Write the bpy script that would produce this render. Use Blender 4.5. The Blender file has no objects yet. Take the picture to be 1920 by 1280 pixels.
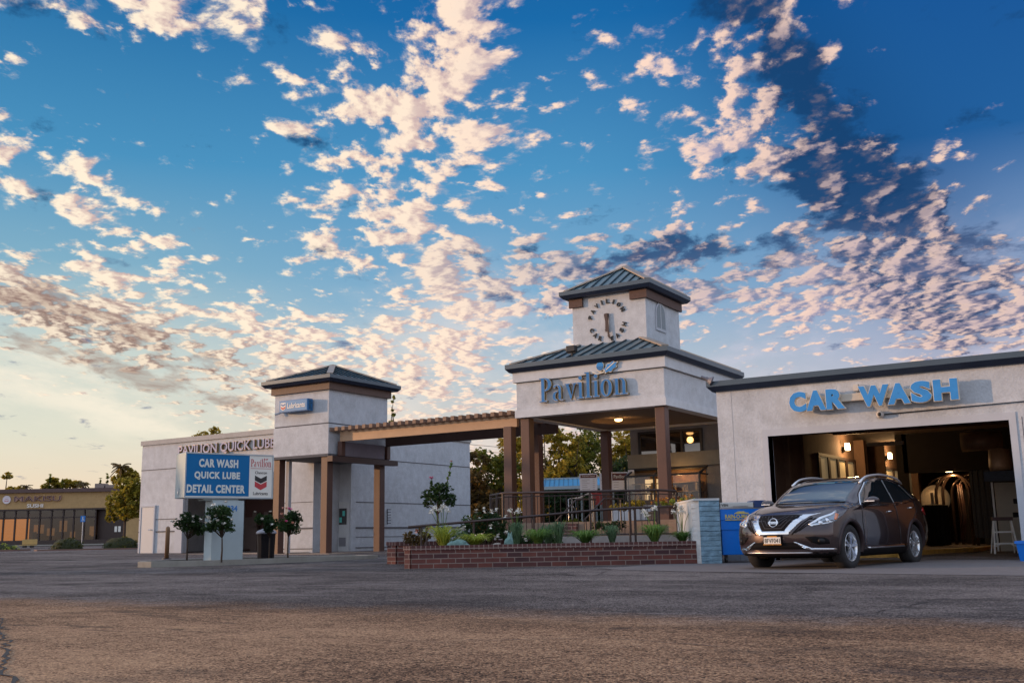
import bpy, bmesh, math, random
import numpy as np
from math import sin, cos, pi, radians, sqrt, atan2
from mathutils import Vector, Matrix, noise as mnoise
from mathutils.bvhtree import BVHTree

# ---------------------------------------------------------------- camera
# world axes: X runs along the shop fronts, Y goes back into the lot
F_PX, PITCH, ROLL, YAW, EYE = 1937.0, radians(10.73), radians(-1.03), radians(32.1), 0.60
sc = bpy.context.scene
cam_d = bpy.data.cameras.new('camera')
cam = bpy.data.objects.new('camera', cam_d)
sc.collection.objects.link(cam)
sc.camera = cam
cam_d.sensor_width = 36.0
cam_d.lens = 36.0 * F_PX / 1920.0
cam_d.clip_start = 0.05
cam_d.clip_end = 3000.0
_f = Vector((-sin(YAW) * cos(PITCH), cos(YAW) * cos(PITCH), sin(PITCH)))
_r = Vector((cos(YAW), sin(YAW), 0))
_u = _r.cross(_f)
_R = cos(ROLL) * _r + sin(ROLL) * _u
_U = -sin(ROLL) * _r + cos(ROLL) * _u
cam.matrix_world = Matrix(((_R.x, _U.x, -_f.x, 0), (_R.y, _U.y, -_f.y, 0), (_R.z, _U.z, -_f.z, EYE), (0, 0, 0, 1)))

# ---------------------------------------------------------------- node maths
class N:
    """tiny expression builder for shader node trees"""
    def __init__(s, nt, sock): s.nt, s.s = nt, sock
    def _m(s, op, *a, clamp=False):
        n = s.nt.nodes.new('ShaderNodeMath'); n.operation = op; n.use_clamp = clamp
        for i, v in enumerate((s,) + a):
            if isinstance(v, N): s.nt.links.new(v.s, n.inputs[i])
            else: n.inputs[i].default_value = v
        return N(s.nt, n.outputs[0])
    def __add__(s, o): return s._m('ADD', o)
    def __radd__(s, o): return s._m('ADD', o)
    def __sub__(s, o): return s._m('SUBTRACT', o)
    def __rsub__(s, o): return (s * -1.0)._m('ADD', o)
    def __mul__(s, o): return s._m('MULTIPLY', o)
    def __rmul__(s, o): return s._m('MULTIPLY', o)
    def __truediv__(s, o): return s._m('DIVIDE', o)
    def clamp(s): return s._m('ADD', 0.0, clamp=True)
    def ss(s, a, b):
        n = s.nt.nodes.new('ShaderNodeMapRange'); n.interpolation_type = 'SMOOTHSTEP'
        s.nt.links.new(s.s, n.inputs[0]); n.inputs[1].default_value = a; n.inputs[2].default_value = b
        return N(s.nt, n.outputs[0])
def srgb(r, g, b, a=1.0):
    f = lambda c: (c / 12.92 if c <= 0.04045 else ((c + 0.055) / 1.055) ** 2.4)
    return (f(r / 255), f(g / 255), f(b / 255), a)
def comb(nt, x, y, z=0.0):
    n = nt.nodes.new('ShaderNodeCombineXYZ')
    for i, v in enumerate((x, y, z)):
        if isinstance(v, N): nt.links.new(v.s, n.inputs[i])
        else: n.inputs[i].default_value = v
    return n.outputs[0]
def noise_tex(nt, vec, scale, detail=4, rough=0.5, dims='2D', dist=0.0, w=None):
    n = nt.nodes.new('ShaderNodeTexNoise'); n.noise_dimensions = dims
    n.inputs['Scale'].default_value = scale; n.inputs['Detail'].default_value = detail
    n.inputs['Roughness'].default_value = rough; n.inputs['Distortion'].default_value = dist
    if vec is not None: nt.links.new(vec, n.inputs['Vector'])
    return N(nt, n.outputs[0])
def mixc(nt, fac, a, b):
    n = nt.nodes.new('ShaderNodeMix'); n.data_type = 'RGBA'
    for i, v in ((0, fac), (6, a), (7, b)):
        if isinstance(v, N): nt.links.new(v.s, n.inputs[i])
        elif isinstance(v, bpy.types.NodeSocket): nt.links.new(v, n.inputs[i])
        else: n.inputs[i].default_value = v
    return n.outputs[2]
def ramp(nt, fac, stops, interp='LINEAR'):
    n = nt.nodes.new('ShaderNodeValToRGB'); cr = n.color_ramp; cr.interpolation = interp
    while len(cr.elements) < len(stops): cr.elements.new(0.5)
    for e, (p, c) in zip(cr.elements, stops): e.position = p; e.color = c
    nt.links.new(fac.s if isinstance(fac, N) else fac, n.inputs[0])
    return n.outputs[0]

# ---------------------------------------------------------------- sky
SUN_DIR = Vector((-0.900, -0.447, 0.115)).normalized()      # towards the sun
world = bpy.data.worlds.new('World'); sc.world = world; world.use_nodes = True
nt = world.node_tree; nt.nodes.clear()
out = nt.nodes.new('ShaderNodeOutputWorld'); bg = nt.nodes.new('ShaderNodeBackground')
tc = nt.nodes.new('ShaderNodeTexCoord')
sep = nt.nodes.new('ShaderNodeSeparateXYZ'); nt.links.new(tc.outputs['Generated'], sep.inputs[0])
dx, dy, dz = (N(nt, sep.outputs[i]) for i in range(3))
du = dx * cos(YAW) + dy * sin(YAW)
dv = dy * cos(YAW) - dx * sin(YAW)
el = dz._m('ARCSINE') * (180 / pi)
az = du._m('ARCTAN2', dv) * (180 / pi)
elp = el._m('MAXIMUM', 0.0)
e30 = elp / 40.0
L = ramp(nt, e30, [(0, srgb(255, 214, 176)), (.06, srgb(244, 220, 190)), (.14, srgb(228, 226, 206)), (.25, srgb(205, 216, 208)), (.36, srgb(128, 176, 200)), (.5, srgb(70, 146, 192)), (.72, srgb(10, 104, 164)), (1, srgb(12, 66, 128))])
Cc = ramp(nt, e30, [(0, srgb(246, 208, 176)), (.1, srgb(226, 208, 190)), (.2, srgb(196, 204, 208)), (.32, srgb(130, 176, 208)), (.5, srgb(74, 148, 196)), (.7, srgb(6, 104, 170)), (1, srgb(6, 60, 128))])
Rr = ramp(nt, e30, [(0, srgb(218, 196, 190)), (.15, srgb(196, 192, 206)), (.25, srgb(170, 178, 204)), (.36, srgb(112, 148, 192)), (.5, srgb(20, 92, 156)), (.7, srgb(0, 80, 150)), (1, srgb(2, 50, 116))])
base = mixc(nt, az.ss(-24, -2), L, Cc)
base = mixc(nt, az.ss(2, 26), base, Rr)
base = mixc(nt, 0.13, base, (.03, .05, .09, 1))
sky = nt.nodes.new('ShaderNodeTexSky'); sky.sky_type = 'NISHITA'; sky.sun_disc = False
sky.sun_elevation = math.asin(SUN_DIR.z); sky.sun_rotation = atan2(SUN_DIR.x, SUN_DIR.y)
skm = nt.nodes.new('ShaderNodeMix'); skm.data_type = 'RGBA'; skm.blend_type = 'ADD'
skm.inputs[0].default_value = 0.006
nt.links.new(base, skm.inputs[6]); nt.links.new(sky.outputs[0], skm.inputs[7]); base = skm.outputs[2]
# cloud deck: direction projected on a flat layer
inv = dz._m('MAXIMUM', 0.0) + 0.125
pu, pv = du / inv, dv / inv
cv = comb(nt, pu, pv * 0.62)
wob = noise_tex(nt, cv, 2.2, 3, .5)
cv2 = comb(nt, pu + (wob - .5) * .35, pv * 0.62 + (wob - .5) * .2)
def puff(off):
    v = comb(nt, pu + off + (wob - .5) * .10, pv * 0.85 - (wob - .5) * .10)
    return noise_tex(nt, v, 12.5, 8, .57)
n0, n1 = puff(0.0), puff(-0.018)
big = noise_tex(nt, cv, 0.9, 3, .5)
def blob(px, py, sx, sy, ang, amp):
    a0, e0 = (px - 960) / 34.0, (1009 - py) / 34.0
    ca, sa = cos(radians(ang)), -sin(radians(ang))
    A, E = az - a0, el - e0
    X = (A * ca + E * sa) / (sx / 34.0)
    Y = (E * ca - A * sa) / (sy / 34.0)
    return ((X * X + Y * Y) * -0.5)._m('EXPONENT') * amp
mid = noise_tex(nt, cv, 2.6, 3, .5)
cov = (big - .5) * .16 + (mid - .5) * .55 + .012
for b in [(330, 640, 420, 85, 14, .13), (120, 600, 200, 60, 14, .07), (860, 540, 330, 120, 12, .06), (1340, 190, 170, 170, 40, .15), (1600, 360, 340, 90, 58, .20),
          (880, 90, 130, 80, 10, .05), (1010, 200, 110, 60, 35, .06), (1060, 60, 60, 90, 0, -.10), (1600, 620, 420, 80, 5, .17), (150, 50, 75, 50, 10, .20), (370, 110, 130, 40, 5, .20), (20, 180, 60, 40, 10, .16), (575, 250, 90, 90, 30, .12), (60, 320, 120, 40, 10, .12), (740, 230, 80, 40, 10, .10), (230, 400, 160, 40, 15, .10),
          (1750, 560, 160, 120, 40, .16), (1200, 520, 250, 60, 5, .12), (800, 700, 420, 70, 10, .08), (560, 10, 120, 30, 0, .10),
          (1480, 690, 420, 60, 2, -.20), (1040, 50, 75, 130, 0, -.16), (1080, 600, 160, 60, 0, .05), (300, 330, 240, 90, 0, -.20), (1850, 200, 170, 260, 0, -.45), (60, 830, 330, 85, 17, -.6), (620, 90, 90, 60, 0, -.12), (1250, 400, 120, 50, 0, -.12), (850, 420, 80, 60, 0, .05), (480, 420, 70, 60, 0, -.14), (100, 190, 200, 70, 0, -.14)]:
    cov = cov + blob(*b) * .66
fine = noise_tex(nt, cv2, 19.0, 5, .6)
dens = (n0 + cov + (fine - .5) * .10)
cl = dens.ss(.552, .665) * .78 + (dens + (fine - .5) * .22).ss(.50, .62) * .22
lit = ((n0 - n1) * 6.0 + .56 + (fine - .5) * .35).clamp()
core = dens.ss(.62, .86)
bright = mixc(nt, az.ss(-20, 14), srgb(255, 236, 210), srgb(252, 216, 194))
shade = mixc(nt, az.ss(-6, 10), srgb(206, 178, 172), srgb(146, 148, 178))
ccol = mixc(nt, lit, shade, bright)
dark = (blob(1590, 330, 300, 62, 62, 1.25) + blob(1640, 470, 150, 80, 40, .9) + blob(1790, 530, 110, 90, 50, .8)).clamp()
lowl = (blob(290, 665, 230, 50, 17, 1.0) + blob(90, 660, 200, 22, 17, .8) + blob(230, 710, 170, 17, 17, 1.0) + blob(30, 600, 90, 40, 15, .5)).clamp()
cbank = (blob(1130, 500, 210, 45, 0, .9) + blob(1330, 540, 160, 60, 0, .7)).clamp()
ccol = mixc(nt, (dark * (1.0 - lit * .75)).clamp(), ccol, srgb(28, 58, 98))
ccol = mixc(nt, (lowl * (1.0 - lit * .8)).clamp(), ccol, srgb(134, 108, 100))
ccol = mixc(nt, (cbank * (1.0 - lit * .6)).clamp(), ccol, srgb(100, 118, 148))
ccol = mixc(nt, core * .35, ccol, mixc(nt, az.ss(-10, 12), srgb(255, 236, 210), srgb(186, 168, 184)))
hz = el.ss(9.0, 2.0)
ccol = mixc(nt, hz * .55, ccol, mixc(nt, az.ss(-20, 16), srgb(250, 232, 208), srgb(206, 194, 204)))
# a thin dark veil behind the streak and a pale sheet low in the sky
base = mixc(nt, (blob(1600, 260, 330, 90, 62, .55)).clamp(), base, srgb(8, 62, 118))
sheet = noise_tex(nt, comb(nt, pu * .5, pv * .3), 3.0, 6, .6)
base = mixc(nt, (sheet.ss(.42, .7) * (blob(500, 800, 620, 60, 12, .8) + blob(1500, 640, 600, 80, 0, .9))).clamp(), base, mixc(nt, az.ss(-15, 12), srgb(252, 238, 216), srgb(206, 200, 214)))
col = mixc(nt, (cl * .95).clamp(), base, ccol)
# the rest of the dome: bright sunset sky round the sun at far left, unseen sky behind and overhead paled and brightened as added fill light
aabs = az._m('ABSOLUTE')
back = (aabs.ss(32, 75) * el.ss(-2, 4)).clamp(); top_ = el.ss(33, 60)
rest = mixc(nt, (el.ss(0, 35)), srgb(226, 226, 234), srgb(188, 206, 232))
col = mixc(nt, ((back + top_).clamp() * (sheet * .5 + .55)).clamp(), col, rest)
dn = noise_tex(nt, comb(nt, pu + (wob - .5) * .2, pv * .8), 6.5, 8, .62)
dm = (blob(1520, 150, 200, 48, 72, .20) + blob(1590, 330, 120, 62, 62, .26) + blob(1640, 390, 80, 55, 20, .18) + blob(1750, 530, 90, 55, 45, .24) + blob(1500, 380, 80, 45, 10, .20) + blob(1420, 50, 70, 60, 60, .15) + blob(1110, 520, 170, 45, 0, .17) + blob(1340, 505, 130, 35, 0, .16) + blob(1700, 600, 200, 40, 10, .05))
dl = (dn + dm).ss(.63, .82)
dl2 = dl * (1.0 - (n0 + cov * .4).ss(.60, .70) * .55)
col = mixc(nt, dl2 * .88, col, mixc(nt, el.ss(17, 11), srgb(22, 62, 106), srgb(88, 104, 142)))
lm = (blob(235, 705, 260, 15, 15, .42) + blob(250, 640, 170, 34, 22, .30) + blob(60, 590, 120, 22, 10, .25))
ll = (noise_tex(nt, comb(nt, pu, pv * .5), 6.5, 6, .6) + lm).ss(.72, .92)
col = mixc(nt, ll * (fine - .1).clamp() * 1.15, col, srgb(150, 122, 112))
below = mixc(nt, el.ss(-1.0, 0.0), srgb(120, 110, 105), col)
nt.links.new(below, bg.inputs[0])
sund = (dx * SUN_DIR.x + dy * SUN_DIR.y + dz * SUN_DIR.z)
stren = 1.0 + (back + top_).clamp() * .35 + sund._m('MAXIMUM', 0.0)._m('POWER', 14.0) * 1.2
nt.links.new(stren.s, bg.inputs[1])
nt.links.new(bg.outputs[0], out.inputs[0])
world.cycles.sampling_method = 'MANUAL'; world.cycles.sample_map_resolution = 512

# ---------------------------------------------------------------- sun, exposure
sl = bpy.data.lights.new('sun', 'SUN'); sl.energy = 2.7; sl.angle = radians(0.8); sl.color = (1.0, 0.56, 0.26)
so = bpy.data.objects.new('sun', sl); sc.collection.objects.link(so)
so.rotation_euler = SUN_DIR.to_track_quat('Z', 'Y').to_euler(); so.location = (-30, -20, 20)
sc.view_settings.view_transform = 'Standard'; sc.view_settings.look = 'None'
sc.view_settings.exposure = 0.12; sc.view_settings.gamma = 1.0
sc.render.engine = 'CYCLES'
sc.cycles.use_denoising = True
sc.cycles.max_bounces = 8
sc.cycles.sample_clamp_indirect = 6.0

# ================================================================ helpers
COL = sc.collection
def uvw(u, v, z=0.0):
    """camera-aligned ground frame -> world (u right, v away)"""
    return Vector((u * cos(YAW) - v * sin(YAW), u * sin(YAW) + v * cos(YAW), z))
def gz(x, y):
    v = -x * sin(YAW) + y * cos(YAW)
    t = [(0, -.02), (17, -.03), (21, -.01), (26, .04), (34, .12), (42, .19), (60, .33), (85, .62), (130, .9)]
    return float(np.interp(v, [a for a, b in t], [b for a, b in t]))
def tag(o, label=None, cat=None, group=None, kind=None):
    if label: o['label'] = label
    if cat: o['category'] = cat
    if group: o['group'] = group
    if kind: o['kind'] = kind
    return o
def empty(name, loc, rz, label, cat, group=None):
    o = bpy.data.objects.new(name, None); COL.objects.link(o)
    o.empty_display_size = .3
    o.location = loc; o.rotation_euler = (0, 0, rz)
    return tag(o, label, cat, group)
class MB:
    def __init__(s): s.v, s.f, s.mi = [], [], []; s.m = 0
    def add(s, vs, fs, mat=None):
        b = len(s.v); s.v += [tuple(v) for v in vs]
        s.f += [tuple(i + b for i in f) for f in fs]; s.mi += [s.m if mat is None else mat] * len(fs); return s
    def box(s, x0, x1, y0, y1, z0, z1, M=None, mat=None):
        vs = [Vector(p) for p in ((x0, y0, z0), (x1, y0, z0), (x1, y1, z0), (x0, y1, z0), (x0, y0, z1), (x1, y0, z1), (x1, y1, z1), (x0, y1, z1))]
        if M is not None: vs = [M @ v for v in vs]
        return s.add(vs, [(0, 3, 2, 1), (4, 5, 6, 7), (0, 1, 5, 4), (1, 2, 6, 5), (2, 3, 7, 6), (3, 0, 4, 7)], mat)
    def bar(s, a, b, w, h, up=(0, 0, 1), mat=None):
        a, b = Vector(a), Vector(b); d = (b - a).normalized(); side = d.cross(Vector(up)).normalized(); u = side.cross(d)
        vs = [p + side * sx * w / 2 + u * sz * h / 2 for p in (a, b) for sx, sz in ((-1, -1), (1, -1), (1, 1), (-1, 1))]
        return s.add(vs, [(3, 2, 1, 0), (4, 5, 6, 7), (0, 1, 5, 4), (1, 2, 6, 5), (2, 3, 7, 6), (3, 0, 4, 7)], mat)
    def tube(s, pts, r, n=8, mat=None, cap=True):
        pts = [Vector(p) for p in pts]; rs = r if isinstance(r, (list, tuple)) else [r] * len(pts); rings = []
        prev = None
        for i, p in enumerate(pts):
            d = ((pts[min(i + 1, len(pts) - 1)] - pts[max(i - 1, 0)])).normalized()
            if prev is None:
                ref = Vector((0, 0, 1)) if abs(d.z) < .9 else Vector((1, 0, 0)); a = d.cross(ref).normalized()
            else: a = (prev - d * prev.dot(d)).normalized()
            prev = a; b = d.cross(a)
            rings.append([p + (a * cos(2 * pi * k / n) + b * sin(2 * pi * k / n)) * rs[i] for k in range(n)])
        vs = [v for rg in rings for v in rg]; fs = []
        for i in range(len(pts) - 1):
            for k in range(n): fs.append((i * n + k, i * n + (k + 1) % n, (i + 1) * n + (k + 1) % n, (i + 1) * n + k))
        if cap: fs += [tuple(range(n))[::-1], tuple(range((len(pts) - 1) * n, len(pts) * n))]
        return s.add(vs, fs, mat)
    def prism(s, poly, x0, x1, M, mat=None):
        """poly of (a,b) in local plane, extruded along local z x0..x1 by matrix M"""
        n = len(poly); vs = [M @ Vector((a, b, x0)) for a, b in poly] + [M @ Vector((a, b, x1)) for a, b in poly]
        fs = [tuple(range(n))[::-1], tuple(range(n, 2 * n))] + [(i, (i + 1) % n, n + (i + 1) % n, n + i) for i in range(n)]
        return s.add(vs, fs, mat)
    def lathe(s, prof, M=None, n=24, mat=None):
        vs = []
        for r_, z_ in prof:
            for k in range(n):
                v = Vector((r_ * cos(2 * pi * k / n), r_ * sin(2 * pi * k / n), z_)); vs.append(M @ v if M is not None else v)
        fs = [(i * n + k, i * n + (k + 1) % n, (i + 1) * n + (k + 1) % n, (i + 1) * n + k) for i in range(len(prof) - 1) for k in range(n)]
        return s.add(vs, fs, mat)
    def build(s, name, mats, parent=None, smooth=False, bevel=0.0, loc=None, rz=None, recalc=True):
        me = bpy.data.meshes.new(name); me.from_pydata(s.v, [], s.f)
        if not isinstance(mats, (list, tuple)): mats = [mats]
        for m in mats: me.materials.append(m)
        if len(mats) > 1: me.polygons.foreach_set('material_index', s.mi)
        if recalc:
            bm = bmesh.new(); bm.from_mesh(me); bmesh.ops.recalc_face_normals(bm, faces=bm.faces); bm.to_mesh(me); bm.free()
        if smooth: me.polygons.foreach_set('use_smooth', [True] * len(me.polygons))
        me.update()
        o = bpy.data.objects.new(name, me); COL.objects.link(o)
        if loc is not None: o.location = loc
        if rz is not None: o.rotation_euler = (0, 0, rz)
        if parent is not None:
            o.parent = parent
        if bevel:
            b = o.modifiers.new('bevel', 'BEVEL'); b.width = bevel; b.segments = 2; b.limit_method = 'ANGLE'; b.angle_limit = radians(50)
        return o
def frame(o, xd, yd):
    """matrix with local x=xd, y=yd, z=x cross y, origin o"""
    xd, yd = Vector(xd).normalized(), Vector(yd).normalized(); zd = xd.cross(yd)
    return Matrix(((xd.x, yd.x, zd.x, o[0]), (xd.y, yd.y, zd.y, o[1]), (xd.z, yd.z, zd.z, o[2]), (0, 0, 0, 1)))
def wallframe(o): return frame(o, (1, 0, 0), (0, 0, 1))        # x right, y up, z towards -Y (viewer)
_tcache = {}
def text_data(s, depth, bold):
    k = (s, depth, bold)
    if k in _tcache: return _tcache[k]
    c = bpy.data.curves.new('t', 'FONT'); c.body = s; c.extrude = depth / 2; c.offset = bold; c.resolution_u = 3; c.size = 1.0
    if bold > .04: c.space_character = 1.12
    o = bpy.data.objects.new('t', c); COL.objects.link(o)
    dg = bpy.context.evaluated_depsgraph_get(); me = bpy.data.meshes.new_from_object(o.evaluated_get(dg))
    vs = [tuple(v.co) for v in me.vertices]; fs = [tuple(p.vertices) for p in me.polygons]
    bpy.data.objects.remove(o); bpy.data.curves.remove(c); bpy.data.meshes.remove(me)
    _tcache[k] = (vs, fs); return vs, fs
def text_mb(mb, s, M, w, h, depth=.01, bold=0.0, fit=True, mat=None):
    """whole string scaled into a w x h box whose lower-left corner is M's origin"""
    vs, fs = text_data(s, 1.0, bold)
    x0, x1 = min(v[0] for v in vs), max(v[0] for v in vs); y0, y1 = min(v[1] for v in vs), max(v[1] for v in vs)
    sx, sy = w / (x1 - x0), h / (y1 - y0)
    mb.add([M @ Vector(((v[0] - x0) * sx, (v[1] - y0) * sy, (v[2] + .5) * depth)) for v in vs], fs, mat)
def letters(s, M, w, h, depth, bold, mats, parent, name='letter', cells=None):
    """every character its own mesh: thick return plus a thin coloured face"""
    vs, fs = text_data(s, 1.0, bold)
    X0, X1 = min(v[0] for v in vs), max(v[0] for v in vs); Y0, Y1 = min(v[1] for v in vs), max(v[1] for v in vs)
    sx, sy = w / (X1 - X0), h / (Y1 - Y0)
    for i, ch in enumerate(s):
        if ch == ' ': continue
        pv, _ = text_data(s[:i + 1], 1.0, bold); cvs, cfs = text_data(ch, 1.0, bold)
        sh = max(v[0] for v in pv) - max(v[0] for v in cvs)
        mb = MB()
        if cells:
            fx0, fx1 = cells[i]; cx0, cx1 = min(v[0] for v in cvs), max(v[0] for v in cvs); kx = (fx1 - fx0) * w / (cx1 - cx0)
            mb.add([M @ Vector((fx0 * w + (v[0] - cx0) * kx, (v[1] - Y0) * sy, (v[2] + .5) * depth)) for v in cvs], cfs, 0)
            fv, ff = text_data(ch, 1.0, bold - .018); gx0, gx1 = min(v[0] for v in fv), max(v[0] for v in fv); kf = ((fx1 - fx0) * w - .026) / (gx1 - gx0)
            mb.add([M @ Vector((fx0 * w + .013 + (v[0] - gx0) * kf, (v[1] - Y0) * sy, depth + (v[2] + .5) * .012)) for v in fv], ff, 1)
            mb.build(name, mats, parent); continue
        mb.add([M @ Vector(((v[0] + sh - X0) * sx, (v[1] - Y0) * sy, (v[2] + .5) * depth)) for v in cvs], cfs, 0)
        if len(mats) > 1:
            fv, ff = text_data(ch, 1.0, bold - .018)
            cx = (max(v[0] for v in cvs) + min(v[0] for v in cvs)) / 2; cx2 = (max(v[0] for v in fv) + min(v[0] for v in fv)) / 2
            mb.add([M @ Vector(((v[0] + sh + cx - cx2 - X0) * sx, (v[1] - Y0) * sy, depth + (v[2] + .5) * .012)) for v in fv], ff, 1)
        mb.build(name, mats, parent)

# ---------------------------------------------------------------- materials
def new_mat(name):
    m = bpy.data.materials.new(name); m.use_nodes = True; t = m.node_tree; t.nodes.clear()
    o = t.nodes.new('ShaderNodeOutputMaterial'); b = t.nodes.new('ShaderNodeBsdfPrincipled'); t.links.new(b.outputs[0], o.inputs[0])
    return m, t, b
def objco(t, kind='Object'):
    return t.nodes.new('ShaderNodeTexCoord').outputs[kind]
def pos(t): return t.nodes.new('ShaderNodeNewGeometry').outputs['Position']
def bump(t, b, h, strength, dist=.01):
    n = t.nodes.new('ShaderNodeBump'); n.inputs['Strength'].default_value = strength; n.inputs['Distance'].default_value = dist
    t.links.new(h.s if isinstance(h, N) else h, n.inputs['Height']); t.links.new(n.outputs[0], b.inputs['Normal']); return n
def mat(name, c, rough=.6, metal=0.0, var=.12, vscale=3.0, bs=0.0, bscale=60.0, bdist=.004, coat=0.0, spec=.5, emit=None, estr=0):
    m, t, b = new_mat(name); p = pos(t)
    c = tuple(c[:3]) + (1,)
    n1 = noise_tex(t, p, vscale, 5, .6, '3D'); n2 = noise_tex(t, p, vscale * 9, 3, .6, '3D')
    f = ((n1 - .5) * 1.4 + (n2 - .5) * .7 + .5).clamp()
    lo = tuple(x * (1 - var) for x in c[:3]) + (1,); hi = tuple(min(1, x * (1 + var)) for x in c[:3]) + (1,)
    t.links.new(mixc(t, f, lo, hi), b.inputs['Base Color'])
    b.inputs['Roughness'].default_value = rough; b.inputs['Metallic'].default_value = metal
    b.inputs['Coat Weight'].default_value = coat; b.inputs['Specular IOR Level'].default_value = spec
    if coat: b.inputs['Coat Roughness'].default_value = .04
    if bs: bump(t, b, noise_tex(t, p, bscale, 4, .6, '3D'), bs, bdist)
    if emit: b.inputs['Emission Color'].default_value = tuple(emit[:3]) + (1,); b.inputs['Emission Strength'].default_value = estr
    return m
def stucco(name, c, grain=45, depth=.008, stain=.16):
    m, t, b = new_mat(name); p = pos(t)
    big = noise_tex(t, p, .55, 4, .6, '3D'); mid = noise_tex(t, p, 3.5, 6, .62, '3D'); g = noise_tex(t, p, grain, 3, .55, '3D')
    # rain streaks: noise stretched vertically
    mp = t.nodes.new('ShaderNodeMapping'); t.links.new(p, mp.inputs[0]); mp.inputs['Scale'].default_value = (3.2, 3.2, 1.1)
    st = noise_tex(t, mp.outputs[0], 1.3, 5, .6, '3D')
    f = ((big - .5) * .9 + (mid - .5) * 1.5 + (st - .5) * .5 + (g - .5) * 1.0 + .55).clamp()
    c = tuple(c[:3])
    lo = tuple(x * (1 - stain) for x in c) + (1,); hi = tuple(min(1, x * (1 + stain * .6)) for x in c) + (1,)
    sx_ = t.nodes.new('ShaderNodeSeparateXYZ'); t.links.new(p, sx_.inputs[0]); zz = N(t, sx_.outputs[2])
    grime = ((st - .44).ss(.0, .25) * .26 * (stain * 3.5) + zz.ss(.75, .05) * (mid * .9) * .5 * (stain * 3.5)).clamp()
    base_c = mixc(t, f, lo, hi)
    t.links.new(mixc(t, grime, base_c, tuple(x * .58 * y for x, y in zip(c, (1, .93, .86))) + (1,)), b.inputs['Base Color']); b.inputs['Roughness'].default_value = .9
    bump(t, b, g * 1.0 + mid * .6, .8, depth); return m
WHITE = stucco('stucco_white', (.50, .525, .56), 26, .012, .24); WHITE2 = stucco('stucco_smooth', (.54, .565, .60), 70, .004)
GREY = stucco('stucco_grey', (.20, .185, .175), 30, .01, .2); GREYD = stucco('stucco_band', (.27, .24, .18), 60, .003)
TRIM = stucco('opening_trim', (.46, .48, .52), 90, .002, .08)
PARA = stucco('parapet_cap', (.42, .40, .38), 60, .003)
GROOVE = mat('groove_shadow', (.10, .10, .11), .9)
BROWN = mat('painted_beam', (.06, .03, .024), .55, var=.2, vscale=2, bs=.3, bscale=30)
BROWN2 = mat('painted_post', (.085, .036, .024), .5, var=.2, vscale=2, bs=.3, bscale=30)
RAFT = mat('rafter_wood', (.20, .12, .08), .6, var=.25, vscale=4, bs=.4, bscale=40)
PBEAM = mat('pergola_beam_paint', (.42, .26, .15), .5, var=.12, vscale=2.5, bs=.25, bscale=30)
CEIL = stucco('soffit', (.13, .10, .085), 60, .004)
ROOFM = mat('roof_metal', (.12, .19, .22), .42, .5, .25, 1.2)
ROOFR = mat('roof_seam', (.025, .05, .07), .4, .6, .1)
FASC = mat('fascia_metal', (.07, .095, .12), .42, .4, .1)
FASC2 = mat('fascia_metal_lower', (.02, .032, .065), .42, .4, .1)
HIP = mat('hip_cap', (.42, .34, .27), .4, .5, .1)
BLUE = mat('sign_blue', (.015, .14, .36), .35, var=.08); BLUEP = mat('pylon_blue', (.004, .13, .33), .55, var=.05, spec=.2)
BLUEL = mat('letter_blue', (.04, .25, .60), .4, var=.15, vscale=5, spec=.3)
CREAM = mat('letter_edge', (.75, .68, .56), .45, var=.08); GOLD = mat('letter_return', (.30, .21, .08), .35, .5, .15)
SIGNW = mat('sign_white', (.70, .68, .62), .45, var=.05); SIGNM = mat('sign_metal', (.20, .27, .31), .45, .2, .08)
RED = mat('sign_red', (.45, .03, .04), .45, var=.1); BLACK = mat('black_paint', (.012, .012, .014), .45, var=.2)
MAROON = mat('maroon', (.10, .015, .015), .5, var=.2)
RAIL = mat('rail_paint', (.03, .014, .012), .45, var=.2)
DOORB = mat('door_paint', (.30, .36, .42), .5, var=.06); STEEL = mat('steel', (.5, .5, .52), .28, 1.0, .1)
ALU = mat('aluminium', (.85, .85, .84), .5, .0, .15)
CONC = stucco('concrete', (.24, .17, .125), 70, .004, .35); CONCG = stucco('kerb_concrete', (.30, .285, .25), 80, .005, .35)
SOIL = mat('mulch', (.045, .03, .022), .95, var=.5, vscale=14, bs=1, bscale=60, bdist=.03)
ROCKT = mat('green_rock', (.16, .27, .25), .8, var=.4, vscale=12, bs=.8, bscale=25, bdist=.02); ROCKG = mat('grey_rock', (.28, .24, .2), .85, var=.3, vscale=9, bs=.8, bscale=25, bdist=.02)
PLASB = mat('blue_plastic', (.0, .17, .68), .35, var=.06); PLASD = mat('dark_plastic', (.012, .010, .012), .6, var=.2, spec=.15)
CMUB = mat('split_block', (.07, .22, .38), .9, var=.3, vscale=9, bs=1.0, bscale=28, bdist=.03)
CMUW = mat('block_white', (.52, .53, .53), .85, var=.12, vscale=6, bs=.8, bscale=28, bdist=.012)
def lamp_mat(name, c, s):
    m, t, b = new_mat(name); b.inputs['Base Color'].default_value = (.8, .7, .5, 1)
    b.inputs['Emission Color'].default_value = c; b.inputs['Emission Strength'].default_value = s; return m
LAMP = lamp_mat('lamp_lens', (1, .72, .35, 1), 14.0); WARMLAMP = lamp_mat('porch_lamp', (1, .55, .2, 1), 6.0)
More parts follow.
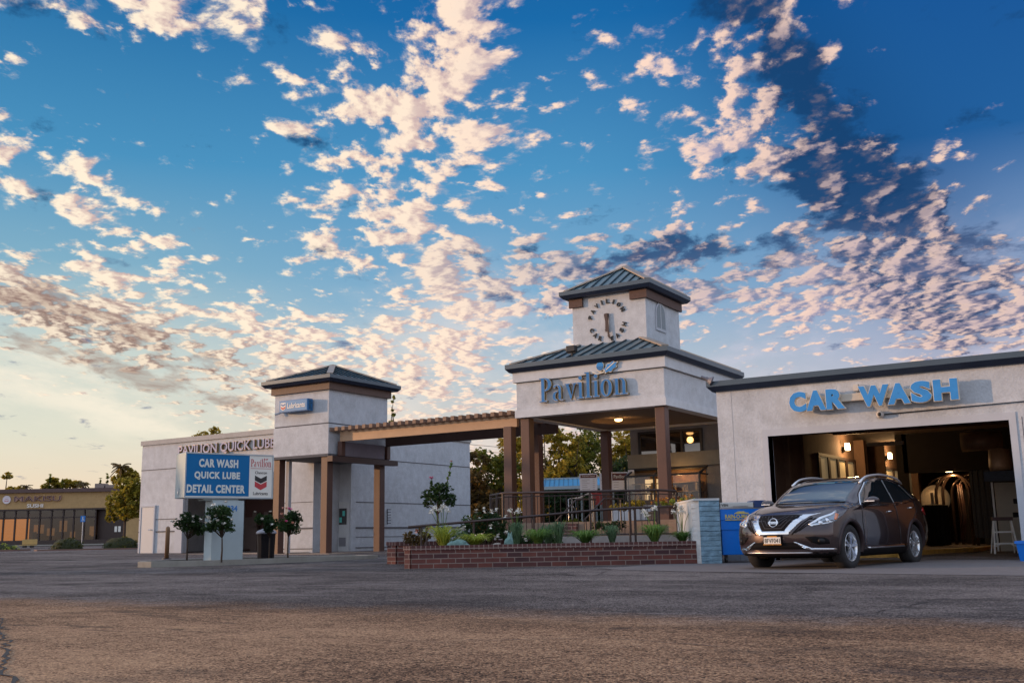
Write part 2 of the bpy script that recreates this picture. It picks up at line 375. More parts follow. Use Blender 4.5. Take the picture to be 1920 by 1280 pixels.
def glass_dark(name, c, rough=.04, metal=.0):
    m, t, b = new_mat(name); p = pos(t)
    n = noise_tex(t, p, 1.4, 3, .5, '3D')
    t.links.new(mixc(t, n, tuple(x * .6 for x in c) + (1,), tuple(x * 1.4 for x in c) + (1,)), b.inputs['Base Color'])
    b.inputs['Roughness'].default_value = rough; b.inputs['Specular IOR Level'].default_value = 1.0; b.inputs['Metallic'].default_value = metal
    b.inputs['Coat Weight'].default_value = 1.0; b.inputs['Coat Roughness'].default_value = .02
    bump(t, b, noise_tex(t, p, .9, 2, .5, '3D'), .12, .02)
    return m
WGLASS = glass_dark('window_glass', (.02, .018, .015)); CGLASS = glass_dark('car_glass', (.008, .014, .018))
def see_glass(name, tint, rough=.02):
    m, t, b = new_mat(name); t.nodes.remove(b); o = [n for n in t.nodes if n.type == 'OUTPUT_MATERIAL'][0]
    g = t.nodes.new('ShaderNodeBsdfGlossy'); g.inputs['Roughness'].default_value = rough; g.inputs[0].default_value = (1, 1, 1, 1)
    tr = t.nodes.new('ShaderNodeBsdfTransparent'); tr.inputs[0].default_value = tint
    fr = t.nodes.new('ShaderNodeFresnel'); fr.inputs[0].default_value = 1.6
    mx = t.nodes.new('ShaderNodeMixShader'); f = (N(t, fr.outputs[0]) * 1.0).clamp()
    t.links.new(f.s, mx.inputs[0]); t.links.new(tr.outputs[0], mx.inputs[1]); t.links.new(g.outputs[0], mx.inputs[2]); t.links.new(mx.outputs[0], o.inputs[0]); return m
BAYGLASS = see_glass('bay_glass', (.8, .75, .68, 1))
def brick_mat(name, c1, c2, mortar, bw, bh, ms, off=.5, vert=False):
    m, t, b = new_mat(name); s = t.nodes.new('ShaderNodeSeparateXYZ'); t.links.new(objco(t), s.inputs[0])
    x, y, z = (N(t, s.outputs[i]) for i in range(3))
    gn = t.nodes.new('ShaderNodeNewGeometry'); tv = t.nodes.new('ShaderNodeVectorTransform'); tv.vector_type = 'NORMAL'; tv.convert_from = 'WORLD'; tv.convert_to = 'OBJECT'
    t.links.new(gn.outputs['True Normal'], tv.inputs[0]); s2 = t.nodes.new('ShaderNodeSeparateXYZ'); t.links.new(tv.outputs[0], s2.inputs[0])
    ax = N(t, s2.outputs[0])._m('ABSOLUTE'); az_ = N(t, s2.outputs[2])._m('ABSOLUTE')
    side = ax.ss(.6, .8); top = az_.ss(.6, .8)
    cx = x * (1.0 - side) + y * side; cy = z * (1.0 - top) + y * top
    br = t.nodes.new('ShaderNodeTexBrick'); t.links.new(comb(t, cx, cy), br.inputs['Vector'])
    br.offset = off; br.inputs['Scale'].default_value = 1.0; br.inputs['Brick Width'].default_value = bw; br.inputs['Row Height'].default_value = bh
    br.inputs['Mortar Size'].default_value = ms; br.inputs['Mortar Smooth'].default_value = .15; br.inputs['Bias'].default_value = 0
    br.inputs['Color1'].default_value = c1; br.inputs['Color2'].default_value = c2; br.inputs['Mortar'].default_value = mortar
    n = noise_tex(t, objco(t), 3.2, 8, .7, '3D'); 
    mm = t.nodes.new('ShaderNodeMix'); mm.data_type = 'RGBA'; mm.blend_type = 'MULTIPLY'; mm.inputs[0].default_value = .85
    t.links.new(br.outputs['Color'], mm.inputs[6]); t.links.new(ramp(t, n, [(.25, (.55, .5, .5, 1)), (.75, (1, 1, 1, 1))]), mm.inputs[7])
    t.links.new(mm.outputs[2], b.inputs['Base Color']); b.inputs['Roughness'].default_value = .8
    h = (1.0 - N(t, br.outputs['Fac'])) * 1.0 + noise_tex(t, objco(t), 60, 3, .6, '3D') * .25
    bump(t, b, h, .9, .008); return m
BRICK = brick_mat('brick', (.17, .050, .036, 1), (.06, .022, .026, 1), (.27, .20, .17, 1), .305, .1, .010)
BRICKC = brick_mat('brick_cap', (.13, .042, .036, 1), (.09, .032, .03, 1), (.30, .22, .19, 1), .1, .2, .010, 0)
LEAFM = {}
def leaf_mat(name, c1, c2, c3=None):
    m, t, b = new_mat(name); p = pos(t)
    n = noise_tex(t, p, 1.7, 3, .6, '3D'); n2 = noise_tex(t, p, 24, 2, .6, '3D')
    f = ((n - .5) * 2.0 + (n2 - .5) * 1.6 + .5).clamp()
    st = [(0, c1), (.55, c2)] + ([(1, c3)] if c3 else [(1, tuple(min(1, x * 1.5) for x in c2[:3]) + (1,))])
    t.links.new(ramp(t, f, st), b.inputs['Base Color']); b.inputs['Roughness'].default_value = .55
    b.inputs['Specular IOR Level'].default_value = .3
    o = [x for x in t.nodes if x.type == 'OUTPUT_MATERIAL'][0]
    tl = t.nodes.new('ShaderNodeBsdfTranslucent'); t.links.new(ramp(t, f, st), tl.inputs[0]); mx = t.nodes.new('ShaderNodeMixShader'); mx.inputs[0].default_value = .5
    t.links.new(b.outputs[0], mx.inputs[1]); t.links.new(tl.outputs[0], mx.inputs[2]); t.links.new(mx.outputs[0], o.inputs[0]); return m
LF_DARK = leaf_mat('leaf_dark', (.012, .022, .008, 1), (.03, .055, .015, 1)); LF_MID = leaf_mat('leaf_mid', (.04, .06, .012, 1), (.15, .17, .025, 1), (.38, .32, .045, 1))
LF_GOLD = leaf_mat('leaf_gold', (.10, .09, .014, 1), (.36, .28, .035, 1), (.62, .42, .045, 1)); LF_RUST = leaf_mat('leaf_rust', (.05, .035, .012, 1), (.17, .11, .035, 1), (.34, .20, .05, 1))
LF_ROSE = leaf_mat('leaf_rose', (.015, .032, .012, 1), (.035, .075, .022, 1), (.07, .12, .03, 1)); LF_HEDGE = leaf_mat('leaf_hedge', (.02, .03, .006, 1), (.07, .08, .015, 1), (.2, .18, .02, 1))
LF_GRASS = leaf_mat('blade_green', (.05, .12, .03, 1), (.14, .26, .06, 1), (.28, .38, .08, 1)); LF_BLUEG = leaf_mat('blade_bluegreen', (.06, .11, .06, 1), (.14, .23, .12, 1))
LF_YEL = leaf_mat('blade_yellow', (.14, .20, .02, 1), (.36, .40, .06, 1))
BARK = mat('bark', (.07, .045, .03), .9, var=.4, vscale=12, bs=1, bscale=30, bdist=.02)
PETW = mat('petal_white', (.72, .68, .60), .6, var=.1); PETP = mat('petal_pink', (.62, .10, .25), .6, var=.2); PETS = mat('petal_salmon', (.6, .28, .2), .6, var=.2); PETO = mat('petal_orange', (.7, .3, .04), .6, var=.3)

# ================================================================ ground
def asphalt(name):
    """one lot surface: plain asphalt by the shops, golden low light painted into the near ground colour up to a ragged edge parallel to them"""
    m, t, b = new_mat(name); p = pos(t)
    s = t.nodes.new('ShaderNodeSeparateXYZ'); t.links.new(p, s.inputs[0]); x, y = N(t, s.outputs[0]), N(t, s.outputs[1])
    def stones(sc_):
        vo = t.nodes.new('ShaderNodeTexVoronoi'); vo.inputs['Scale'].default_value = sc_; t.links.new(p, vo.inputs['Vector'])
        q = t.nodes.new('ShaderNodeSeparateColor'); t.links.new(vo.outputs['Color'], q.inputs[0]); return N(t, q.outputs[0]), N(t, vo.outputs['Distance'])
    r1, d1 = stones(95); r2, d2 = stones(42)
    big = noise_tex(t, p, .16, 5, .62, '3D'); mid = noise_tex(t, p, .9, 6, .68, '3D'); fn = noise_tex(t, p, 9, 5, .75, '3D')
    # wheel-polished lanes running along the lot
    lane = noise_tex(t, comb(t, x * .10, y * .9), 1.0, 5, .6)
    seam = y + (mid - .5) * 2.2 + (fn - .5) * .9 + (big - .5) * 1.5  # ragged edge of the painted light
    old = seam.ss(8.3, 6.9)  # mask for the golden light put into the near ground colour
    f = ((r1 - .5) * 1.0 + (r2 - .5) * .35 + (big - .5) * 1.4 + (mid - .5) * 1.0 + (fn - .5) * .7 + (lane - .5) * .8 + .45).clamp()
    plain_c = ramp(t, f, [(0, (.020, .017, .020, 1)), (.45, (.125, .106, .102, 1)), (1, (.37, .32, .30, 1))])
    sunlit_c = ramp(t, f, [(0, (.045, .024, .014, 1)), (.40, (.28, .152, .086, 1)), (1, (.66, .41, .24, 1))])
    colr = mixc(t, old, plain_c, sunlit_c)
    w = t.nodes.new('ShaderNodeTexVoronoi'); w.feature = 'DISTANCE_TO_EDGE'; w.inputs['Scale'].default_value = .17
    t.links.new(comb(t, x + (mid - .5) * 1.8 + (fn - .5) * .12, y * 1.0 + (mid - .5) * 1.8 + (fn - .5) * .12), w.inputs['Vector'])
    cr = N(t, w.outputs['Distance']).ss(.0050, .0012) * noise_tex(t, p, .22, 2, .5, '3D').ss(.44, .56)
    patch = noise_tex(t, comb(t, x * .55, y * 1.0), .5, 5, .7).ss(.57, .72) * .55
    seal = ((noise_tex(t, comb(t, x * .25, y * 1.4), .55, 4, .6) - .5)._m('ABSOLUTE')).ss(.012, .004) * noise_tex(t, p, .3, 2, .5, '3D').ss(.5, .6) * .5
    oil = noise_tex(t, p, 1.3, 2, .5, '3D').ss(.70, .76) * .6
    colr = mixc(t, (cr * .85 + patch + oil + seal).clamp(), colr, (.016, .014, .017, 1))
    pale = noise_tex(t, comb(t, x * .35, y * 1.3), .8, 5, .7).ss(.60, .75) * .35 * (1.0 - old * .7)  # old: mask of the golden light painted into the near ground
    colr = mixc(t, pale, colr, (.30, .27, .27, 1))
    t.links.new(colr, b.inputs['Base Color']); b.inputs['Roughness'].default_value = .85; b.inputs['Specular IOR Level'].default_value = .22
    bump(t, b, (1.0 - d1 * 1.5) * 1.0 + r1 * .7 + r2 * .4 + fn * .5 - cr * 2.0, 1.0, .012); return m
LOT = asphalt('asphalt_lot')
CRACKS = [([(-9.14, 5.71), (-7.37, 4.64), (-6.0, 3.81), (-5.09, 3.23), (-4.5, 2.89)], .013), ([(-2.6, 7.4), (-2.35, 7.6), (-2.1, 8.3), (-1.9, 10.0)], .010), ([(-1.0, 9.6), (-.9, 10.3), (-1.0, 11.6)], .012),
          ([(-15.5, 13.6), (-14.0, 14.2), (-12.4, 15.8), (-10.2, 16.2)], .014), ([(-8.0, 9.4), (-6.8, 9.0), (-5.6, 8.6), (-4.6, 8.9)], .009), ([(-9.0, 17.6), (-8.0, 15.2), (-8.4, 12.8)], .010), ([(-13.0, 9.5), (-11.6, 9.2), (-10.0, 9.6)], .009), ([(-3.9, 5.4), (-3.1, 5.9), (-2.2, 5.7)], .007), ([(-22, 19), (-19, 18.4), (-15, 18.8), (-11, 18.2)], .012), ([(-4.5, 13.5), (-2.6, 13.2), (0, 13.4)], .010)]
def ground_sheet(name, xs, ys, m, lift=0.0, inside=None):
    """a sheet following the lie of the land"""
    mb = MB(); nx, ny = len(xs), len(ys)
    vs = [(x, y, gz(x, y) + lift) for y in ys for x in xs]
    fs = [(j * nx + i, j * nx + i + 1, (j + 1) * nx + i + 1, (j + 1) * nx + i) for j in range(ny - 1) for i in range(nx - 1)]
    mb.add(vs, fs); o = mb.build(name, m, smooth=True, recalc=False); tag(o, kind='structure'); return o
g = MB()
us = [-900, -400, -200, -120, -90, -70, -55, -45, -35, -28, -22, -16, -11, -7, -4, -1, 2, 5, 8, 12, 18, 28, 45, 80, 200, 500, 900]
vs_ = [-60, -20, -5, 0, 4, 8, 12, 15, 17, 19, 21, 24, 27, 30, 34, 38, 42, 50, 60, 70, 85, 100, 130, 200, 400, 900, 1600]
pts = []
for v in vs_:
    for u in us:
        p = uvw(u, v); pts.append((p.x, p.y, gz(p.x, p.y)))
nx = len(us)
g.add(pts, [(j * nx + i, j * nx + i + 1, (j + 1) * nx + i + 1, (j + 1) * nx + i) for j in range(len(vs_) - 1) for i in range(nx - 1)])
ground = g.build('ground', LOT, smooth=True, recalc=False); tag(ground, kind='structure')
# open and tar-filled cracks
CRK = mat('crack_filler', (.012, .011, .012), .7, var=.4, vscale=9)
mb = MB(); rg = random.Random(12)
for pts_, w_ in CRACKS:
    path = []
    for a, b in zip(pts_[:-1], pts_[1:]):
        L_ = sqrt((b[0] - a[0]) ** 2 + (b[1] - a[1]) ** 2); n = max(2, int(L_ / .12))
        for k in range(n): t = k / n; path.append((a[0] + (b[0] - a[0]) * t + rg.uniform(-.04, .04), a[1] + (b[1] - a[1]) * t + rg.uniform(-.04, .04)))
    path.append(pts_[-1]); vs = []
    for i, (x, y) in enumerate(path):
        x2, y2 = path[min(i + 1, len(path) - 1)]; x1, y1 = path[max(i - 1, 0)]; L_ = sqrt((x2 - x1) ** 2 + (y2 - y1) ** 2) + 1e-6; ww = w_ * rg.uniform(.35, 1.3) * (0.2 if i in (0, len(path) - 1) else 1)
        nx2, ny2 = -(y2 - y1) / L_ * ww, (x2 - x1) / L_ * ww; vs += [(x + nx2, y + ny2, gz(x, y) + .004), (x - nx2, y - ny2, gz(x, y) + .004)]
    mb.add(vs, [(2 * i, 2 * i + 1, 2 * i + 3, 2 * i + 2) for i in range(len(path) - 1)])
tag(mb.build('asphalt_cracks', CRK, recalc=False), kind='structure')
# concrete apron in front of the wash tunnel and its floor
APRON = stucco('apron_concrete', (.17, .15, .15), 40, .003, .35)
TFLOOR = mat('tunnel_floor', (.035, .025, .02), .35, var=.4, vscale=2, bs=.5, bscale=20)
mb = MB(); poly = [(-9.3, 17.9), (-8.6, 17.3), (-6.9, 16.75), (-4.1, 16.2), (-1.7, 15.65), (4, 14.9), (14, 14.6), (14, 22.3), (-9.0, 22.3)]
mb.add([(x, y, gz(x, y) + .006) for x, y in poly], [tuple(range(len(poly)))]); tag(mb.build('concrete_apron', APRON, recalc=False), kind='structure')
mb = MB(); mb.add([(-8.4, 22.3, -.012), (4, 22.3, -.012), (4, 47, -.012), (-8.4, 47, -.012)], [(0, 1, 2, 3)]); tag(mb.build('tunnel_floor', TFLOOR, recalc=False), kind='structure')
# pale walk in front of the quick lube shop
WALK = stucco('walk_concrete', (.34, .27, .21), 60, .003, .2)
mb = MB(); mb.box(-39.5, -28.2, 28.2, 30.0, -.1, .19); mb.box(-28.2, -25.0, 27.6, 31.6, -.1, .165); tag(mb.build('pavement', WALK), kind='structure')
# faint parking lines
LINE = mat('worn_line', (.26, .25, .24), .8, var=.4, vscale=6)
mb = MB()
for (a, b_) in (((-21.5, 26.2), (-24.6, 27.3)), ((-19.8, 26.4), (-23.0, 27.6)), ((-30, 20.4), (-24, 20.0)), ((-27, 22.5), (-24.5, 22.2))):
    a = Vector((a[0], a[1], 0)); b2 = Vector((b_[0], b_[1], 0)); d = (b2 - a).normalized(); s_ = Vector((-d.y, d.x, 0)) * .05
    q = [a - s_, b2 - s_, b2 + s_, a + s_]; mb.add([(p.x, p.y, gz(p.x, p.y) + .010) for p in q], [(0, 1, 2, 3)])
tag(mb.build('painted_lines', LINE, recalc=False), kind='structure')

# ================================================================ quick lube building (left) with its entrance tower
lube = empty('service_building', (-34, 30, .15), 0, 'pale stucco quick lube shop with square entrance tower and hipped metal roof', 'building')
LT = Matrix.Translation(-Vector(lube.location))
def child(mb, name, mats, parent, **k):
    """world-space mesh parented to an unrotated Empty"""
    if parent is not None and parent.type == 'EMPTY' and not parent.rotation_euler.z:
        off = parent.location; mb.v = [(x - off.x, y - off.y, z - off.z) for x, y, z in mb.v]
    return mb.build(name, mats, parent, **k)
mb = MB()
zt = 4.92
mb.box(-38.2, -35.4, 30, 30.25, 0, zt)                         # left of the bay
mb.box(-35.4, -30.0, 30, 30.25, 3.35, zt)                      # above the bay
mb.box(-30.0, -28.0, 30, 30.25, 0, zt)
mb.box(-28.25, -28.0, 30.25, 31.5, 0, zt)
mb.box(-28.0, -27.4, 31.5, 31.75, 0, zt)
mb.box(-27.65, -27.4, 31.75, 39.8, 0, zt)
mb.box(-38.2, -37.95, 30.25, 39.8, 0, zt); mb.box(-37.95, -27.65, 39.55, 39.8, 0, zt)
mb.box(-37.95, -27.65, 30.25, 39.55, 4.55, 4.6)
child(mb, 'wall', WHITE, lube)
mb = MB(); mb.box(-38.25, -28.3, 29.93, 30.0, 4.86, 5.06); mb.box(-27.4, -27.34, 31.55, 39.86, 4.98, 5.1); mb.box(-38.25, -27.34, 30.0, 30.3, 4.925, 5.055); mb.box(-27.7, -27.4, 31.5, 39.86, 4.925, 5.09)
child(mb, 'parapet', PARA, lube)
mb = MB()
for z in (3.76, 1.62): mb.box(-38.2, -35.42, 29.985, 30.0, z, z + .03)
mb.box(-38.2, -38.02 - .1, 29.97, 30.0, 1.09, 1.14); mb.box(-37.05, -35.75, 29.97, 30.0, 1.09, 1.14)
for z in (3.82, 2.08): mb.box(-27.4, -27.385, 31.8, 39.8, z, z + .03)
mb.box(-27.4, -27.37, 31.8, 39.8, 1.06, 1.12); mb.box(-27.4, -27.385, 31.8, 39.8, .72, .74)
mb.box(-27.4, -27.375, 31.8, 39.8, .30, .33)
mb.box(-30, -28.0, 29.97, 30, 1.06, 1.12); mb.box(-30, -28.0, 29.985, 30, 2.08, 2.1); mb.box(-30, -28.0, 29.985, 30, .30, .33)
for q in range(0, len(mb.v), 8):
    one = MB(); one.v = mb.v[q:q + 8]; one.f = [(0, 3, 2, 1), (4, 5, 6, 7), (0, 1, 5, 4), (1, 2, 6, 5), (2, 3, 7, 6), (3, 0, 4, 7)]; one.mi = [0] * 6; child(one, 'reveal_strip', GROOVE, lube)
d = MB(); d.box(-37.98, -37.18, 29.94, 29.99, .2, 2.16); door = child(d, 'door', DOORB, lube)
f = MB(); f.box(-38.06, -37.99, 29.92, 30, .18, 2.24); f.box(-37.17, -37.10, 29.92, 30, .18, 2.24); f.box(-37.99, -37.17, 29.92, 30, 2.17, 2.24); f.build('frame', TRIM, door).location = -lube.location
h = MB(); h.tube([(-37.28, 29.93, 1.2), (-37.28, 29.88, 1.2), (-37.4, 29.87, 1.2)], .018); h.build('handle', STEEL, door).location = -lube.location
# service bay mouth
mb = MB(); mb.box(-35.75, -35.4, 29.9, 29.995, .15, 3.4); mb.box(-35.4, -35.3, 29.9, 30.0, .15, 3.35); child(mb, 'bay_jamb', TRIM, lube)
mb = MB(); mb.box(-35.4, -30, 33.5, 33.6, 0, 3.4); child(mb, 'bay_partition', mat('bay_wall', (.07, .03, .025), .8), lube)
mb = MB()
for x in (-34.6, -33.9, -33.0, -32.1): mb.box(x, x + .4, 33.1, 33.45, .15, .9 + .35 * ((x * 7) % 1)); mb.box(x + .05, x + .3, 33.15, 33.4, 1.3, 1.9)
mb.box(-35.2, -34.4, 33.3, 33.4, .3, 1.7); GEAR = mat('bay_gear', (.10, .07, .06), .6)
for q in range(0, len(mb.v), 8):
    one = MB(); one.v = mb.v[q:q + 8]; one.f = [(0, 3, 2, 1), (4, 5, 6, 7), (0, 1, 5, 4), (1, 2, 6, 5), (2, 3, 7, 6), (3, 0, 4, 7)]; one.mi = [0] * 6; child(one, 'shelf_stock', GEAR, lube)
# recessed entrance door
d = MB(); d.box(-28.0 + .02, -27.45, 31.44, 31.495, .17, 2.1); d.box(-27.98, -27.96, 31.44, 31.495, .1, .17)
dd = child(d, 'entrance_door', mat('entry_paint', (.50, .51, .52), .5), lube)
p_ = MB(); p_.box(-27.95, -27.56, 31.425, 31.435, 1.22, 1.85); p_.build('pane', WGLASS, dd).location = -lube.location
p_ = MB(); p_.box(-27.93, -27.6, 31.42, 31.438, .38, .72); p_.build('vent', mat('vent_grey', (.2, .2, .22), .6), dd).location = -lube.location
p_ = MB(); p_.box(-27.92, -27.8, 31.415, 31.424, 1.3, 1.5); p_.box(-27.76, -27.64, 31.415, 31.424, 1.55, 1.75); p_.build('notice', mat('notice', (.1, .5, .45), .6), dd).location = -lube.location
# tower
tx0, tx1, ty0, ty1 = -28.3, -25.55, 28.1, 31.5
mb = MB(); w = .18
for z0, z1, e in ((3.70, 4.78, 0.0), (4.83, 6.03, -.02)):
    a, b, c_, d_ = tx0 - e, tx1 + e, ty0 - e, ty1 + e
    mb.box(a, b, c_, c_ + w, z0, z1); mb.box(a, b, d_ - w, d_, z0, z1); mb.box(a, a + w, c_ + w, d_ - w, z0, z1); mb.box(b - w, b, c_ + w, d_ - w, z0, z1)
mb.box(tx0 + .18, tx1 - .18, ty0 + .18, ty1 - .18, 3.8, 3.85)
child(mb, 'tower_wall', WHITE, lube)
mb = MB(); mb.box(tx0 - .05, tx1 + .04, ty0 - .05, ty1 + .04, 3.60, 3.695); child(mb, 'tower_drip_edge', GROOVE, lube)
mb = MB(); mb.box(tx0 + .03, tx1 - .03, ty0 + .03, ty1 - .03, 4.78, 4.83); child(mb, 'reveal_strip', GROOVE, lube)
mb = MB(); mb.box(tx0 - .09, tx1 + .09, ty0 - .09, ty1 + .09, 6.03, 6.30); child(mb, 'frieze', mat('frieze_brown', (.10, .055, .04), .6, var=.3, vscale=8), lube)
def hip_roof(x0, x1, y0, y1, z0, apex_z, oh, fh, parent, seam=.4, inner=None, cap=.14, nm=''):
    """fascia ring, four sloping metal sides with standing seams, hip caps; inner = half size of the tower that pierces it"""
    cx, cy_ = (x0 + x1) / 2, (y0 + y1) / 2
    X0, X1, Y0, Y1 = x0 - oh, x1 + oh, y0 - oh, y1 + oh
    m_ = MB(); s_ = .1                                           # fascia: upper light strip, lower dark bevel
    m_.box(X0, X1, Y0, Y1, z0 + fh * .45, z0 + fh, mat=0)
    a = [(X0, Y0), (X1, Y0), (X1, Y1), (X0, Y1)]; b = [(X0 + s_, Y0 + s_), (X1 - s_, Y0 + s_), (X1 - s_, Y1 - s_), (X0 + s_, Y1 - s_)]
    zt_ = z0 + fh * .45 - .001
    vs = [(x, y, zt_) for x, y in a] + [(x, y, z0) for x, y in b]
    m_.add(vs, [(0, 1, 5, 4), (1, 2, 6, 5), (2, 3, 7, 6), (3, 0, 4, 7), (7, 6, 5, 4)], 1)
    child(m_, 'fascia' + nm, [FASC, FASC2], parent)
    zb_ = z0 + fh + .003; inn = .13
    c0 = [Vector((X0 + inn, Y0 + inn, zb_)), Vector((X1 - inn, Y0 + inn, zb_)), Vector((X1 - inn, Y1 - inn, zb_)), Vector((X0 + inn, Y1 - inn, zb_))]
    ap = Vector((cx, cy_, apex_z)); r_ = MB(); sm = MB(); hc = MB()
    r_.add(c0 + [ap], [(0, 1, 4), (1, 2, 4), (2, 3, 4), (3, 0, 4)])
    for i in range(4):
        p, q = c0[i], c0[(i + 1) % 4]; L_ = (q - p).length; n_ = int(L_ / seam); nrm = (q - p).cross(ap - p).normalized()
        for k in range(1, n_):
            t_ = k / n_; s0 = p.lerp(q, t_); mid_ = p.lerp(q, .5); up_ = ap - mid_
            h_ = 1 - abs(t_ - .5) * 2; s1 = s0 + up_ * (h_ * .96)
            sm.bar(s0 + nrm * .02, s1 + nrm * .02, .035, .05, up=nrm)
        hc.bar(p + Vector((0, 0, .03)), ap + Vector((0, 0, .03)), cap * 1.6, .05, up=Vector((0, 0, 1)))
    child(r_, 'roof' + nm, ROOFM, parent); child(sm, 'roof_seams' + nm, ROOFR, parent); child(hc, 'hip_caps' + nm, HIP, parent)
hip_roof(tx0, tx1, ty0, ty1, 6.30, 7.25, .36, .24, lube, .36)
def post(x, y, z0, z1, parent, w=.30, m=BROWN2, nm='column'):
    m_ = MB(); m_.box(x - w / 2, x + w / 2, y - w / 2, y + w / 2, z0, z1); return child(m_, nm, m, parent, bevel=.012)
for (x, y) in ((-28.12, 28.28), (-25.75, 28.28), (-25.72, 31.2)): post(x, y, .1, 3.6, lube)
mb = MB(); mb.box(-28.1, -27.95, 28.6, 28.75, .1, 3.6); child(mb, 'downpipe', TRIM, lube)

# pergola
perg = empty('pergola', (-21.5, 30, .1), 0, 'long brown timber pergola bridging from entrance tower to clock pavilion', 'pergola')
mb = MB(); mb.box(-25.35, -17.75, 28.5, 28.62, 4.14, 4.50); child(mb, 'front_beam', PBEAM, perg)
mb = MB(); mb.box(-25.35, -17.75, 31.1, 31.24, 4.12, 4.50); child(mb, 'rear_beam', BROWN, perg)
n_ = 25
for i in range(n_):
    x = -25.55 + i * (7.72 / (n_ - 1)); mb = MB(); mb.box(x - .07, x + .07, 28.15, 31.6, 4.503, 4.64); child(mb, 'rafter', RAFT, perg)
for (x, y, z0, z1, w) in ((-25.33, 28.56, 3.62, 4.14, .2), (-25.33, 31.17, 3.62, 4.12, .2), (-17.98, 28.42, .0, 4.14, .3), (-18.6, 31.2, 0, 4.12, .3)): post(x, y, z0, z1, perg, w, nm='post')
mb = MB(); mb.box(-25.5, -25.25, 28.0, 31.75, 3.40, 3.60); child(mb, 'cross_beam', BROWN, perg)
mb = MB(); mb.box(-25.60 + .08, -25.3, 28.75, 31.0, 3.62, 4.14); child(mb, 'infill_panel', stucco('infill', (.22, .2, .24)), perg)

# ================================================================ clock pavilion
pav = empty('clock_pavilion', (-15, 31, 0), 0, 'stucco canopy on brown columns topped by a square clock tower with blue metal roof', 'pavilion')
px0, px1, py0, py1 = -17.6, -12.37, 28.23, 34.3
def ring(mb, x0, x1, y0, y1, z0, z1, w):
    mb.box(x0, x1, y0, y0 + w, z0, z1); mb.box(x0, x1, y1 - w, y1, z0, z1); mb.box(x0, x0 + w, y0 + w, y1 - w, z0, z1); mb.box(x1 - w, x1, y0 + w, y1 - w, z0, z1)
mb = MB(); ring(mb, px0 + .02, px1 - .02, py0 + .02, py1 - .02, 4.62, 5.50, .3); child(mb, 'canopy_wall', WHITE, pav)
mb = MB(); ring(mb, px0 - .03, px1 + .03, py0 - .03, py1 + .03, 4.38, 4.62, .38); child(mb, 'lower_band', WHITE2, pav)
mb = MB(); ring(mb, px0 - .07, px1 + .07, py0 - .07, py1 + .07, 5.53, 5.85, .4); child(mb, 'upper_band', WHITE2, pav)
mb = MB(); mb.box(px0 + .05, px1 - .05, py0 + .05, py1 - .05, 5.50, 5.53); child(mb, 'reveal_strip', GROOVE, pav)
# soffit with round coffer
mb = MB(); cx, cy_ = -15.3, 31.5; R0 = 1.15; n = 40; zc = 4.42
inner = [(cx + R0 * cos(2 * pi * k / n), cy_ + R0 * sin(2 * pi * k / n)) for k in range(n)]
def outer_pt(k):
    a = 2 * pi * k / n; c_, s_ = cos(a), sin(a); tx = ((px1 - .3 if c_ > 0 else px0 + .3) - cx) / c_ if abs(c_) > 1e-6 else 1e9; ty = ((py1 - .3 if s_ > 0 else py0 + .3) - cy_) / s_ if abs(s_) > 1e-6 else 1e9
    t_ = min(tx, ty); return (cx + c_ * t_, cy_ + s_ * t_)
outer = [outer_pt(k) for k in range(n)]
vs = [(x, y, zc) for x, y in outer] + [(x, y, zc) for x, y in inner] + [(x, y, zc + .13) for x, y in inner] + [(cx, cy_, zc + .13)]
fs = []
for k in range(n):
    k2 = (k + 1) % n; fs += [(k, k2, n + k2, n + k), (n + k, n + k2, 2 * n + k2, 2 * n + k), (2 * n + k, 2 * n + k2, 3 * n)]
mb.add(vs, fs)
corn = [(px0 + .3, py0 + .3), (px1 - .3, py0 + .3), (px1 - .3, py1 - .3), (px0 + .3, py1 - .3)]
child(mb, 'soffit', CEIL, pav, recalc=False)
for (x, y) in ((-17.35, 28.5), (-12.62, 28.5), (-17.35, 34.05), (-12.62, 34.05)): post(x, y, 0 if x < -15 and y < 30 else 1.02, 4.38, pav, .31)
hip_roof(px0, px1, py0, py1, 5.85, 7.36, .25, .26, pav, .42, nm='')
# clock tower
kx0, kx1, ky0, ky1 = -16.3, -13.62, 29.85, 32.55
mb = MB(); mb.box(kx0, kx1, ky0, ky1, 6.3, 8.42); child(mb, 'clock_tower_wall', WHITE, pav)
mb = MB()
for (a, b) in ((kx0, kx0 + .42), (kx1 - .52, kx1)): mb.box(a - .09 if a == kx0 else a, b + (.09 if b == kx1 else 0), ky0 - .09, ky0 - .004, 8.12, 8.4)
mb.box(kx1 + .004, kx1 + .09, ky0 - .004, ky1 + .09, 8.12, 8.4); BRK = mat('bracket_brown', (.085, .045, .035), .7, var=.35, vscale=9, bs=.6, bscale=40)
for q in range(0, len(mb.v), 8):
    one = MB(); one.v = mb.v[q:q + 8]; one.f = [(0, 3, 2, 1), (4, 5, 6, 7), (0, 1, 5, 4), (1, 2, 6, 5), (2, 3, 7, 6), (3, 0, 4, 7)]; one.mi = [0] * 6; child(one, 'timber_bracket', BRK, pav)
hip_roof(kx0, kx1, ky0, ky1, 8.42, 9.62, .33, .24, pav, .33)
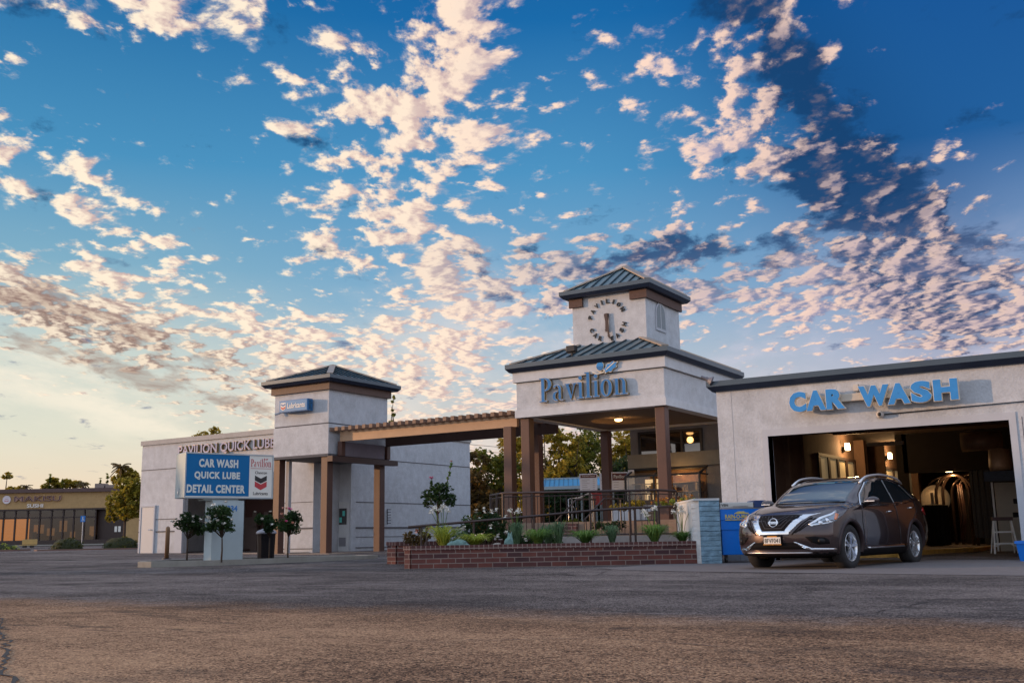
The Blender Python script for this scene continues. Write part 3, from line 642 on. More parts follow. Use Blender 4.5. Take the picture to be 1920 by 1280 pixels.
# arched louvre on the right side
M = frame((kx1 + .003, 30.95, 7.18), (0, 1, 0), (0, 0, 1))
arch = lambda w, h0, r: [(-w, 0), (w, 0), (w, h0)] + [(r * cos(a), h0 + r * 1.35 * sin(a)) for a in [pi * k / 12 for k in range(1, 12)]] + [(-w, h0)]
mb = MB(); mb.prism(arch(.40, .45, .40), 0, .035, M, 0); v_ = child(mb, 'arched_vent', TRIM, pav)
mb = MB()
for s_ in (-1, 1):
    q = [(s_ * .04, .1), (s_ * .33, .1), (s_ * .33, .5)] + [(s_ * .33 * cos(a), .5 + .42 * sin(a)) for a in [pi / 2 * k / 6 for k in range(1, 6)]] + [(s_ * .04, .9)]
    mb.prism(q if s_ > 0 else q[::-1], .036, .042, M)
mb.v = [(x - pav.location.x, y - pav.location.y, z - pav.location.z) for x, y, z in mb.v]; mb.build('louvre_panel', mat('louvre_grey', (.22, .25, .27), .7, var=.3, vscale=30), v_)
# hanging lamp in the coffer
lt = empty('ceiling_lamp', (-15.6, 31.6, 4.55), 0, 'warm glowing lamp in the coffer under the clock pavilion', 'lamp')
mb = MB(); mb.lathe([(.01, -.002), (.12, -.002), (.12, -.05), (.01, -.05)]); mb.build('canopy', BLACK, lt)
mb = MB(); mb.lathe([(.0, -.052), (.13, -.055), (.14, -.09), (.10, -.13), (.0, -.14)]); mb.build('globe', WARMLAMP, lt, smooth=True)
pl = bpy.data.lights.new('coffer_light', 'POINT'); pl.energy = 16; pl.color = (1, .5, .16); pl.shadow_soft_size = .12
po = bpy.data.objects.new('coffer_light', pl); COL.objects.link(po); po.location = (0, 0, -.34); po.parent = lt
# clock
clk = empty('wall_clock', (-15.0, 29.845, 7.55), 0, 'big clock of black letters and brown hands on the tower wall', 'clock')
CM = frame((0, 0, 0), (1, 0, 0), (0, 0, 1))
def ring_text(s, a0, a1, R=.64):
    for i, ch in enumerate(s):
        if ch == ' ': continue
        a = radians(a0 + (a1 - a0) * i / (len(s) - 1)); m_ = MB()
        Ml = CM @ Matrix.Translation((R * cos(a), R * sin(a), 0)) @ Matrix.Rotation(a - pi / 2 if sin(a) > -.05 or True else a + pi / 2, 4, 'Z')
        if s != 'PAVILION': Ml = CM @ Matrix.Translation((R * cos(a), R * sin(a), 0)) @ Matrix.Rotation(a + pi / 2, 4, 'Z')
        wd = .045 if ch == 'I' else .125
        text_mb(m_, ch, Ml @ Matrix.Translation((-wd / 2, -.075, 0)), wd, .15, .04, .03); m_.build('letter', BLACK, clk)
ring_text('PAVILION', 165, 28); ring_text('CAR WASH', 205, 342)
HAND = mat('clock_hand', (.05, .025, .02), .5)
for (a, l, w, nm, z) in ((radians(-83), .64, .05, 'minute_hand', .065), (radians(-96), .40, .055, 'hour_hand', .045)):
    m_ = MB(); c_, s_ = cos(a), sin(a); 
    q = [(-.22 * c_ - s_ * w * 1.3, -.22 * s_ + c_ * w * 1.3), (-.22 * c_ + s_ * w * 1.3, -.22 * s_ - c_ * w * 1.3), (l * .8 * c_ + s_ * w * .5, l * .8 * s_ - c_ * w * .5), (l * .8 * c_ + s_ * w, l * .8 * s_ - c_ * w), (l * c_, l * s_), (l * .8 * c_ - s_ * w, l * .8 * s_ + c_ * w), (l * .8 * c_ - s_ * w * .5, l * .8 * s_ + c_ * w * .5)]
    m_.prism(q, z, z + .02, CM); m_.build(nm, HAND, clk)

# ================================================================ serif "Pavilion" letters (drawn by hand: stems, bowls and slab serifs)
def arc_band(cx, cy, rx, ry, t, a0, a1, n=14, tv=None):
    """band of an ellipse between angles; thin at top/bottom, thick at the sides"""
    tv = t * .35 if tv is None else tv; out_, in_ = [], []
    for k in range(n + 1):
        a = radians(a0 + (a1 - a0) * k / n); c_, s_ = cos(a), sin(a)
        out_.append((cx + rx * c_, cy + ry * s_)); in_.append((cx + (rx - t) * c_, cy + (ry - tv) * s_))
    return [[out_[k], out_[k + 1], in_[k + 1], in_[k]] for k in range(n)]
def serif_glyph(ch, x):
    """quads for a glyph of cap height 1, x height .66"""
    q = []; R_ = lambda a, b, c, d: q.append([(x + a, c), (x + b, c), (x + b, d), (x + a, d)])
    S = lambda bands: q.extend([[(x + p[0], p[1]) for p in b] for b in bands])
    if ch == 'P': R_(.10, .24, .0, 1.0); R_(.0, .36, 0, .045); R_(.0, .24, .955, 1.0); S(arc_band(.26, .72, .34, .28, .15, -90, 90)); adv = .66
    elif ch == 'a': R_(.30, .41, .10, .50); S(arc_band(.20, .47, .21, .19, .11, 0, 150)); S(arc_band(.20, .19, .20, .20, .12, 80, 290)); S(arc_band(.47, .10, .17, .10, .07, 180, 300)); adv = .60
    elif ch == 'v': q.append([(x + .05, .62), (x + .19, .62), (x + .33, .12), (x + .28, 0)]); q.append([(x + .28, 0), (x + .33, .12), (x + .46, .62), (x + .51, .62), (x + .31, 0)]); R_(0, .25, .615, .66); R_(.38, .58, .615, .66); adv = .60
    elif ch in 'ij': R_(.09, .22, .0, .66); R_(0, .31, 0, .045); R_(.0, .10, .615, .66); adv = .36
    elif ch == 'l': R_(.09, .22, .0, 1.05); R_(0, .31, 0, .045); R_(.0, .10, 1.0, 1.05); adv = .36
    elif ch == 'o': S(arc_band(.27, .33, .27, .35, .14, 0, 360, 28)); adv = .60
    elif ch == 'n': R_(.09, .22, .0, .66); R_(0, .31, 0, .045); R_(.0, .10, .615, .66); R_(.43, .56, 0, .42); R_(.34, .66, 0, .045); S(arc_band(.36, .42, .20, .25, .13, 0, 120)); adv = .68
    if ch == 'i': S([[(.155 + .085 * cos(radians(45 * k)), .84 + .085 * sin(radians(45 * k))) for k in range(8)]])
    return q, adv
def quads_mb(mb, quads, M, sx, sy, z0, z1, mat, eps=.0007):
    for i, p in enumerate(quads):
        A = sum(p[k][0] * p[(k + 1) % len(p)][1] - p[(k + 1) % len(p)][0] * p[k][1] for k in range(len(p)))
        if A < 0: p = p[::-1]
        mb.prism([(a * sx, b * sy) for a, b in p], z0 - eps * (i % 7), z1 + eps * (i % 7), M, mat)
def grow(p, e):
    cx = sum(a for a, b in p) / len(p); cy = sum(b for a, b in p) / len(p)
    xs_ = [a for a, b in p]; ys_ = [b for a, b in p]; return [(a + (e if a > cx else -e), b + (e if b > cy else -e)) for a, b in p]
def serif_word(word, M, w, h, depth, parent, m_side, m_edge, m_face):
    x = 0; gl = []
    for ch in word:
        q, adv = serif_glyph(ch, x); gl.append((ch, q)); x += adv + .02
    sx = w / x; sy = h / 1.05
    for ch, q in gl:
        m_ = MB(); 
        quads_mb(m_, [grow(p, .014) for p in q], M, sx, sy, 0, depth, 0)
        quads_mb(m_, [grow(p, .014) for p in q], M, sx, sy, depth + .006, depth + .012, 1)
        quads_mb(m_, q, M, sx, sy, depth + .02, depth + .03, 2)
        m_.build('letter', [m_side, m_edge, m_face], parent)
    return sx, sy, x
psign = empty('pavilion_sign', (-16.62, 28.2, 4.80), 0, 'raised blue serif Pavilion letters with acorn and oak leaf on canopy wall', 'sign')
PM = wallframe((0, 0, 0))
sx, sy, xx = serif_word('Pavilion', PM, 3.12, .80, .09, psign, GOLD, CREAM, mat('serif_blue', (.03, .17, .42), .4, var=.3, vscale=2.5, spec=.3))
# acorn and leaf emblem over the i
ex = 3.12 * .70; ez = .90
m_ = MB(); ac = [(ex + .12 * cos(a) * (1 if sin(a) < .5 else .8), ez + .05 + .15 * sin(a)) for a in [2 * pi * k / 20 for k in range(20)]]
lf = []
for k in range(26):
    a = 2 * pi * k / 26; rr = .19 * (1 + .18 * cos(a * 7)); lf.append((ex + .36 + rr * 1.15 * cos(a) * cos(.5) - rr * .6 * sin(a) * sin(.5), ez - .02 + rr * 1.15 * cos(a) * sin(.5) + rr * .6 * sin(a) * cos(.5)))
for poly_, z in ((ac, 0), (lf, .004)):
    big_ = [(sum(p[0] for p in poly_) / len(poly_) + (x - sum(p[0] for p in poly_) / len(poly_)) * 1.16, sum(p[1] for p in poly_) / len(poly_) + (y - sum(p[1] for p in poly_) / len(poly_)) * 1.16) for x, y in poly_]
    m_.prism(big_, .0, .095 + z, PM, 0); m_.prism(big_, .097 + z, .103 + z, PM, 1); m_.prism(poly_, .11 + z, .12 + z, PM, 2)
cup = [(x, min(y, ez + .03)) for x, y in ac]
m_.prism([p for p in cup], .126, .13, PM, 3); m_.prism([(ex + .2, ez - .09), (ex + .22, ez - .11), (ex + .52, ez + .1), (ex + .5, ez + .12)], .128, .134, PM, 1)
st = [(ex - .28 + .0, ez - .12), (ex - .1, ez - .2), (ex + .12, ez - .16), (ex + .2, ez - .08)]
m_.tube([PM @ Vector((a, b, .1)) for a, b in st], .022, 6, 1); m_.build('acorn_emblem', [GOLD, CREAM, BLUEL, BLUE], psign)
# floodlight on the roof
fl = empty('roof_floodlight', (-15.55, 28.35, 6.22), 0, 'small black floodlight on canopy roof below the clock', 'light')
mb = MB(); mb.box(-.16, .16, -.11, .1, .12, .32); mb.build('housing', BLACK, fl, bevel=.02); mb = MB(); mb.box(-.03, .03, -.03, .03, -.12, .12); mb.box(-.14, .14, -.02, .02, .08, .12); mb.build('bracket', BLACK, fl)

# ================================================================ office wall behind the pavilion
off = empty('office_building', (-14, 37, 0), 0, 'grey stucco office with wide upper window and bay window behind the pavilion', 'building')
mb = MB(); mb.box(-16.7, -9.0, 34.75, 42, 3.5, 4.62); mb.box(-16.7, -9, 34.75, 42, 0.0, 3.0); child(mb, 'wall', GREY, off)
mb = MB(); mb.box(-16.78, -9.0, 34.62, 42.1, 3.0, 3.5); mb.box(-16.85, -12.0, 34.55, 42.1, 4.62, 4.72); child(mb, 'belt_course', GREYD, off)
REFL = glass_dark('mirror_glass', (.10, .09, .08), .03, .9)
w_ = MB(); w_.box(-16.35, -13.85, 34.66, 34.745, 3.25, 3.32); w_.box(-16.35, -13.85, 34.66, 34.745, 4.24, 4.32); w_.box(-16.35, -16.26, 34.66, 34.745, 3.32, 4.24); w_.box(-13.94, -13.85, 34.66, 34.745, 3.32, 4.24)
w_.box(-14.68, -14.6, 34.66, 34.745, 3.32, 4.24); w_.box(-15.55, -15.5, 34.66, 34.745, 3.32, 4.24); wf = child(w_, 'upper_window', BLACK, off)
g_ = MB(); g_.box(-16.26, -13.94, 34.70, 34.72, 3.32, 4.24); g_.build('pane', REFL, wf).location = -off.location
bl_ = bpy.data.lights.new('bay_fill_light', 'POINT'); bl_.energy = 14; bl_.color = (1, .6, .25); bl_.shadow_soft_size = .1  # added lamp, stands in for the sunset reflected in the bay
bo_ = bpy.data.objects.new('bay_fill_light', bl_); COL.objects.link(bo_); bo_.location = Vector((-14.6, 34.25, 2.6)) - Vector(off.location); bo_.parent = off
# bay window with lean-to glass roof
b_ = MB(); X0, X1, Yf, Yw, Z0, Z1, Z2 = -16.6, -13.75, 34.0, 34.74, 1.78, 2.68, 2.95
for x in (X0, X1, (X0 + X1) / 2 - .3): b_.bar((x, Yf, Z0), (x, Yf, Z1), .06, .06, up=(0, 1, 0)); b_.bar((x, Yf, Z1), (x, Yw, Z2), .06, .06)
b_.bar((X0, Yf, Z1), (X1, Yf, Z1), .07, .07); b_.bar((X0, Yf, Z0), (X1, Yf, Z0), .09, .09); b_.bar((X0, Yw, Z2), (X1, Yw, Z2), .07, .07); b_.bar((X0, Yf, Z0), (X0, Yw, Z0), .06, .06); b_.bar((X1, Yf, Z0), (X1, Yw, Z0), .06, .06); b_.bar((X0, Yf, Z1), (X0, Yw, Z1), .05, .05); b_.bar((X1, Yf, Z1), (X1, Yw, Z1), .05, .05)
b_.box(X0, X1, Yf, Yw, Z0 - .16, Z0 - .05); bay = child(b_, 'bay_window', BLACK, off)
g_ = MB(); g_.add([(X0, Yf, Z0), (X1, Yf, Z0), (X1, Yf, Z1), (X0, Yf, Z1)], [(0, 1, 2, 3)]); g_.add([(X0, Yf, Z1), (X1, Yf, Z1), (X1, Yw, Z2), (X0, Yw, Z2)], [(0, 1, 2, 3)]); g_.add([(X1, Yf, Z0), (X1, Yw, Z0), (X1, Yw, Z1), (X1, Yf, Z1)], [(0, 1, 2, 3)])
g_.build('glazing', BAYGLASS, bay, recalc=False).location = -off.location
g_ = MB(); g_.box(X0 + .05, X1 - .05, 34.72, 34.745, Z0, Z1 + .2); g_.build('inner_wall', mat('bay_inner', (.16, .08, .035), .7, var=.7, vscale=5), bay).location = -off.location
rng = random.Random(8); g_ = MB()
for k in range(46):
    x = rng.uniform(X0 + .15, X1 - .15); zz = rng.choice([Z0 + .02, Z0 + .32]); hh = rng.uniform(.1, .34); y = rng.uniform(Yf + .2, Yw - .15); ww = rng.uniform(.03, .1)
    g_.box(x, x + ww, y, y + ww, zz, zz + hh)
for z in (Z0 + .3, Z0 + .62): g_.box(X0 + .1, X1 - .1, Yf + .3, Yw - .05, z, z + .02)
g_.build('display_goods', mat('goods', (.34, .22, .09), .4, .3, .8, 9), bay).location = -off.location
g_ = MB(); g_.box(-16.1, -15.75, 34.6, 34.7, Z0, Z1 - .1); g_.box(-15.65, -15.25, 34.6, 34.7, Z0, Z1 - .1); g_.build('glow_panel', mat('pale_glow', (.75, .66, .5), .6, emit=(1, .72, .38), estr=.75), bay).location = -off.location  # pale panels given a warm glow of their own
g_ = MB(); text_mb(g_, 'MARKET', wallframe((-14.9, Yf - .012, Z0 + .1)), .85, .17, .004, .0); g_.build('window_lettering', mat('faint_letter', (.4, .36, .3), .6), bay).location = -off.location

# ================================================================ car wash building
wash = empty('car_wash_building', (-5, 23, 0), 0, 'white stucco car wash hall with dark metal fascia and wide open tunnel mouth', 'building')
WX0, WX1, WY = -8.55, 9.0, 22.4
OX0, OX1, OZ = -7.4, -2.53, 2.70
mb = MB()
mb.box(WX0, OX0, WY, WY + .3, -.3, 3.80); mb.box(OX0, OX1, WY, WY + .3, OZ, 3.80); mb.box(OX1, WX1, WY, WY + .3, -.3, 3.80)
mb.box(WX0, WX0 + .25, WY + .3, 47, -.3, 3.8); mb.box(WX1 - .25, WX1, WY + .3, 47, -.3, 3.8)
child(mb, 'wall', WHITE, wash)
mb = MB(); T_ = .13
mb.box(OX0 - T_, OX0, WY - .02, WY + .32, -.2, OZ + .15); mb.box(OX1, OX1 + T_, WY - .02, WY + .32, -.2, OZ + .15); mb.box(OX0, OX1, WY - .02, WY + .32, OZ, OZ + .15)
child(mb, 'opening_surround', TRIM, wash)
mb = MB(); mb.box(WX0 - .17, WX1 + .2, WY - .17, 47.1, 3.90, 4.02, mat=0)
vs = [(WX0 - .17, WY - .17, 3.899), (WX1 + .2, WY - .17, 3.899), (WX1 + .2, 47.1, 3.899), (WX0 - .17, 47.1, 3.899), (WX0 - .07, WY - .07, 3.79), (WX1 + .1, WY - .07, 3.79), (WX1 + .1, 47, 3.79), (WX0 - .07, 47, 3.79)]
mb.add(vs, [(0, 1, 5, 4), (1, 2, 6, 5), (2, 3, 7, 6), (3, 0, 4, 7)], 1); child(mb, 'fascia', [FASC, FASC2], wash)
mb = MB(); mb.box(WX0 + .02, WX1 - .02, WY + .1, 46.9, 4.02, 4.03); child(mb, 'roof', GREYD, wash)
mb = MB(); mb.box(OX1 + T_ + .10, OX1 + T_ + .112, WY - .004, WY + .01, -.1, 2.75); child(mb, 'control_joint', GROOVE, wash)
mb = MB(); mb.box(-8.2, -8.19, WY - .003, WY + .01, -.1, 3.78); child(mb, 'control_joint', mat('joint_pale', (.30, .31, .33), .9), wash)
# tunnel interior
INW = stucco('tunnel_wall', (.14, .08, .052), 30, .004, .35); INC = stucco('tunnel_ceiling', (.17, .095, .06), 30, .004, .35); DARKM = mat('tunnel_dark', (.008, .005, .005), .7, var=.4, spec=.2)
DARKB = mat('tunnel_dark_blue', (.015, .02, .035), .7, var=.5, vscale=14)
TWX = -7.95
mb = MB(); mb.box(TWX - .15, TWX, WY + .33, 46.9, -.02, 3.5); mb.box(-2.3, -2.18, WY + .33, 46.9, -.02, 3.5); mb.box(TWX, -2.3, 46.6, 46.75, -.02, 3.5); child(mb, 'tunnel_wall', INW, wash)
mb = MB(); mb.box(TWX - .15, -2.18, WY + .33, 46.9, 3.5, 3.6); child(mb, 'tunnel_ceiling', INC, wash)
for y in (24.6, 27.2, 29.8): m_ = MB(); m_.box(TWX, -2.3, y, y + .14, 3.30, 3.49); child(m_, 'ceiling_beam', INC, wash)
for (y, w_, d_) in ((25.2, .10, .12), (26.6, .3, .08), (32.0, .35, .30), (33.6, .2, .5), (38.6, .4, .5)): m_ = MB(); m_.box(TWX, TWX + d_, y, y + w_, -.01, 3.3); child(m_, 'wall_post', INW, wash)
for (y0, y1, n_) in ((28.1, 31.8, 4), (34.5, 38.2, 3)):
    f = MB(); z0, z1 = 1.35, 2.62
    for k in range(n_ + 1): yy = y0 + (y1 - y0) * k / n_; f.box(TWX + .003, TWX + .06, yy - .09, yy + .09, z0, z1)
    f.box(TWX + .003, TWX + .065, y0 - .09, y1 + .09, z1, z1 + .08); f.box(TWX + .003, TWX + .065, y0 - .09, y1 + .09, z0 - .06, z0); fo = child(f, 'inner_window', mat('window_post', (.035, .02, .018), .6), wash)
    g_ = MB(); g_.box(TWX + .004, TWX + .02, y0, y1, z0, z1); g_.build('pane', mat('lit_blind', (.42, .35, .22), .6, var=.25, vscale=2, emit=(1, .74, .4), estr=.10), fo).location = -wash.location
def thing_mb(name, loc, label, cat, group=None): return empty(name, loc, 0, label, cat, group)
por = thing_mb('wash_portal', (-4.9, 33, 0), 'dark header and curtain hanging across the wash tunnel', 'machine')
mb = MB(); mb.box(-6.75, -2.3, 33, 33.3, 2.30, 3.48); child(mb, 'header', DARKM, por)
mb = MB(); mb.box(-6.95, -6.62, 33, 33.3, 0, 3.48); child(mb, 'leg', DARKM, por)
mb = MB()
for k in range(16): x = -4.95 + k * .075; mb.box(x, x + .065, 33.05 + .03 * (k % 2), 33.09 + .03 * (k % 2), .35, 2.3)
child(mb, 'cloth_curtain', DARKB, por)
rng = random.Random(5); APIPE = mat('arch_pipe', (.09, .055, .04), .25, .7)
for (x, y, R_, h_, lab) in ((-5.75, 35.2, .55, 1.7, 'nearest dark wash arch of curved pipes with hoses in the tunnel'), (-5.35, 36.6, .7, 1.75, 'middle wash arch of curved pipes with hoses in the tunnel'), (-6.6, 40.0, .9, 1.9, 'farthest wash arch of curved pipes in the tunnel')):
    a_ = thing_mb('wash_arch', (x, y, 0), lab, 'machine', 'wash arches in the tunnel')
    for s_, dy in ((0, 0), (.16, .25)):
        m_ = MB(); pts = [(-R_ + s_, dy, 0), (-R_ + s_, dy, h_)] + [(-(R_ - s_) * cos(t), dy, h_ + .6 * sin(t)) for t in [pi * k / 12 for k in range(1, 12)]] + [(R_ - s_, dy, h_), (R_ - s_, dy, 0)]
        m_.tube(pts, .05, 8); m_.build('pipe', APIPE, a_, smooth=True)
    m_ = MB()
    for k in range(5): xx = R_ - .1 - rng.random() * R_ * .7; m_.tube([(xx, .1, h_ + .3), (xx + .06, .05, h_ * .6), (xx - .05, .1, .3)], .018, 6)
    m_.build('hose', mat('hose_brown', (.07, .028, .02), .4, var=.5, vscale=6), a_, smooth=True)
for (x, y, r_, h, lab, c) in ((-6.35, 34.8, .40, 1.35, 'dark cloth wash roller left in the tunnel', DARKM), (-5.45, 37.5, .45, 1.9, 'dark cloth wash roller in the middle of the tunnel', DARKM), (-4.55, 34.9, .36, 2.1, 'blue-black cloth wash roller right in the tunnel', DARKB)):
    b_ = thing_mb('wash_roller', (x, y, 0), lab, 'machine', 'cloth rollers in the tunnel')
    m_ = MB(); n = 40
    m_.lathe([(.05, .1), (r_, .14), (r_, h), (.05, h + .05)], n=n); m_.v = [(a * (1 + .10 * (i % 2)), b * (1 + .10 * (i % 2)), c_) for i, (a, b, c_) in enumerate(m_.v)]
    m_.build('cloth', c, b_); m_ = MB(); m_.tube([(0, 0, 0), (0, 0, h + .4)], .05); m_.build('shaft', STEEL, b_)
bl = thing_mb('round_blower', (-7.0, 38.9, 1.65), 'pale ribbed round blower housing deep in the tunnel', 'machine')
mb = MB(); mb.lathe([(.0, -.2), (.3, -.2), (.48, -.08), (.5, 0), (.48, .1), (.3, .2), (0, .2)], Matrix.Rotation(pi / 2, 4, 'X')); mb.build('housing', mat('blower', (.6, .48, .34), .4, .2, .3, 12, emit=(1, .7, .4), estr=.03), bl, smooth=True)  # housing given a faint warm glow though it is no lamp
mb = MB(); mb.tube([(0, 0, -.5), (0, 0, -1.65)], .07); mb.build('stand', DARKM, bl)
cv_ = thing_mb('conveyor_track', (-5.2, 26, 0), 'yellow edged conveyor guide rail on the tunnel floor', 'conveyor')
YELD = mat('worn_yellow', (.50, .27, .05), .5, var=.5, vscale=7)
mb = MB(); mb.bar((-6.1, 23.9, .05), (-5.15, 24.6, .06), .10, .08); mb.bar((-5.15, 24.0, .08), (-5.15, 24.65, .08), .1, .14); mb.bar((-5.1, 24.4, .10), (-4.3, 27.8, .12), .12, .10); mb.bar((-4.3, 27.8, .1), (-4.3, 40, .1), .12, .1); child(mb, 'guide_rail', YELD, cv_)
mb = MB(); mb.box(-5.6, -5.4, 25.0, 40, 0.0, .06); child(mb, 'chain_channel', DARKM, cv_)
dc = thing_mb('blower_duct', (-3.95, 28.5, 2.78), 'brownish round duct under the tunnel ceiling at right', 'duct')
mb = MB(); mb.tube([(-.42, 0, 0), (.52, 0, 0)], .24, 20); mb.build('duct', mat('duct_metal', (.32, .2, .12), .45, .3, .3, 6, emit=(1, .5, .2), estr=0), dc, smooth=True)
mb = MB(); mb.bar((-.3, 0, .2), (-.3, 0, .7), .04, .02); mb.bar((.4, 0, .2), (.4, 0, .7), .04, .02); mb.build('hanger', BLACK, dc)
dc = thing_mb('vacuum_drum', (-3.33, 27.0, 1.95), 'upright brown drum beside the right tunnel wall', 'machine')
mb = MB(); mb.lathe([(0, 0), (.24, 0), (.26, .1), (.24, .5), (0, .55)]); mb.build('drum', mat('drum_brown', (.36, .21, .12), .5, .2, .3), dc, smooth=True); mb = MB(); mb.box(-.35, .35, -.3, .3, -.25, -.02); mb.build('shelf', DARKB, dc); mb = MB(); mb.box(.25, .3, .2, .28, -1.95, -.25); mb.build('leg', DARKM, dc)
tubl = thing_mb('ceiling_fixture', (-6.0, 27.6, 2.75), 'long pale strip fixture under the tunnel ceiling', 'light')
mb = MB(); mb.box(-.5, .4, -.06, .06, 0, .09); mb.build('tray', mat('fixture', (.45, .36, .24), .5), tubl); mb = MB(); mb.bar((-.3, 0, .09), (-.3, 0, .74), .02, .02); mb.bar((.3, 0, .09), (.3, 0, .74), .02, .02); mb.build('hanger', BLACK, tubl)
cb = thing_mb('storage_cabinet', (-3.5, 29.0, 0), 'pale tall cabinet against the right tunnel wall', 'cabinet')
mb = MB(); mb.box(-.28, .8, 0, .5, .0, 1.75); mb.build('body', mat('cab_paint', (.40, .35, .28), .5), cb, bevel=.01); mb = MB(); mb.box(.30, .315, -.012, -.002, .15, 1.65); mb.build('door_gap', BLACK, cb)
mb = MB(); mb.box(-.34, -.3, -.1, -.05, 0, 2.0); mb.build('corner_rail', ALU, cb)
sp_ = thing_mb('sprayer_rack', (-3.05, 27.6, .0), 'black wall bracket rack behind the step ladder', 'rack')
mb = MB(); mb.box(0, .06, 0, .06, 0, 1.5); mb.build('pole', DARKM, sp_); mb = MB(); mb.box(-.16, .0, 0, .1, 1.18, 1.3); mb.box(-.2, .0, 0, .1, .86, .98); mb.build('arms', DARKM, sp_)
for (y, z, lab) in ((30.7, 2.98, 'lit wall lamp above the nearer tunnel windows'), (36.1, 3.02, 'lit wall lamp above the farther tunnel windows')):
    w_ = thing_mb('wall_lamp', (TWX, y, z), lab, 'lamp', 'lit wall lamps in the wash tunnel')
    m_ = MB(); m_.box(0.003, .10, -.08, .08, -.10, .04); m_.build('housing', BLACK, w_, bevel=.01)
    m_ = MB(); m_.box(.101, .20, -.10, .10, -.06, .14); m_.build('lens', LAMP, w_, bevel=.015)
    p_ = bpy.data.lights.new('wall_lamp_light', 'POINT'); p_.energy = 60; p_.color = (1, .62, .28); p_.shadow_soft_size = .08
    o_ = bpy.data.objects.new('wall_lamp_light', p_); COL.objects.link(o_); o_.parent = w_; o_.location = (.34, 0, .02)
w_ = thing_mb('work_light', (-5.75, 34.6, 2.36), 'small bright spot light on top of the wash arch', 'lamp')
m_ = MB(); m_.box(-.09, .09, -.06, .06, 0, .06); m_.build('lens', LAMP, w_); m_ = MB(); m_.box(-.11, .11, -.07, .07, .061, .1); m_.build('housing', BLACK, w_)
p_ = bpy.data.lights.new('work_light_light', 'POINT'); p_.energy = 26; p_.color = (1, .6, .26); p_.shadow_soft_size = .06; o_ = bpy.data.objects.new('work_light_light', p_); COL.objects.link(o_); o_.parent = w_; o_.location = (0, .5, -.12)
# CAR WASH sign on its raceway
s_ = empty('car_wash_sign', (-6.80, 22.38, 3.14), 0, 'large blue CAR WASH channel letters above the tunnel mouth', 'sign')
SM = wallframe((0, -.16, 0))
mb = MB(); mb.box(.35, 3.3, -.15, -.01, .17, .33); mb.build('raceway', mat('raceway', (.50, .45, .38), .6), s_, bevel=.01)
mb = MB(); mb.box(1.36, 1.46, -.12, -.01, .38, .52); mb.tube([(1.41, -.06, .33), (1.41, -.06, .38)], .02); mb.build('junction_box', mat('jbox', (.55, .50, .44), .6), s_)
cell = [(540, 655), (648, 778), (774, 896), None, (975, 1163), (1145, 1283), (1281, 1405), (1410, 1553)]
letters('CAR WASH', SM, 3.45, .46, .10, .078, [CREAM, BLUEL], s_, cells=[((c[0] - 540) / 1013, (c[1] - 540) / 1013) if c else None for c in cell])
# dome camera with conduit
cm = empty('dome_camera', (-4.95, 22.375, 2.99), 0, 'small white dome camera under the CAR WASH letters', 'camera')
mb = MB(); mb.lathe([(0, .0), (.075, .0), (.08, .04), (.06, .09), (.03, .12), (0, .125)], Matrix.Rotation(pi / 2, 4, 'X')); mb.build('housing', mat('cam_white', (.6, .56, .52), .4), cm, smooth=True)
mb = MB(); mb.lathe([(0, .118), (.04, .112), (.035, .135), (0, .14)], Matrix.Rotation(pi / 2, 4, 'X') @ Matrix.Translation((0.0, .0, 0))); mb.build('lens', BLACK, cm, smooth=True)
mb = MB(); mb.tube([(.06, -.01, 0), (3.3, -.01, .06)], .012, 6); mb.build('cable', BLACK, cm)
hn = empty('horn_speaker', (-8.72, 22.2, 4.03), 0, 'grey horn speaker on the left corner of the car wash roof', 'speaker')
Mh = frame((0, 0, .1), (0, 0, 1), (.75, -.66, .0)); Mh = Matrix.Translation((0, 0, .07)) @ Matrix.Rotation(radians(-65), 4, Vector((-.5, .86, 0))) @ Matrix.Rotation(pi, 4, 'X')
mb = MB(); mb.lathe([(.03, -.10), (.035, -.02), (.045, .04), (.07, .11), (.12, .17), (.11, .165), (.05, .06), (0, .05)], Mh, 20); mb.build('horn', mat('horn_grey', (.14, .13, .15), .5), hn, smooth=True)
mb = MB(); mb.tube([(.12, .08, -.02), (.1, .05, .05), (.03, .0, .09)], .018); mb.build('bracket', BLACK, hn)

# ladder
ld = empty('step_ladder', (-3.38, 26.9, -.01), radians(18), 'short aluminium step ladder with brown top standing inside tunnel mouth', 'ladder')
H_ = .80
for sx_ in (-1, 1):
    m_ = MB(); m_.bar((sx_ * .26, 0, 0), (sx_ * .19, .16, H_), .035, .05, up=(0, 1, 0)); m_.build('rail', ALU, ld)
    m_ = MB(); m_.bar((sx_ * .26, .46, 0), (sx_ * .19, .22, H_), .025, .03, up=(0, 1, 0)); m_.build('rear_leg', ALU, ld)
for k in (1, 2): z = H_ * k / 3; m_ = MB(); m_.box(-.24 + .02 * k, .24 - .02 * k, z * .2 - .05, z * .2 + .05, z - .015, z + .02); m_.build('tread', ALU, ld)
m_ = MB(); m_.box(-.22, .22, .06, .30, H_, H_ + .08); m_.build('top_cap', mat('ladder_cap', (.10, .06, .06), .5), ld, bevel=.01)
m_ = MB(); m_.bar((-.24, .01, .2), (-.12, .03, .25), .015, .02); m_.bar((.24, .01, .2), (.12, .03, .25), .015, .02); m_.build('brace', ALU, ld)
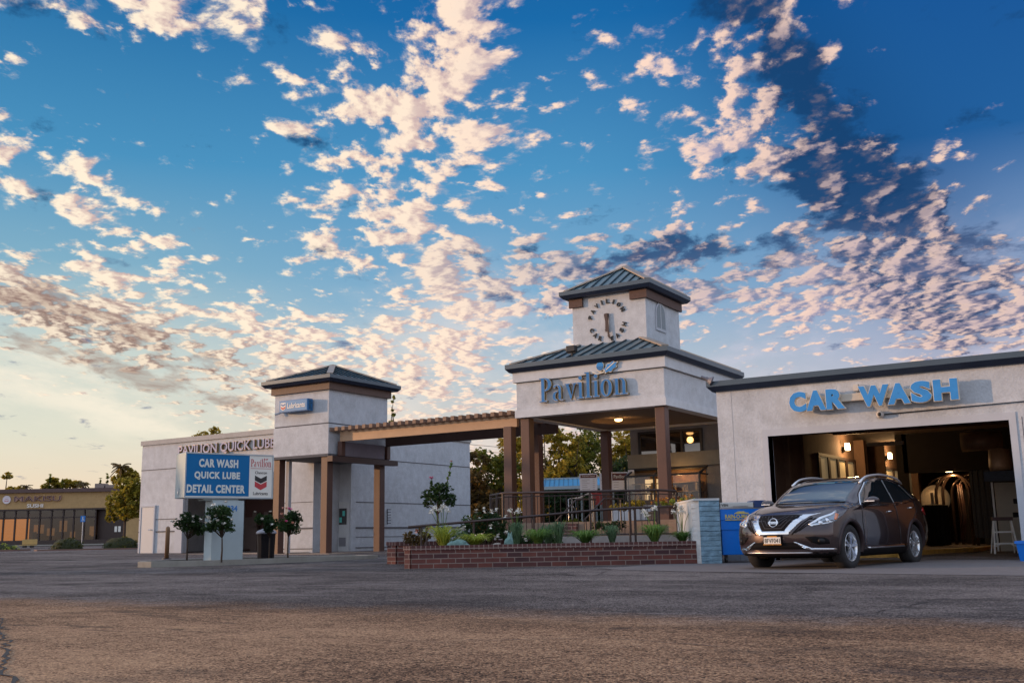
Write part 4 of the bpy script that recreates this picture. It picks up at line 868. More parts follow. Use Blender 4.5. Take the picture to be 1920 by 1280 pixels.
# blue bin at the right jamb
bn = empty('blue_bin', (-2.28, 21.75, -.03), 0, 'open bright blue plastic bin at the right tunnel jamb', 'bin')
m_ = MB(); a, b, h = .21, .26, .40
vs = [(-a, -a, 0), (a, -a, 0), (a, a, 0), (-a, a, 0), (-b, -b, h), (b, -b, h), (b, b, h), (-b, b, h), (-b + .02, -b + .02, h), (b - .02, -b + .02, h), (b - .02, b - .02, h), (-b + .02, b - .02, h), (-a + .02, -a + .02, .02), (a - .02, -a + .02, .02), (a - .02, a - .02, .02), (-a + .02, a - .02, .02)]
fs = [(3, 2, 1, 0), (12, 13, 14, 15)]
for k in range(4): k2 = (k + 1) % 4; fs += [(k, k2, 4 + k2, 4 + k), (4 + k, 4 + k2, 8 + k2, 8 + k), (8 + k, 8 + k2, 12 + k2, 12 + k)]
m_.add(vs, fs); m_.build('tub', PLASB, bn, bevel=.008)
m_ = MB(); [m_.box(-b - .015, b + .015, -b - .015, -b, h - .05, h), m_.box(b, b + .015, -b, b, h - .05, h), m_.box(-b - .015, -b, -b, b, h - .05, h), m_.box(-b, b, b, b + .015, h - .05, h)]; m_.build('rim', PLASB, bn)

# ================================================================ block wall, blue machine
P0, P1 = uvw(3.78, 21.75), uvw(4.35, 22.6)
cw = empty('block_wall', uvw(3.80, 21.62, -.05), YAW, 'split-face block wall stub painted blue with white front end', 'wall')
NB = 13; m_ = MB(); rng = random.Random(3)
CMU_MAT = brick_mat('split_block', (.07, .22, .36, 1), (.05, .17, .30, 1), (.03, .10, .18, 1), .4, .1, .008)
nx_, nz_ = 26, 44
def rough_face(mb, org, ax, L_, Hh, n1, n2, amp, nrm, joints=True, mat_=0):
    vs = []
    for j in range(n2 + 1):
        for i in range(n1 + 1):
            s = L_ * i / n1; z = Hh * j / n2; p = Vector(org) + Vector(ax) * s + Vector((0, 0, z))
            e = mnoise.noise(Vector((s * 9, z * 9, 3.3))) * amp + mnoise.noise(Vector((s * 25, z * 25, 7))) * amp * .5
            if joints and (z % .1) < .012: e = -amp * 1.2
            if i in (0, n1) : e = min(e, 0)
            vs.append(p + Vector(nrm) * e)
    mb.add(vs, [(j * (n1 + 1) + i, j * (n1 + 1) + i + 1, (j + 1) * (n1 + 1) + i + 1, (j + 1) * (n1 + 1) + i) for j in range(n2) for i in range(n1)], mat_)
W_ = .42; D_ = 2.4
rough_face(m_, (0, 0, 0), (1, 0, 0), W_, 1.33, 16, 112, .014, (0, -1, 0), True, 0)
m_.add([(0, 0, 1.33), (W_, 0, 1.33), (W_, D_, 1.33), (0, D_, 1.33), (W_, 0, 0), (W_, D_, 0)], [(0, 1, 2, 3), (1, 4, 5, 2)], 0)
m_.build('blue_face', mat('split_blue', (.19, .31, .40), .85, var=.35, vscale=7, bs=.6, bscale=60, bdist=.01), cw, recalc=True)
m_ = MB(); 
# white end turned towards the left
V = [(-.20, .42), (0, 0)]
vs = []; n2 = 60; rg = random.Random(2)
for j in range(n2 + 1):
    z = 1.35 * j / n2; e = .018 * mnoise.noise(Vector((0, 0, z * 12))) + .01 * mnoise.noise(Vector((2, 0, z * 40)))
    if z < .5: e -= .03 * (z / .5 - .3 if z > .2 else 0)
    vs += [(-.10 + e, .32, z), (-.002, -.003, z)]
m_.add(vs, [(2 * j, 2 * j + 1, 2 * j + 3, 2 * j + 2) for j in range(n2)]); m_.box(-.1, W_ + .01, .01, D_, 1.332, 1.375); m_.box(-.09, -.01, .33, D_, 0, 1.33); m_.add([(-.1, .32, 1.34), (0, 0, 1.34), (.0, .32, 1.34)], [(0, 1, 2)])
m_.build('white_end', CMUW, cw)
mc = empty('vacuum_machine', uvw(4.62, 21.75, -.0), YAW + radians(4), 'bright blue cabinet machine with white lid and gold lettering beside car', 'machine')
m_ = MB(); m_.box(-.36, .62, 0, .55, .17, .85); m_.build('lower_cabinet', PLASB, mc, bevel=.012)
m_ = MB(); m_.box(-.38, .62, -.03, .55, .87, 1.10); m_.add([(-.38, -.031, 1.1), (.62, -.031, 1.1), (.62, -.03, .62), (-.38, -.03, .62)], []); m_.build('upper_cabinet', PLASB, mc, bevel=.01)
m_ = MB(); m_.box(-.37, .62, -.018, -.002, .68, .868); m_.build('front_panel', PLASB, mc)
m_ = MB(); m_.box(-.37, .34, -.02, .5, 1.125, 1.235); m_.build('top_deck', mat('deck', (.55, .55, .52), .4), mc, bevel=.015)
m_ = MB(); m_.box(-.38, .62, -.035, .55, 1.102, 1.122); m_.build('edge_trim', STEEL, mc)
m_ = MB(); m_.box(-.50, -.39, -.06, .5, .12, 1.26); m_.build('side_post', mat('post_dark', (.05, .03, .045), .5), mc, bevel=.01)
m_ = MB(); m_.box(-.45, -.42, -.08, -.061, 1.16, 1.2); m_.build('red_button', RED, mc)
m_ = MB(); m_.box(-.10, .22, -.03, -.021, 1.14, 1.17); m_.build('slot', STEEL, mc)
m_ = MB(); text_mb(m_, 'VSN', wallframe((-.34, -.022, 1.155)), .14, .05, .004, .02); m_.build('lettering', BLACK, mc)
m_ = MB(); m_.box(.36, .62, 0, .5, 1.125, 1.27); m_.build('control_box', mat('ctrl', (.02, .05, .16), .4), mc, bevel=.01)
GO = mat('gold_decal', (.62, .50, .16), .45, var=.25, vscale=20)
m_ = MB(); M_ = wallframe((-.28, -.034, .90)); text_mb(m_, 'RAIN-O-MATIC', M_, .62, .09, .006, .03); m_.prism([(.0, -.03), (.6, -.03), (.6, -.012), (0, -.012)], .0, .006, M_); m_.prism([(.2, .11), (.28, .15), (.40, .15), (.44, .125), (.5, .12), (.5, .10), (.2, .10)], 0, .005, M_); m_.build('decal', GO, mc)
for (x, y) in ((-.28, .06), (.5, .06), (-.28, .48), (.5, .48)):
    m_ = MB(); m_.lathe([(0, -.02), (.055, -.02), (.06, 0), (.055, .02), (0, .02)], Matrix.Translation((x, y, .065)) @ Matrix.Rotation(pi / 2, 4, 'Y'), 14); m_.box(x - .03, x + .03, y - .03, y + .03, .1, .17); m_.build('caster', BLACK, mc)

# ================================================================ brick planter, ramp, railings, plinths
pl_ = empty('brick_planter', uvw(-2.16, 21.8, 0), YAW, 'low dark red brick planter wall with soldier course cap', 'planter')
Z1_ = .465
m_ = MB(); m_.box(0, 5.95, 0, .20, -.1, Z1_ - .095); m_.build('wall', BRICK, pl_); m_ = MB(); m_.box(-.02, 5.95, -.02, .22, Z1_ - .093, Z1_); m_.build('cap', BRICKC, pl_)
e_ = MB(); e_.box(0, .2, 0, .26, -.1, Z1_ - .095); o_ = e_.build('angled_end', BRICK, pl_); o_.matrix_local = frame((-.165, .19, 0), (.165, -.19, 0), (.19, .165, 0))
e_ = MB(); e_.box(-.02, .27, -.02, .26, Z1_ - .093, Z1_ - .002); o_ = e_.build('angled_cap', BRICKC, pl_); o_.matrix_local = frame((-.165, .19, 0), (.165, -.19, 0), (.19, .165, 0))
# planter returns back-left
e_ = MB(); e_.box(0, 3.2, 0, .2, -.1, Z1_ - .095); o_ = e_.build('return_wall', BRICK, pl_); o_.matrix_local = frame((-.15, .24, 0), (.03, 1, 0), (-1, .03, 0)) @ Matrix.Translation((0, -.2, 0))
so_ = MB(); so_.box(-.0, 6.6, .22, 3.0, .2, .43); so_.build('soil', SOIL, pl_)
rw = empty('ramp_wall', uvw(-2.95, 25.0, 0), YAW, 'rear brick ramp wall with lit end standing behind planter', 'wall')
m_ = MB(); m_.box(0.14, 3.6, 0, .2, -.1, .46); m_.build('wall', BRICK, rw); m_ = MB(); m_.box(.12, 3.6, -.02, .22, .462, .55); m_.build('cap', BRICKC, rw)
e_ = MB(); e_.box(0, .3, 0, .26, -.1, .46); o_ = e_.build('angled_end', BRICK, rw); o_.matrix_local = frame((-.13, .22, 0), (.25, -.22, 0), (.22, .25, 0))
e_ = MB(); e_.box(-.02, .35, -.02, .26, .462, .548); o_ = e_.build('angled_cap', BRICKC, rw); o_.matrix_local = frame((-.13, .22, 0), (.25, -.22, 0), (.22, .25, 0))
m_ = MB(); m_.box(3.6, 7.0, .4, 3.0, .0, .60); rp = m_.build('ramp_slab', mat('ramp_slab', (.32, .29, .27), .8, var=.2, vscale=5), rw)
# plinths around the pavilion
pln = empty('concrete_plinth', (-15, 28, 0), 0, 'brown concrete plinth walls carrying pavilion columns', 'wall')
m_ = MB(); m_.box(-17.3, -11.6, 27.95, 28.2, 0, 1.03); m_.box(-11.85, -11.6, 28.2, 34, 0, 1.03); m_.box(-11.55, -9.9, 26.2, 28.0, 0, .92); child(m_, 'wall', CONC, pln, bevel=.01)
m_ = MB(); m_.box(-17.5, -11.9, 28.3, 34.4, .0, .70); child(m_, 'floor_slab', CONC, pln)
m_ = MB(); m_.box(-16.0, -15.3, 27.85, 27.94, .5, .98); child(m_, 'brick_inset', BRICK, pln)
for (x0, x1, y0, y1, h, lab) in ((-14.2, -12.9, 30.6, 32.0, 1.34, 'tan concrete planter box behind front right column'), (-12.2, -11.0, 28.6, 30.0, 1.38, 'tan concrete planter box with orange flowers beside block wall')):
    p_ = empty('planter_box', ((x0 + x1) / 2, (y0 + y1) / 2, .6), 0, lab, 'planter', 'planter boxes under the pavilion')
    m_ = MB(); m_.box(x0, x1, y0, y1, .6, h - .06); m_.box(x0 - .03, x1 + .03, y0 - .03, y1 + .03, h - .058, h); child(m_, 'box', mat('tan_conc', (.26, .18, .12), .85, var=.2, vscale=6, bs=.5, bscale=40), p_, bevel=.01)
    m_ = MB(); m_.box(x0 + .08, x1 - .08, y0 + .08, y1 - .08, h + .001, h + .02); child(m_, 'soil', SOIL, p_)
def rail_thing(lab, loc=(0, 0, 0)): return empty('handrail', loc, 0, lab, 'railing')
def U3(u, v, z): return uvw(u, v, z)
r1 = rail_thing('long sloping brown handrail rising along the planter', U3(0, 24, .5))
def rl(mb, name, root, m=RAIL, **k):
    mb.v = [(x - root.location.x, y - root.location.y, z - root.location.z) for x, y, z in mb.v]; return mb.build(name, m, root, **k)
m_ = MB(); m_.tube([U3(-2.45, 24, .875), U3(.42, 24, 1.07), U3(1.72, 24, 1.17), U3(2.62, 24, 1.215), U3(4.04, 24, 1.245)], .030, 10); rl(m_, 'top_rail', r1, smooth=True)
for (u, z) in ((-2.15, .88), (-2.03, .89), (-.95, .97), (.42, 1.06), (1.72, 1.17), (2.62, 1.21), (2.74, 1.21), (3.24, 1.22)): m_ = MB(); m_.tube([U3(u, 24, .35), U3(u, 24, z)], .026, 8); rl(m_, 'post', r1)
m_ = MB(); m_.tube([U3(2.74, 24, .93), U3(3.24, 24, .93)], .015, 6); 
for k in range(1, 4): m_.tube([U3(2.74 + k * .125, 24, .93), U3(2.74 + k * .125, 24, 1.2)], .008, 5)
rl(m_, 'infill', r1)
r2 = rail_thing('tall brown guard rail with thin balusters on the pavilion terrace', U3(2, 25.5, .6))
top = [U3(-.62, 26.6, 1.66), U3(-.29, 25.5, 1.665), U3(3.5, 25.5, 1.675), U3(4.0, 25.9, 1.66)]
m_ = MB(); m_.tube(top, .030, 10); rl(m_, 'top_rail', r2, smooth=True)
m_ = MB(); m_.tube([p - Vector((0, 0, 1.04)) for p in top], .02, 8); m_.tube([p - Vector((0, 0, .09)) for p in top], .014, 6); rl(m_, 'bottom_rail', r2)
for (u, v) in ((-.62, 26.6), (-.29, 25.5), (-.45, 26.0), (.42, 25.5), (1.83, 25.5), (2.80, 25.5), (3.5, 25.5), (4.0, 25.9)): m_ = MB(); m_.tube([U3(u, v, .45), U3(u, v, 1.65)], .028, 8); rl(m_, 'post', r2)
m_ = MB()
for k in range(1, 27): u = -.29 + k * 3.79 / 27; m_.tube([U3(u, 25.5, .63), U3(u, 25.5, 1.6)], .009, 5)
for k in range(1, 7): t_ = k / 7; m_.tube([U3(-.62 + .33 * t_, 26.6 - 1.1 * t_, .63), U3(-.62 + .33 * t_, 26.6 - 1.1 * t_, 1.6)], .009, 5)
rl(m_, 'balusters', r2)
for (u0, lab) in ((1.18, 'left stair handrail bent over the steps'), (1.95, 'right stair handrail bent over the steps')):
    r3 = rail_thing(lab, U3(u0, 29, .8)); m_ = MB(); m_.tube([U3(u0 - .05, 29, 1.02), U3(u0 + .55, 29.4, 1.62), U3(u0 + 1.15, 30.2, 1.64)], .026, 8); rl(m_, 'rail', r3, smooth=True)
    m_ = MB(); m_.tube([U3(u0 + .0, 29.0, .7), U3(u0 + 0, 29.0, 1.06)], .022, 8); m_.tube([U3(u0 + 1.1, 30.15, .7), U3(u0 + 1.1, 30.15, 1.62)], .022, 8); rl(m_, 'post', r3)
# short ladder-like hooks on the tower side
# kerb island with the pylon sign
isl = [uvw(-9.32, 26.0), uvw(-8.9, 25.75), uvw(-7.4, 26.3), uvw(-5.2, 28.2), uvw(-4.3, 29.6), uvw(-4.0, 30.6), uvw(-4.6, 31.0), uvw(-6.5, 30.8), uvw(-9.1, 28.9), uvw(-9.55, 26.8)]
def island(name, poly, z0, h, w, m1, m2, label):
    n = len(poly); c_ = sum((Vector(p) for p in poly), Vector()) / n; inn = [Vector(p) + (c_ - Vector(p)).normalized() * w for p in poly]
    m_ = MB(); vs = [(p.x, p.y, z0) for p in poly] + [(p.x, p.y, z0 + h) for p in poly] + [(p.x, p.y, z0 + h) for p in inn] + [(p.x, p.y, z0 + h - .04) for p in inn]
    fs = []
    for k in range(n): k2 = (k + 1) % n; fs += [(k, k2, n + k2, n + k), (n + k, n + k2, 2 * n + k2, 2 * n + k), (2 * n + k, 2 * n + k2, 3 * n + k2, 3 * n + k)]
    m_.add(vs, fs, 0); m_.add([(p.x, p.y, z0 + h - .03) for p in inn], [tuple(range(n))], 1)
    o = m_.build(name, [m1, m2], bevel=.01); tag(o, kind='structure'); return o
island('kerb_island', isl, -.02, .20, .17, CONCG, SOIL, '')

# pylon sign
PYA = uvw(-8.41, 26.5); PYB = uvw(-6.51, 28.03); pd = (PYB - PYA).normalized(); PL_ = (PYB - PYA).length; prz = atan2(pd.y, pd.x)
py = empty('pylon_sign', (PYA.x, PYA.y, 0), prz, 'roadside cabinet sign with blue panel reading CAR WASH QUICK LUBE DETAIL CENTER', 'sign')
z0, z1 = 1.735, 2.895; m_ = MB(); m_.box(0, PL_, 0, .62, z0, z1); m_.build('cabinet', SIGNM, py, bevel=.012)
m_ = MB(); m_.box(0, PL_, -.02, 0, z1 - .03, z1 + .004); m_.box(0, PL_, -.02, 0, z0 - .004, z0 + .03); m_.box(-.004, .03, -.02, 0, z0 + .03, z1 - .03); m_.box(PL_ - .03, PL_ + .004, -.02, 0, z0 + .03, z1 - .03); m_.build('face_frame', mat('frame_metal', (.36, .40, .42), .4, .3), py)
xb = .03 + 1.72
m_ = MB(); m_.box(.035, xb, -.008, -.001, z0 + .055, z1 - .035); m_.build('blue_panel', BLUEP, py)
m_ = MB(); m_.box(xb + .003, PL_ - .032, -.008, -.001, z0 + .032, z1 - .032); m_.box(.032, xb, -.006, -.001, z0 + .032, z0 + .052); m_.build('white_panel', SIGNW, py)
m_ = MB()
for (s, x, z, w, h) in (('CAR WASH', .36, 2.525, 1.07, .215), ('QUICK LUBE', .25, 2.20, 1.24, .215), ('DETAIL CENTER', .06, 1.865, 1.58, .215)): text_mb(m_, s, wallframe((x, -.009, z)), w, h, .008, .045)
m_.build('lettering', mat('sign_letter_white', (.62, .64, .60), .5, var=.04), py)
xr = xb + .04; wr = PL_ - .06 - xr
m_ = MB(); q = []; x = 0
for ch in 'Pavilion': a_, adv = serif_glyph(ch, x); q += a_; x += adv + .02
quads_mb(m_, q, wallframe((xr, -.0085, 2.575)), wr / x, .20, 0, .004, 0, .0003); m_.prism([(0, 0), (wr, 0), (wr, .01), (0, .01)], 0, .004, wallframe((xr, -.0085, 2.525)))
m_.prism([(.62 * wr, .20), (.66 * wr, .235), (.70 * wr, .20), (.66 * wr, .185)], 0, .004, wallframe((xr, -.0085, 2.575))); m_.prism([(.70 * wr, .19), (.76 * wr, .22), (.84 * wr, .215), (.78 * wr, .185)], 0, .004, wallframe((xr, -.0085, 2.575))); m_.build('serif_lettering', RED, py)
cxm = xr + wr / 2; m_ = MB(); text_mb(m_, 'Chevron', wallframe((cxm - .17, -.0085, 2.385)), .34, .075, .004, .008); text_mb(m_, 'Lubricants', wallframe((cxm - .21, -.0085, 1.83)), .42, .085, .004, .012)
cw2 = .17
m_.prism([(-cw2, .17), (-cw2, .04), (0, -.04), (cw2, .04), (cw2, .17), (0, .09)], 0, .004, wallframe((cxm, -.0085, 2.175))); m_.build('black_marks', BLACK, py)
m_ = MB(); m_.prism([(-cw2, .17), (-cw2, .03), (0, -.06), (cw2, .03), (cw2, .17), (0, .09)], 0, .004, wallframe((cxm, -.0085, 2.02))); m_.build('red_chevron', RED, py)
m_ = MB(); m_.box(-.012, -.001, .34, .44, 1.83, 1.99); m_.build('access_cover', mat('cover', (.33, .36, .38), .5), py); m_ = MB(); m_.box(-.02, -.0125, .37, .41, 1.86, 1.92); m_.build('switch', STEEL, py)
m_ = MB(); m_.box(.78, 1.65, .02, .5, -.05, 1.68); m_.box(.55, 1.5, .05, .45, 1.68, 1.733); m_.build('base', stucco('pylon_base', (.40, .47, .49), 90, .002, .10), py, bevel=.01)
m_ = MB(); text_mb(m_, '334', wallframe((1.18, .019, 1.40)), .28, .15, .006, .03); m_.build('house_number', mat('number_blue', (.03, .16, .42), .5), py)
# Lubricants box sign on the tower
ls = empty('box_sign', (-27.72, 28.06, 5.30), 0, 'small blue Lubricants box sign with chevron badge on tower', 'sign')
m_ = MB(); m_.box(0, 1.42, -.28, 0, 0, .44); m_.build('cabinet', BLUE, ls, bevel=.012)
m_ = MB(); m_.box(.03, 1.39, -.288, -.281, .03, .41); m_.build('face', mat('lub_face', (.03, .20, .42), .35), ls)
m_ = MB(); text_mb(m_, 'Lubricants', wallframe((.42, -.29, .13)), .88, .2, .006, .02)
m_.build('lettering', SIGNW, ls); m_ = MB()
bd = [(.08, .34), (.08, .12), (.21, .05), (.34, .12), (.34, .34)]; m_.prism(bd, .0, .003, wallframe((0, -.29, .02))); m_.build('badge', SIGNW, ls)
m_ = MB(); m_.prism([(.10, .31), (.10, .25), (.21, .20), (.32, .25), (.32, .31), (.21, .27)], .004, .007, wallframe((0, -.29, .02))); m_.build('blue_chevron', BLUE, ls)
m_ = MB(); m_.prism([(.10, .20), (.10, .13), (.21, .08), (.32, .13), (.32, .20), (.21, .15)], .004, .007, wallframe((0, -.29, .02))); m_.build('red_chevron', RED, ls)
m_ = MB(); 
for k in range(5): m_.box(1.421, 1.424, -.22 + .02 * (k % 2), -.05 - .03 * (k % 3), .05 + k * .07, .09 + k * .07)
m_.build('end_pattern', mat('end_dark', (.01, .06, .12), .5), ls)
fc = empty('bullet_camera', (-27.95, 28.06, 5.28), 0, 'white bullet camera left of the Lubricants sign', 'camera'); m_ = MB(); m_.tube([(.02, -.05, .05), (-.12, -.14, .0)], .045, 12); m_.build('housing', TRIM, fc); m_ = MB(); m_.tube([(.05, 0, .05), (0, -.1, .04)], .02); m_.build('bracket', TRIM, fc)
# PAVILION QUICK LUBE letters
ql = empty('quick_lube_sign', (-35.7, 29.97, 4.22), 0, 'raised PAVILION QUICK LUBE channel letters along the parapet', 'sign')
QF = mat('faded_face', (.19, .24, .42), .5, var=.2)
letters('PAVILION QUICK LUBE', wallframe((0, 0, 0)), 5.72, .47, .10, .03, [GOLD, QF], ql)
# tower-side wall ladder hooks
hk = empty('wall_rack', (-27.37, 33.7, 1.22), 0, 'small black rack of pegs on the pale side wall', 'rack'); m_ = MB(); m_.box(0, .02, 0, .03, 0, .62)
for k in range(6): m_.box(.02, .2, 0, .02, .04 + k * .11, .06 + k * .11)
m_.build('rack', BLACK, hk)
# bollard, trash can
bo = empty('bollard', uvw(-10.6, 32.0, .14), 0, 'brown steel bollard beside the service bay', 'bollard'); m_ = MB(); m_.tube([(0, 0, 0), (0, 0, .88), (0, 0, .95), (0, 0, .98)], [.065, .065, .055, .02], 20); m_.build('post', mat('bollard_paint', (.17, .09, .04), .5), bo, smooth=True); m_ = MB(); m_.lathe([(.0, 0), (.13, 0), (.13, .02), (.09, .03)]); m_.build('base_plate', BLACK, bo)
tr_ = empty('trash_can', uvw(-6.95, 29.3, .1), radians(20), 'dark ribbed trash can with pale lid behind the pylon', 'trash can')
m_ = MB(); m_.lathe([(.0, 0), (.22, .0), (.25, .72), (0, .72)], n=26); m_.v = [(a * (1 + .03 * (i % 2)), b * (1 + .03 * (i % 2)), c_) for i, (a, b, c_) in enumerate(m_.v)]; m_.build('body', PLASD, tr_)
m_ = MB(); m_.lathe([(.0, .86), (.1, .86), (.24, .81), (.28, .76), (.28, .72), (0, .72)], n=26); m_.build('lid', mat('lid_grey', (.30, .30, .34), .5), tr_, smooth=True)

# ================================================================ the parked car (local: x from nose to tail, y to its right-hand side, z up)
PAINT, _t, _b = new_mat('car_paint')
_n = noise_tex(_t, objco(_t), 400, 2, .5, '3D')
_t.links.new(mixc(_t, _n, (.028, .017, .019, 1), (.060, .036, .036, 1)), _b.inputs['Base Color'])
_b.inputs['Metallic'].default_value = .6; _b.inputs['Roughness'].default_value = .22; _b.inputs['Coat Weight'].default_value = 1.0; _b.inputs['Coat Roughness'].default_value = .03
CHROME = mat('chrome', (.75, .75, .77), .10, 1.0, .03); SATIN = mat('satin_silver', (.75, .75, .77), .30, .7, .05); TYRE = mat('tyre_rubber', (.018, .017, .018), .8, var=.25, bs=.4, bscale=60)
TRIMB = mat('black_trim', (.008, .007, .008), .75, var=.2, spec=.12); LENS = see_glass('lamp_glass', (.85, .88, .9, 1)); RIMM = mat('rim_alloy', (.75, .77, .80), .25, .8, .08); RIMD = mat('rim_dark', (.012, .012, .014), .5, .3, .1)
REDL = mat('tail_lens', (.45, .01, .01), .15, coat=1.0); AMB = mat('amber_lens', (.6, .16, .03), .2, coat=1.0); CINT = mat('car_interior', (.05, .045, .04), .8); LEATH = mat('seat_leather', (.30, .26, .20), .6)
def curve(keys):
    xs = [k[0] for k in keys]; ys = [k[1] for k in keys]; n = len(xs)
    m = [0] * n
    for i in range(n):
        if i == 0: m[i] = (ys[1] - ys[0]) / (xs[1] - xs[0])
        elif i == n - 1: m[i] = (ys[-1] - ys[-2]) / (xs[-1] - xs[-2])
        else:
            a = (ys[i] - ys[i - 1]) / (xs[i] - xs[i - 1]); b = (ys[i + 1] - ys[i]) / (xs[i + 1] - xs[i]); m[i] = 0 if a * b <= 0 else 2 * a * b / (a + b)
    def f(x):
        if x <= xs[0]: return ys[0]
        if x >= xs[-1]: return ys[-1]
        i = max(k for k in range(n) if xs[k] <= x); i = min(i, n - 2); h = xs[i + 1] - xs[i]; t = (x - xs[i]) / h
        return (2 * t**3 - 3 * t**2 + 1) * ys[i] + (t**3 - 2 * t**2 + t) * h * m[i] + (-2 * t**3 + 3 * t**2) * ys[i + 1] + (t**3 - t**2) * h * m[i + 1]
    return f
cw_ = curve([(0, .885), (.25, .925), (.8, .952), (1.5, .945), (2.5, .955), (3.7, .965), (4.2, .945), (4.6, .90), (4.9, .84)])
czb = curve([(0, .24), (.6, .22), (1.5, .20), (3.6, .21), (4.4, .26), (4.9, .36)])
czs = curve([(0, .80), (.3, .90), (.8, 1.0), (1.35, 1.06), (2.2, 1.085), (3.2, 1.12), (3.9, 1.20), (4.4, 1.19), (4.9, 1.06)])
czt = curve([(0, .86), (.12, .95), (.5, 1.06), (1.0, 1.125), (1.32, 1.155), (1.75, 1.385), (2.15, 1.565), (2.5, 1.635), (3.0, 1.665), (3.6, 1.650), (4.2, 1.58), (4.5, 1.50), (4.70, 1.22), (4.9, 1.08)])
cy5 = curve([(0, .66), (.5, .72), (1.0, .74), (1.32, .74), (1.75, .71), (2.2, .68), (3.0, .685), (3.8, .66), (4.4, .61), (4.7, .68), (4.9, .66)])
cd5 = curve([(0, .05), (.5, .035), (1.0, .03), (1.32, .03), (2.2, .05), (3.0, .045), (4.3, .07), (4.7, .05), (4.9, .04)])
def section(x):
    w, zb, zs, zt, y5 = cw_(x), czb(x), czs(x), czt(x), cy5(x); z5 = zt - cd5(x); tum = .955 if x > 1.2 else .97
    P = [(0, zb), (.55 * w, zb), (.86 * w, zb + .015), (.965 * w, zb + .10), (.992 * w, zb + .25), (1.0 * w, .62), (.992 * w, .80), (.975 * w, (zs + .80) / 2 + .03), (.945 * w, zs)]
    P += [(.945 * w + (y5 - .945 * w) * .33, zs + (z5 - zs) * .36), (.945 * w + (y5 - .945 * w) * .68, zs + (z5 - zs) * .72), (y5, z5), (y5 * .86, z5 + (zt - z5) * .45), (y5 * .55, zt - (zt - z5) * .18), (0, zt)]
    return P
def catmull(P, sub):
    out = []; n = len(P)
    for i in range(n - 1):
        p0 = P[max(i - 1, 0)]; p1 = P[i]; p2 = P[i + 1]; p3 = P[min(i + 2, n - 1)]
        if i == 0: p0 = (-p2[0], p2[1])
        if i == n - 2: p3 = (-p1[0], p1[1])
        for s in range(sub):
            t = s / sub; out.append(tuple(.5 * ((2 * p1[k]) + (-p0[k] + p2[k]) * t + (2 * p0[k] - 5 * p1[k] + 4 * p2[k] - p3[k]) * t * t + (-p0[k] + 3 * p1[k] - 3 * p2[k] + p3[k]) * t**3) for k in (0, 1)))
    out.append(P[-1]); return out
SUB = 3
def nose(x, y, z):
    """plan bow and lean of the front and tail faces"""
    f = max(0, 1 - x / 1.1); bow = .34 * (abs(y) / .9) ** 2.6
    lean = .16 * max(0, (z - .62) / .35) ** 1.6 + .05 * max(0, (.45 - z) / .2) ** 1.5
    b = max(0, (x - 3.9) / 1.0); rb = .22 * (abs(y) / .9) ** 2.6 + .10 * max(0, (z - .7) / .5) - .0
    return x + (bow + lean) * f ** 1.3 - rb * b ** 1.2
st_ = [.02 + i * .08 for i in range(17)] + [1.34 + i * .07 for i in range(18)] + [2.6 + i * .09 for i in range(18)] + [4.2 + .05 * i for i in range(15)]
st_ = sorted(set([s for s in st_ if s < 4.89])) + [4.9]
rings = []
def full_ring(x, k=1.0, xs_=None):
    h = catmull(section(x), SUB); zc = .62
    pts = [(y * k, zc + (z - zc) * k) for y, z in h]; r_ = pts + [(-y, z) for y, z in pts[-2:0:-1]]
    xx = x if xs_ is None else xs_; return [(nose(xx, y, z), y, z) for y, z in r_]
for k, xs_ in ((.12, -.085), (.4, -.083), (.7, -.075), (.86, -.060), (.94, -.042), (.98, -.02)): rings.append(full_ring(.02, k, xs_))
for x in st_: rings.append(full_ring(x))
for k, xs_ in ((.98, 4.93), (.9, 4.965), (.6, 4.985), (.12, 4.99)): rings.append(full_ring(4.9, k, xs_))
m_ = MB(); n = len(rings[0]); m_.v = [v for r_ in rings for v in r_]
m_.f = [(i * n + k, i * n + (k + 1) % n, (i + 1) * n + (k + 1) % n, (i + 1) * n + k) for i in range(len(rings) - 1) for k in range(n)] + [tuple(range(n))[::-1], tuple(range((len(rings) - 1) * n, len(rings) * n))]
m_.mi = [0] * len(m_.f)
AX, RX, TW = .955, 3.78, .80
CARX = uvw(632 / 1937 * 18.1 * 1.02 - .31, 18.1)                    # contact of near front tyre
cdir = uvw(.668, .744); cside = uvw(-.744, .668)
CZ = -.035
corg = CARX - cdir * AX + cside * .86
car = empty('parked_car', (corg.x, corg.y, CZ), atan2(cdir.y, cdir.x), 'dark brown crossover with silver roof rails parked half out of the tunnel', 'car')
body = m_.build('body', [PAINT, TRIMB], car, smooth=True)
# wheel arches cut right into the shell
cut = MB()
for x in (AX, RX):
    for s in (-1, 1):
        M = Matrix.Translation((x, s * .62, .385)) @ Matrix.Rotation(pi / 2, 4, 'X'); k = .425
        cut.lathe([(0.0001, -.45), (k, -.45), (k, .45), (.0001, .45)], M, 40)
co = cut.build('cut', TRIMB, None); 
bpy.context.view_layer.update()
co.data.transform(car.matrix_world)
bmod = body.modifiers.new('b', 'BOOLEAN'); bmod.object = co; bmod.operation = 'DIFFERENCE'; bmod.solver = 'EXACT'
try: bmod.material_mode = 'TRANSFER'
except Exception: pass
dg = bpy.context.evaluated_depsgraph_get(); nm = bpy.data.meshes.new_from_object(body.evaluated_get(dg)); body.modifiers.clear(); old = body.data; body.data = nm; nm.name = 'body'; bpy.data.objects.remove(co)
for p in nm.polygons:
    p.use_smooth = True
    c_ = p.center
    if any((c_.x - x) ** 2 + (c_.z - .385) ** 2 < .4235 ** 2 for x in (AX, RX)) and abs(c_.y) < .99 and abs(c_.z - .3) < .6: p.material_index = 1
    if c_.z < .30 and p.normal.z < .5: p.material_index = 1
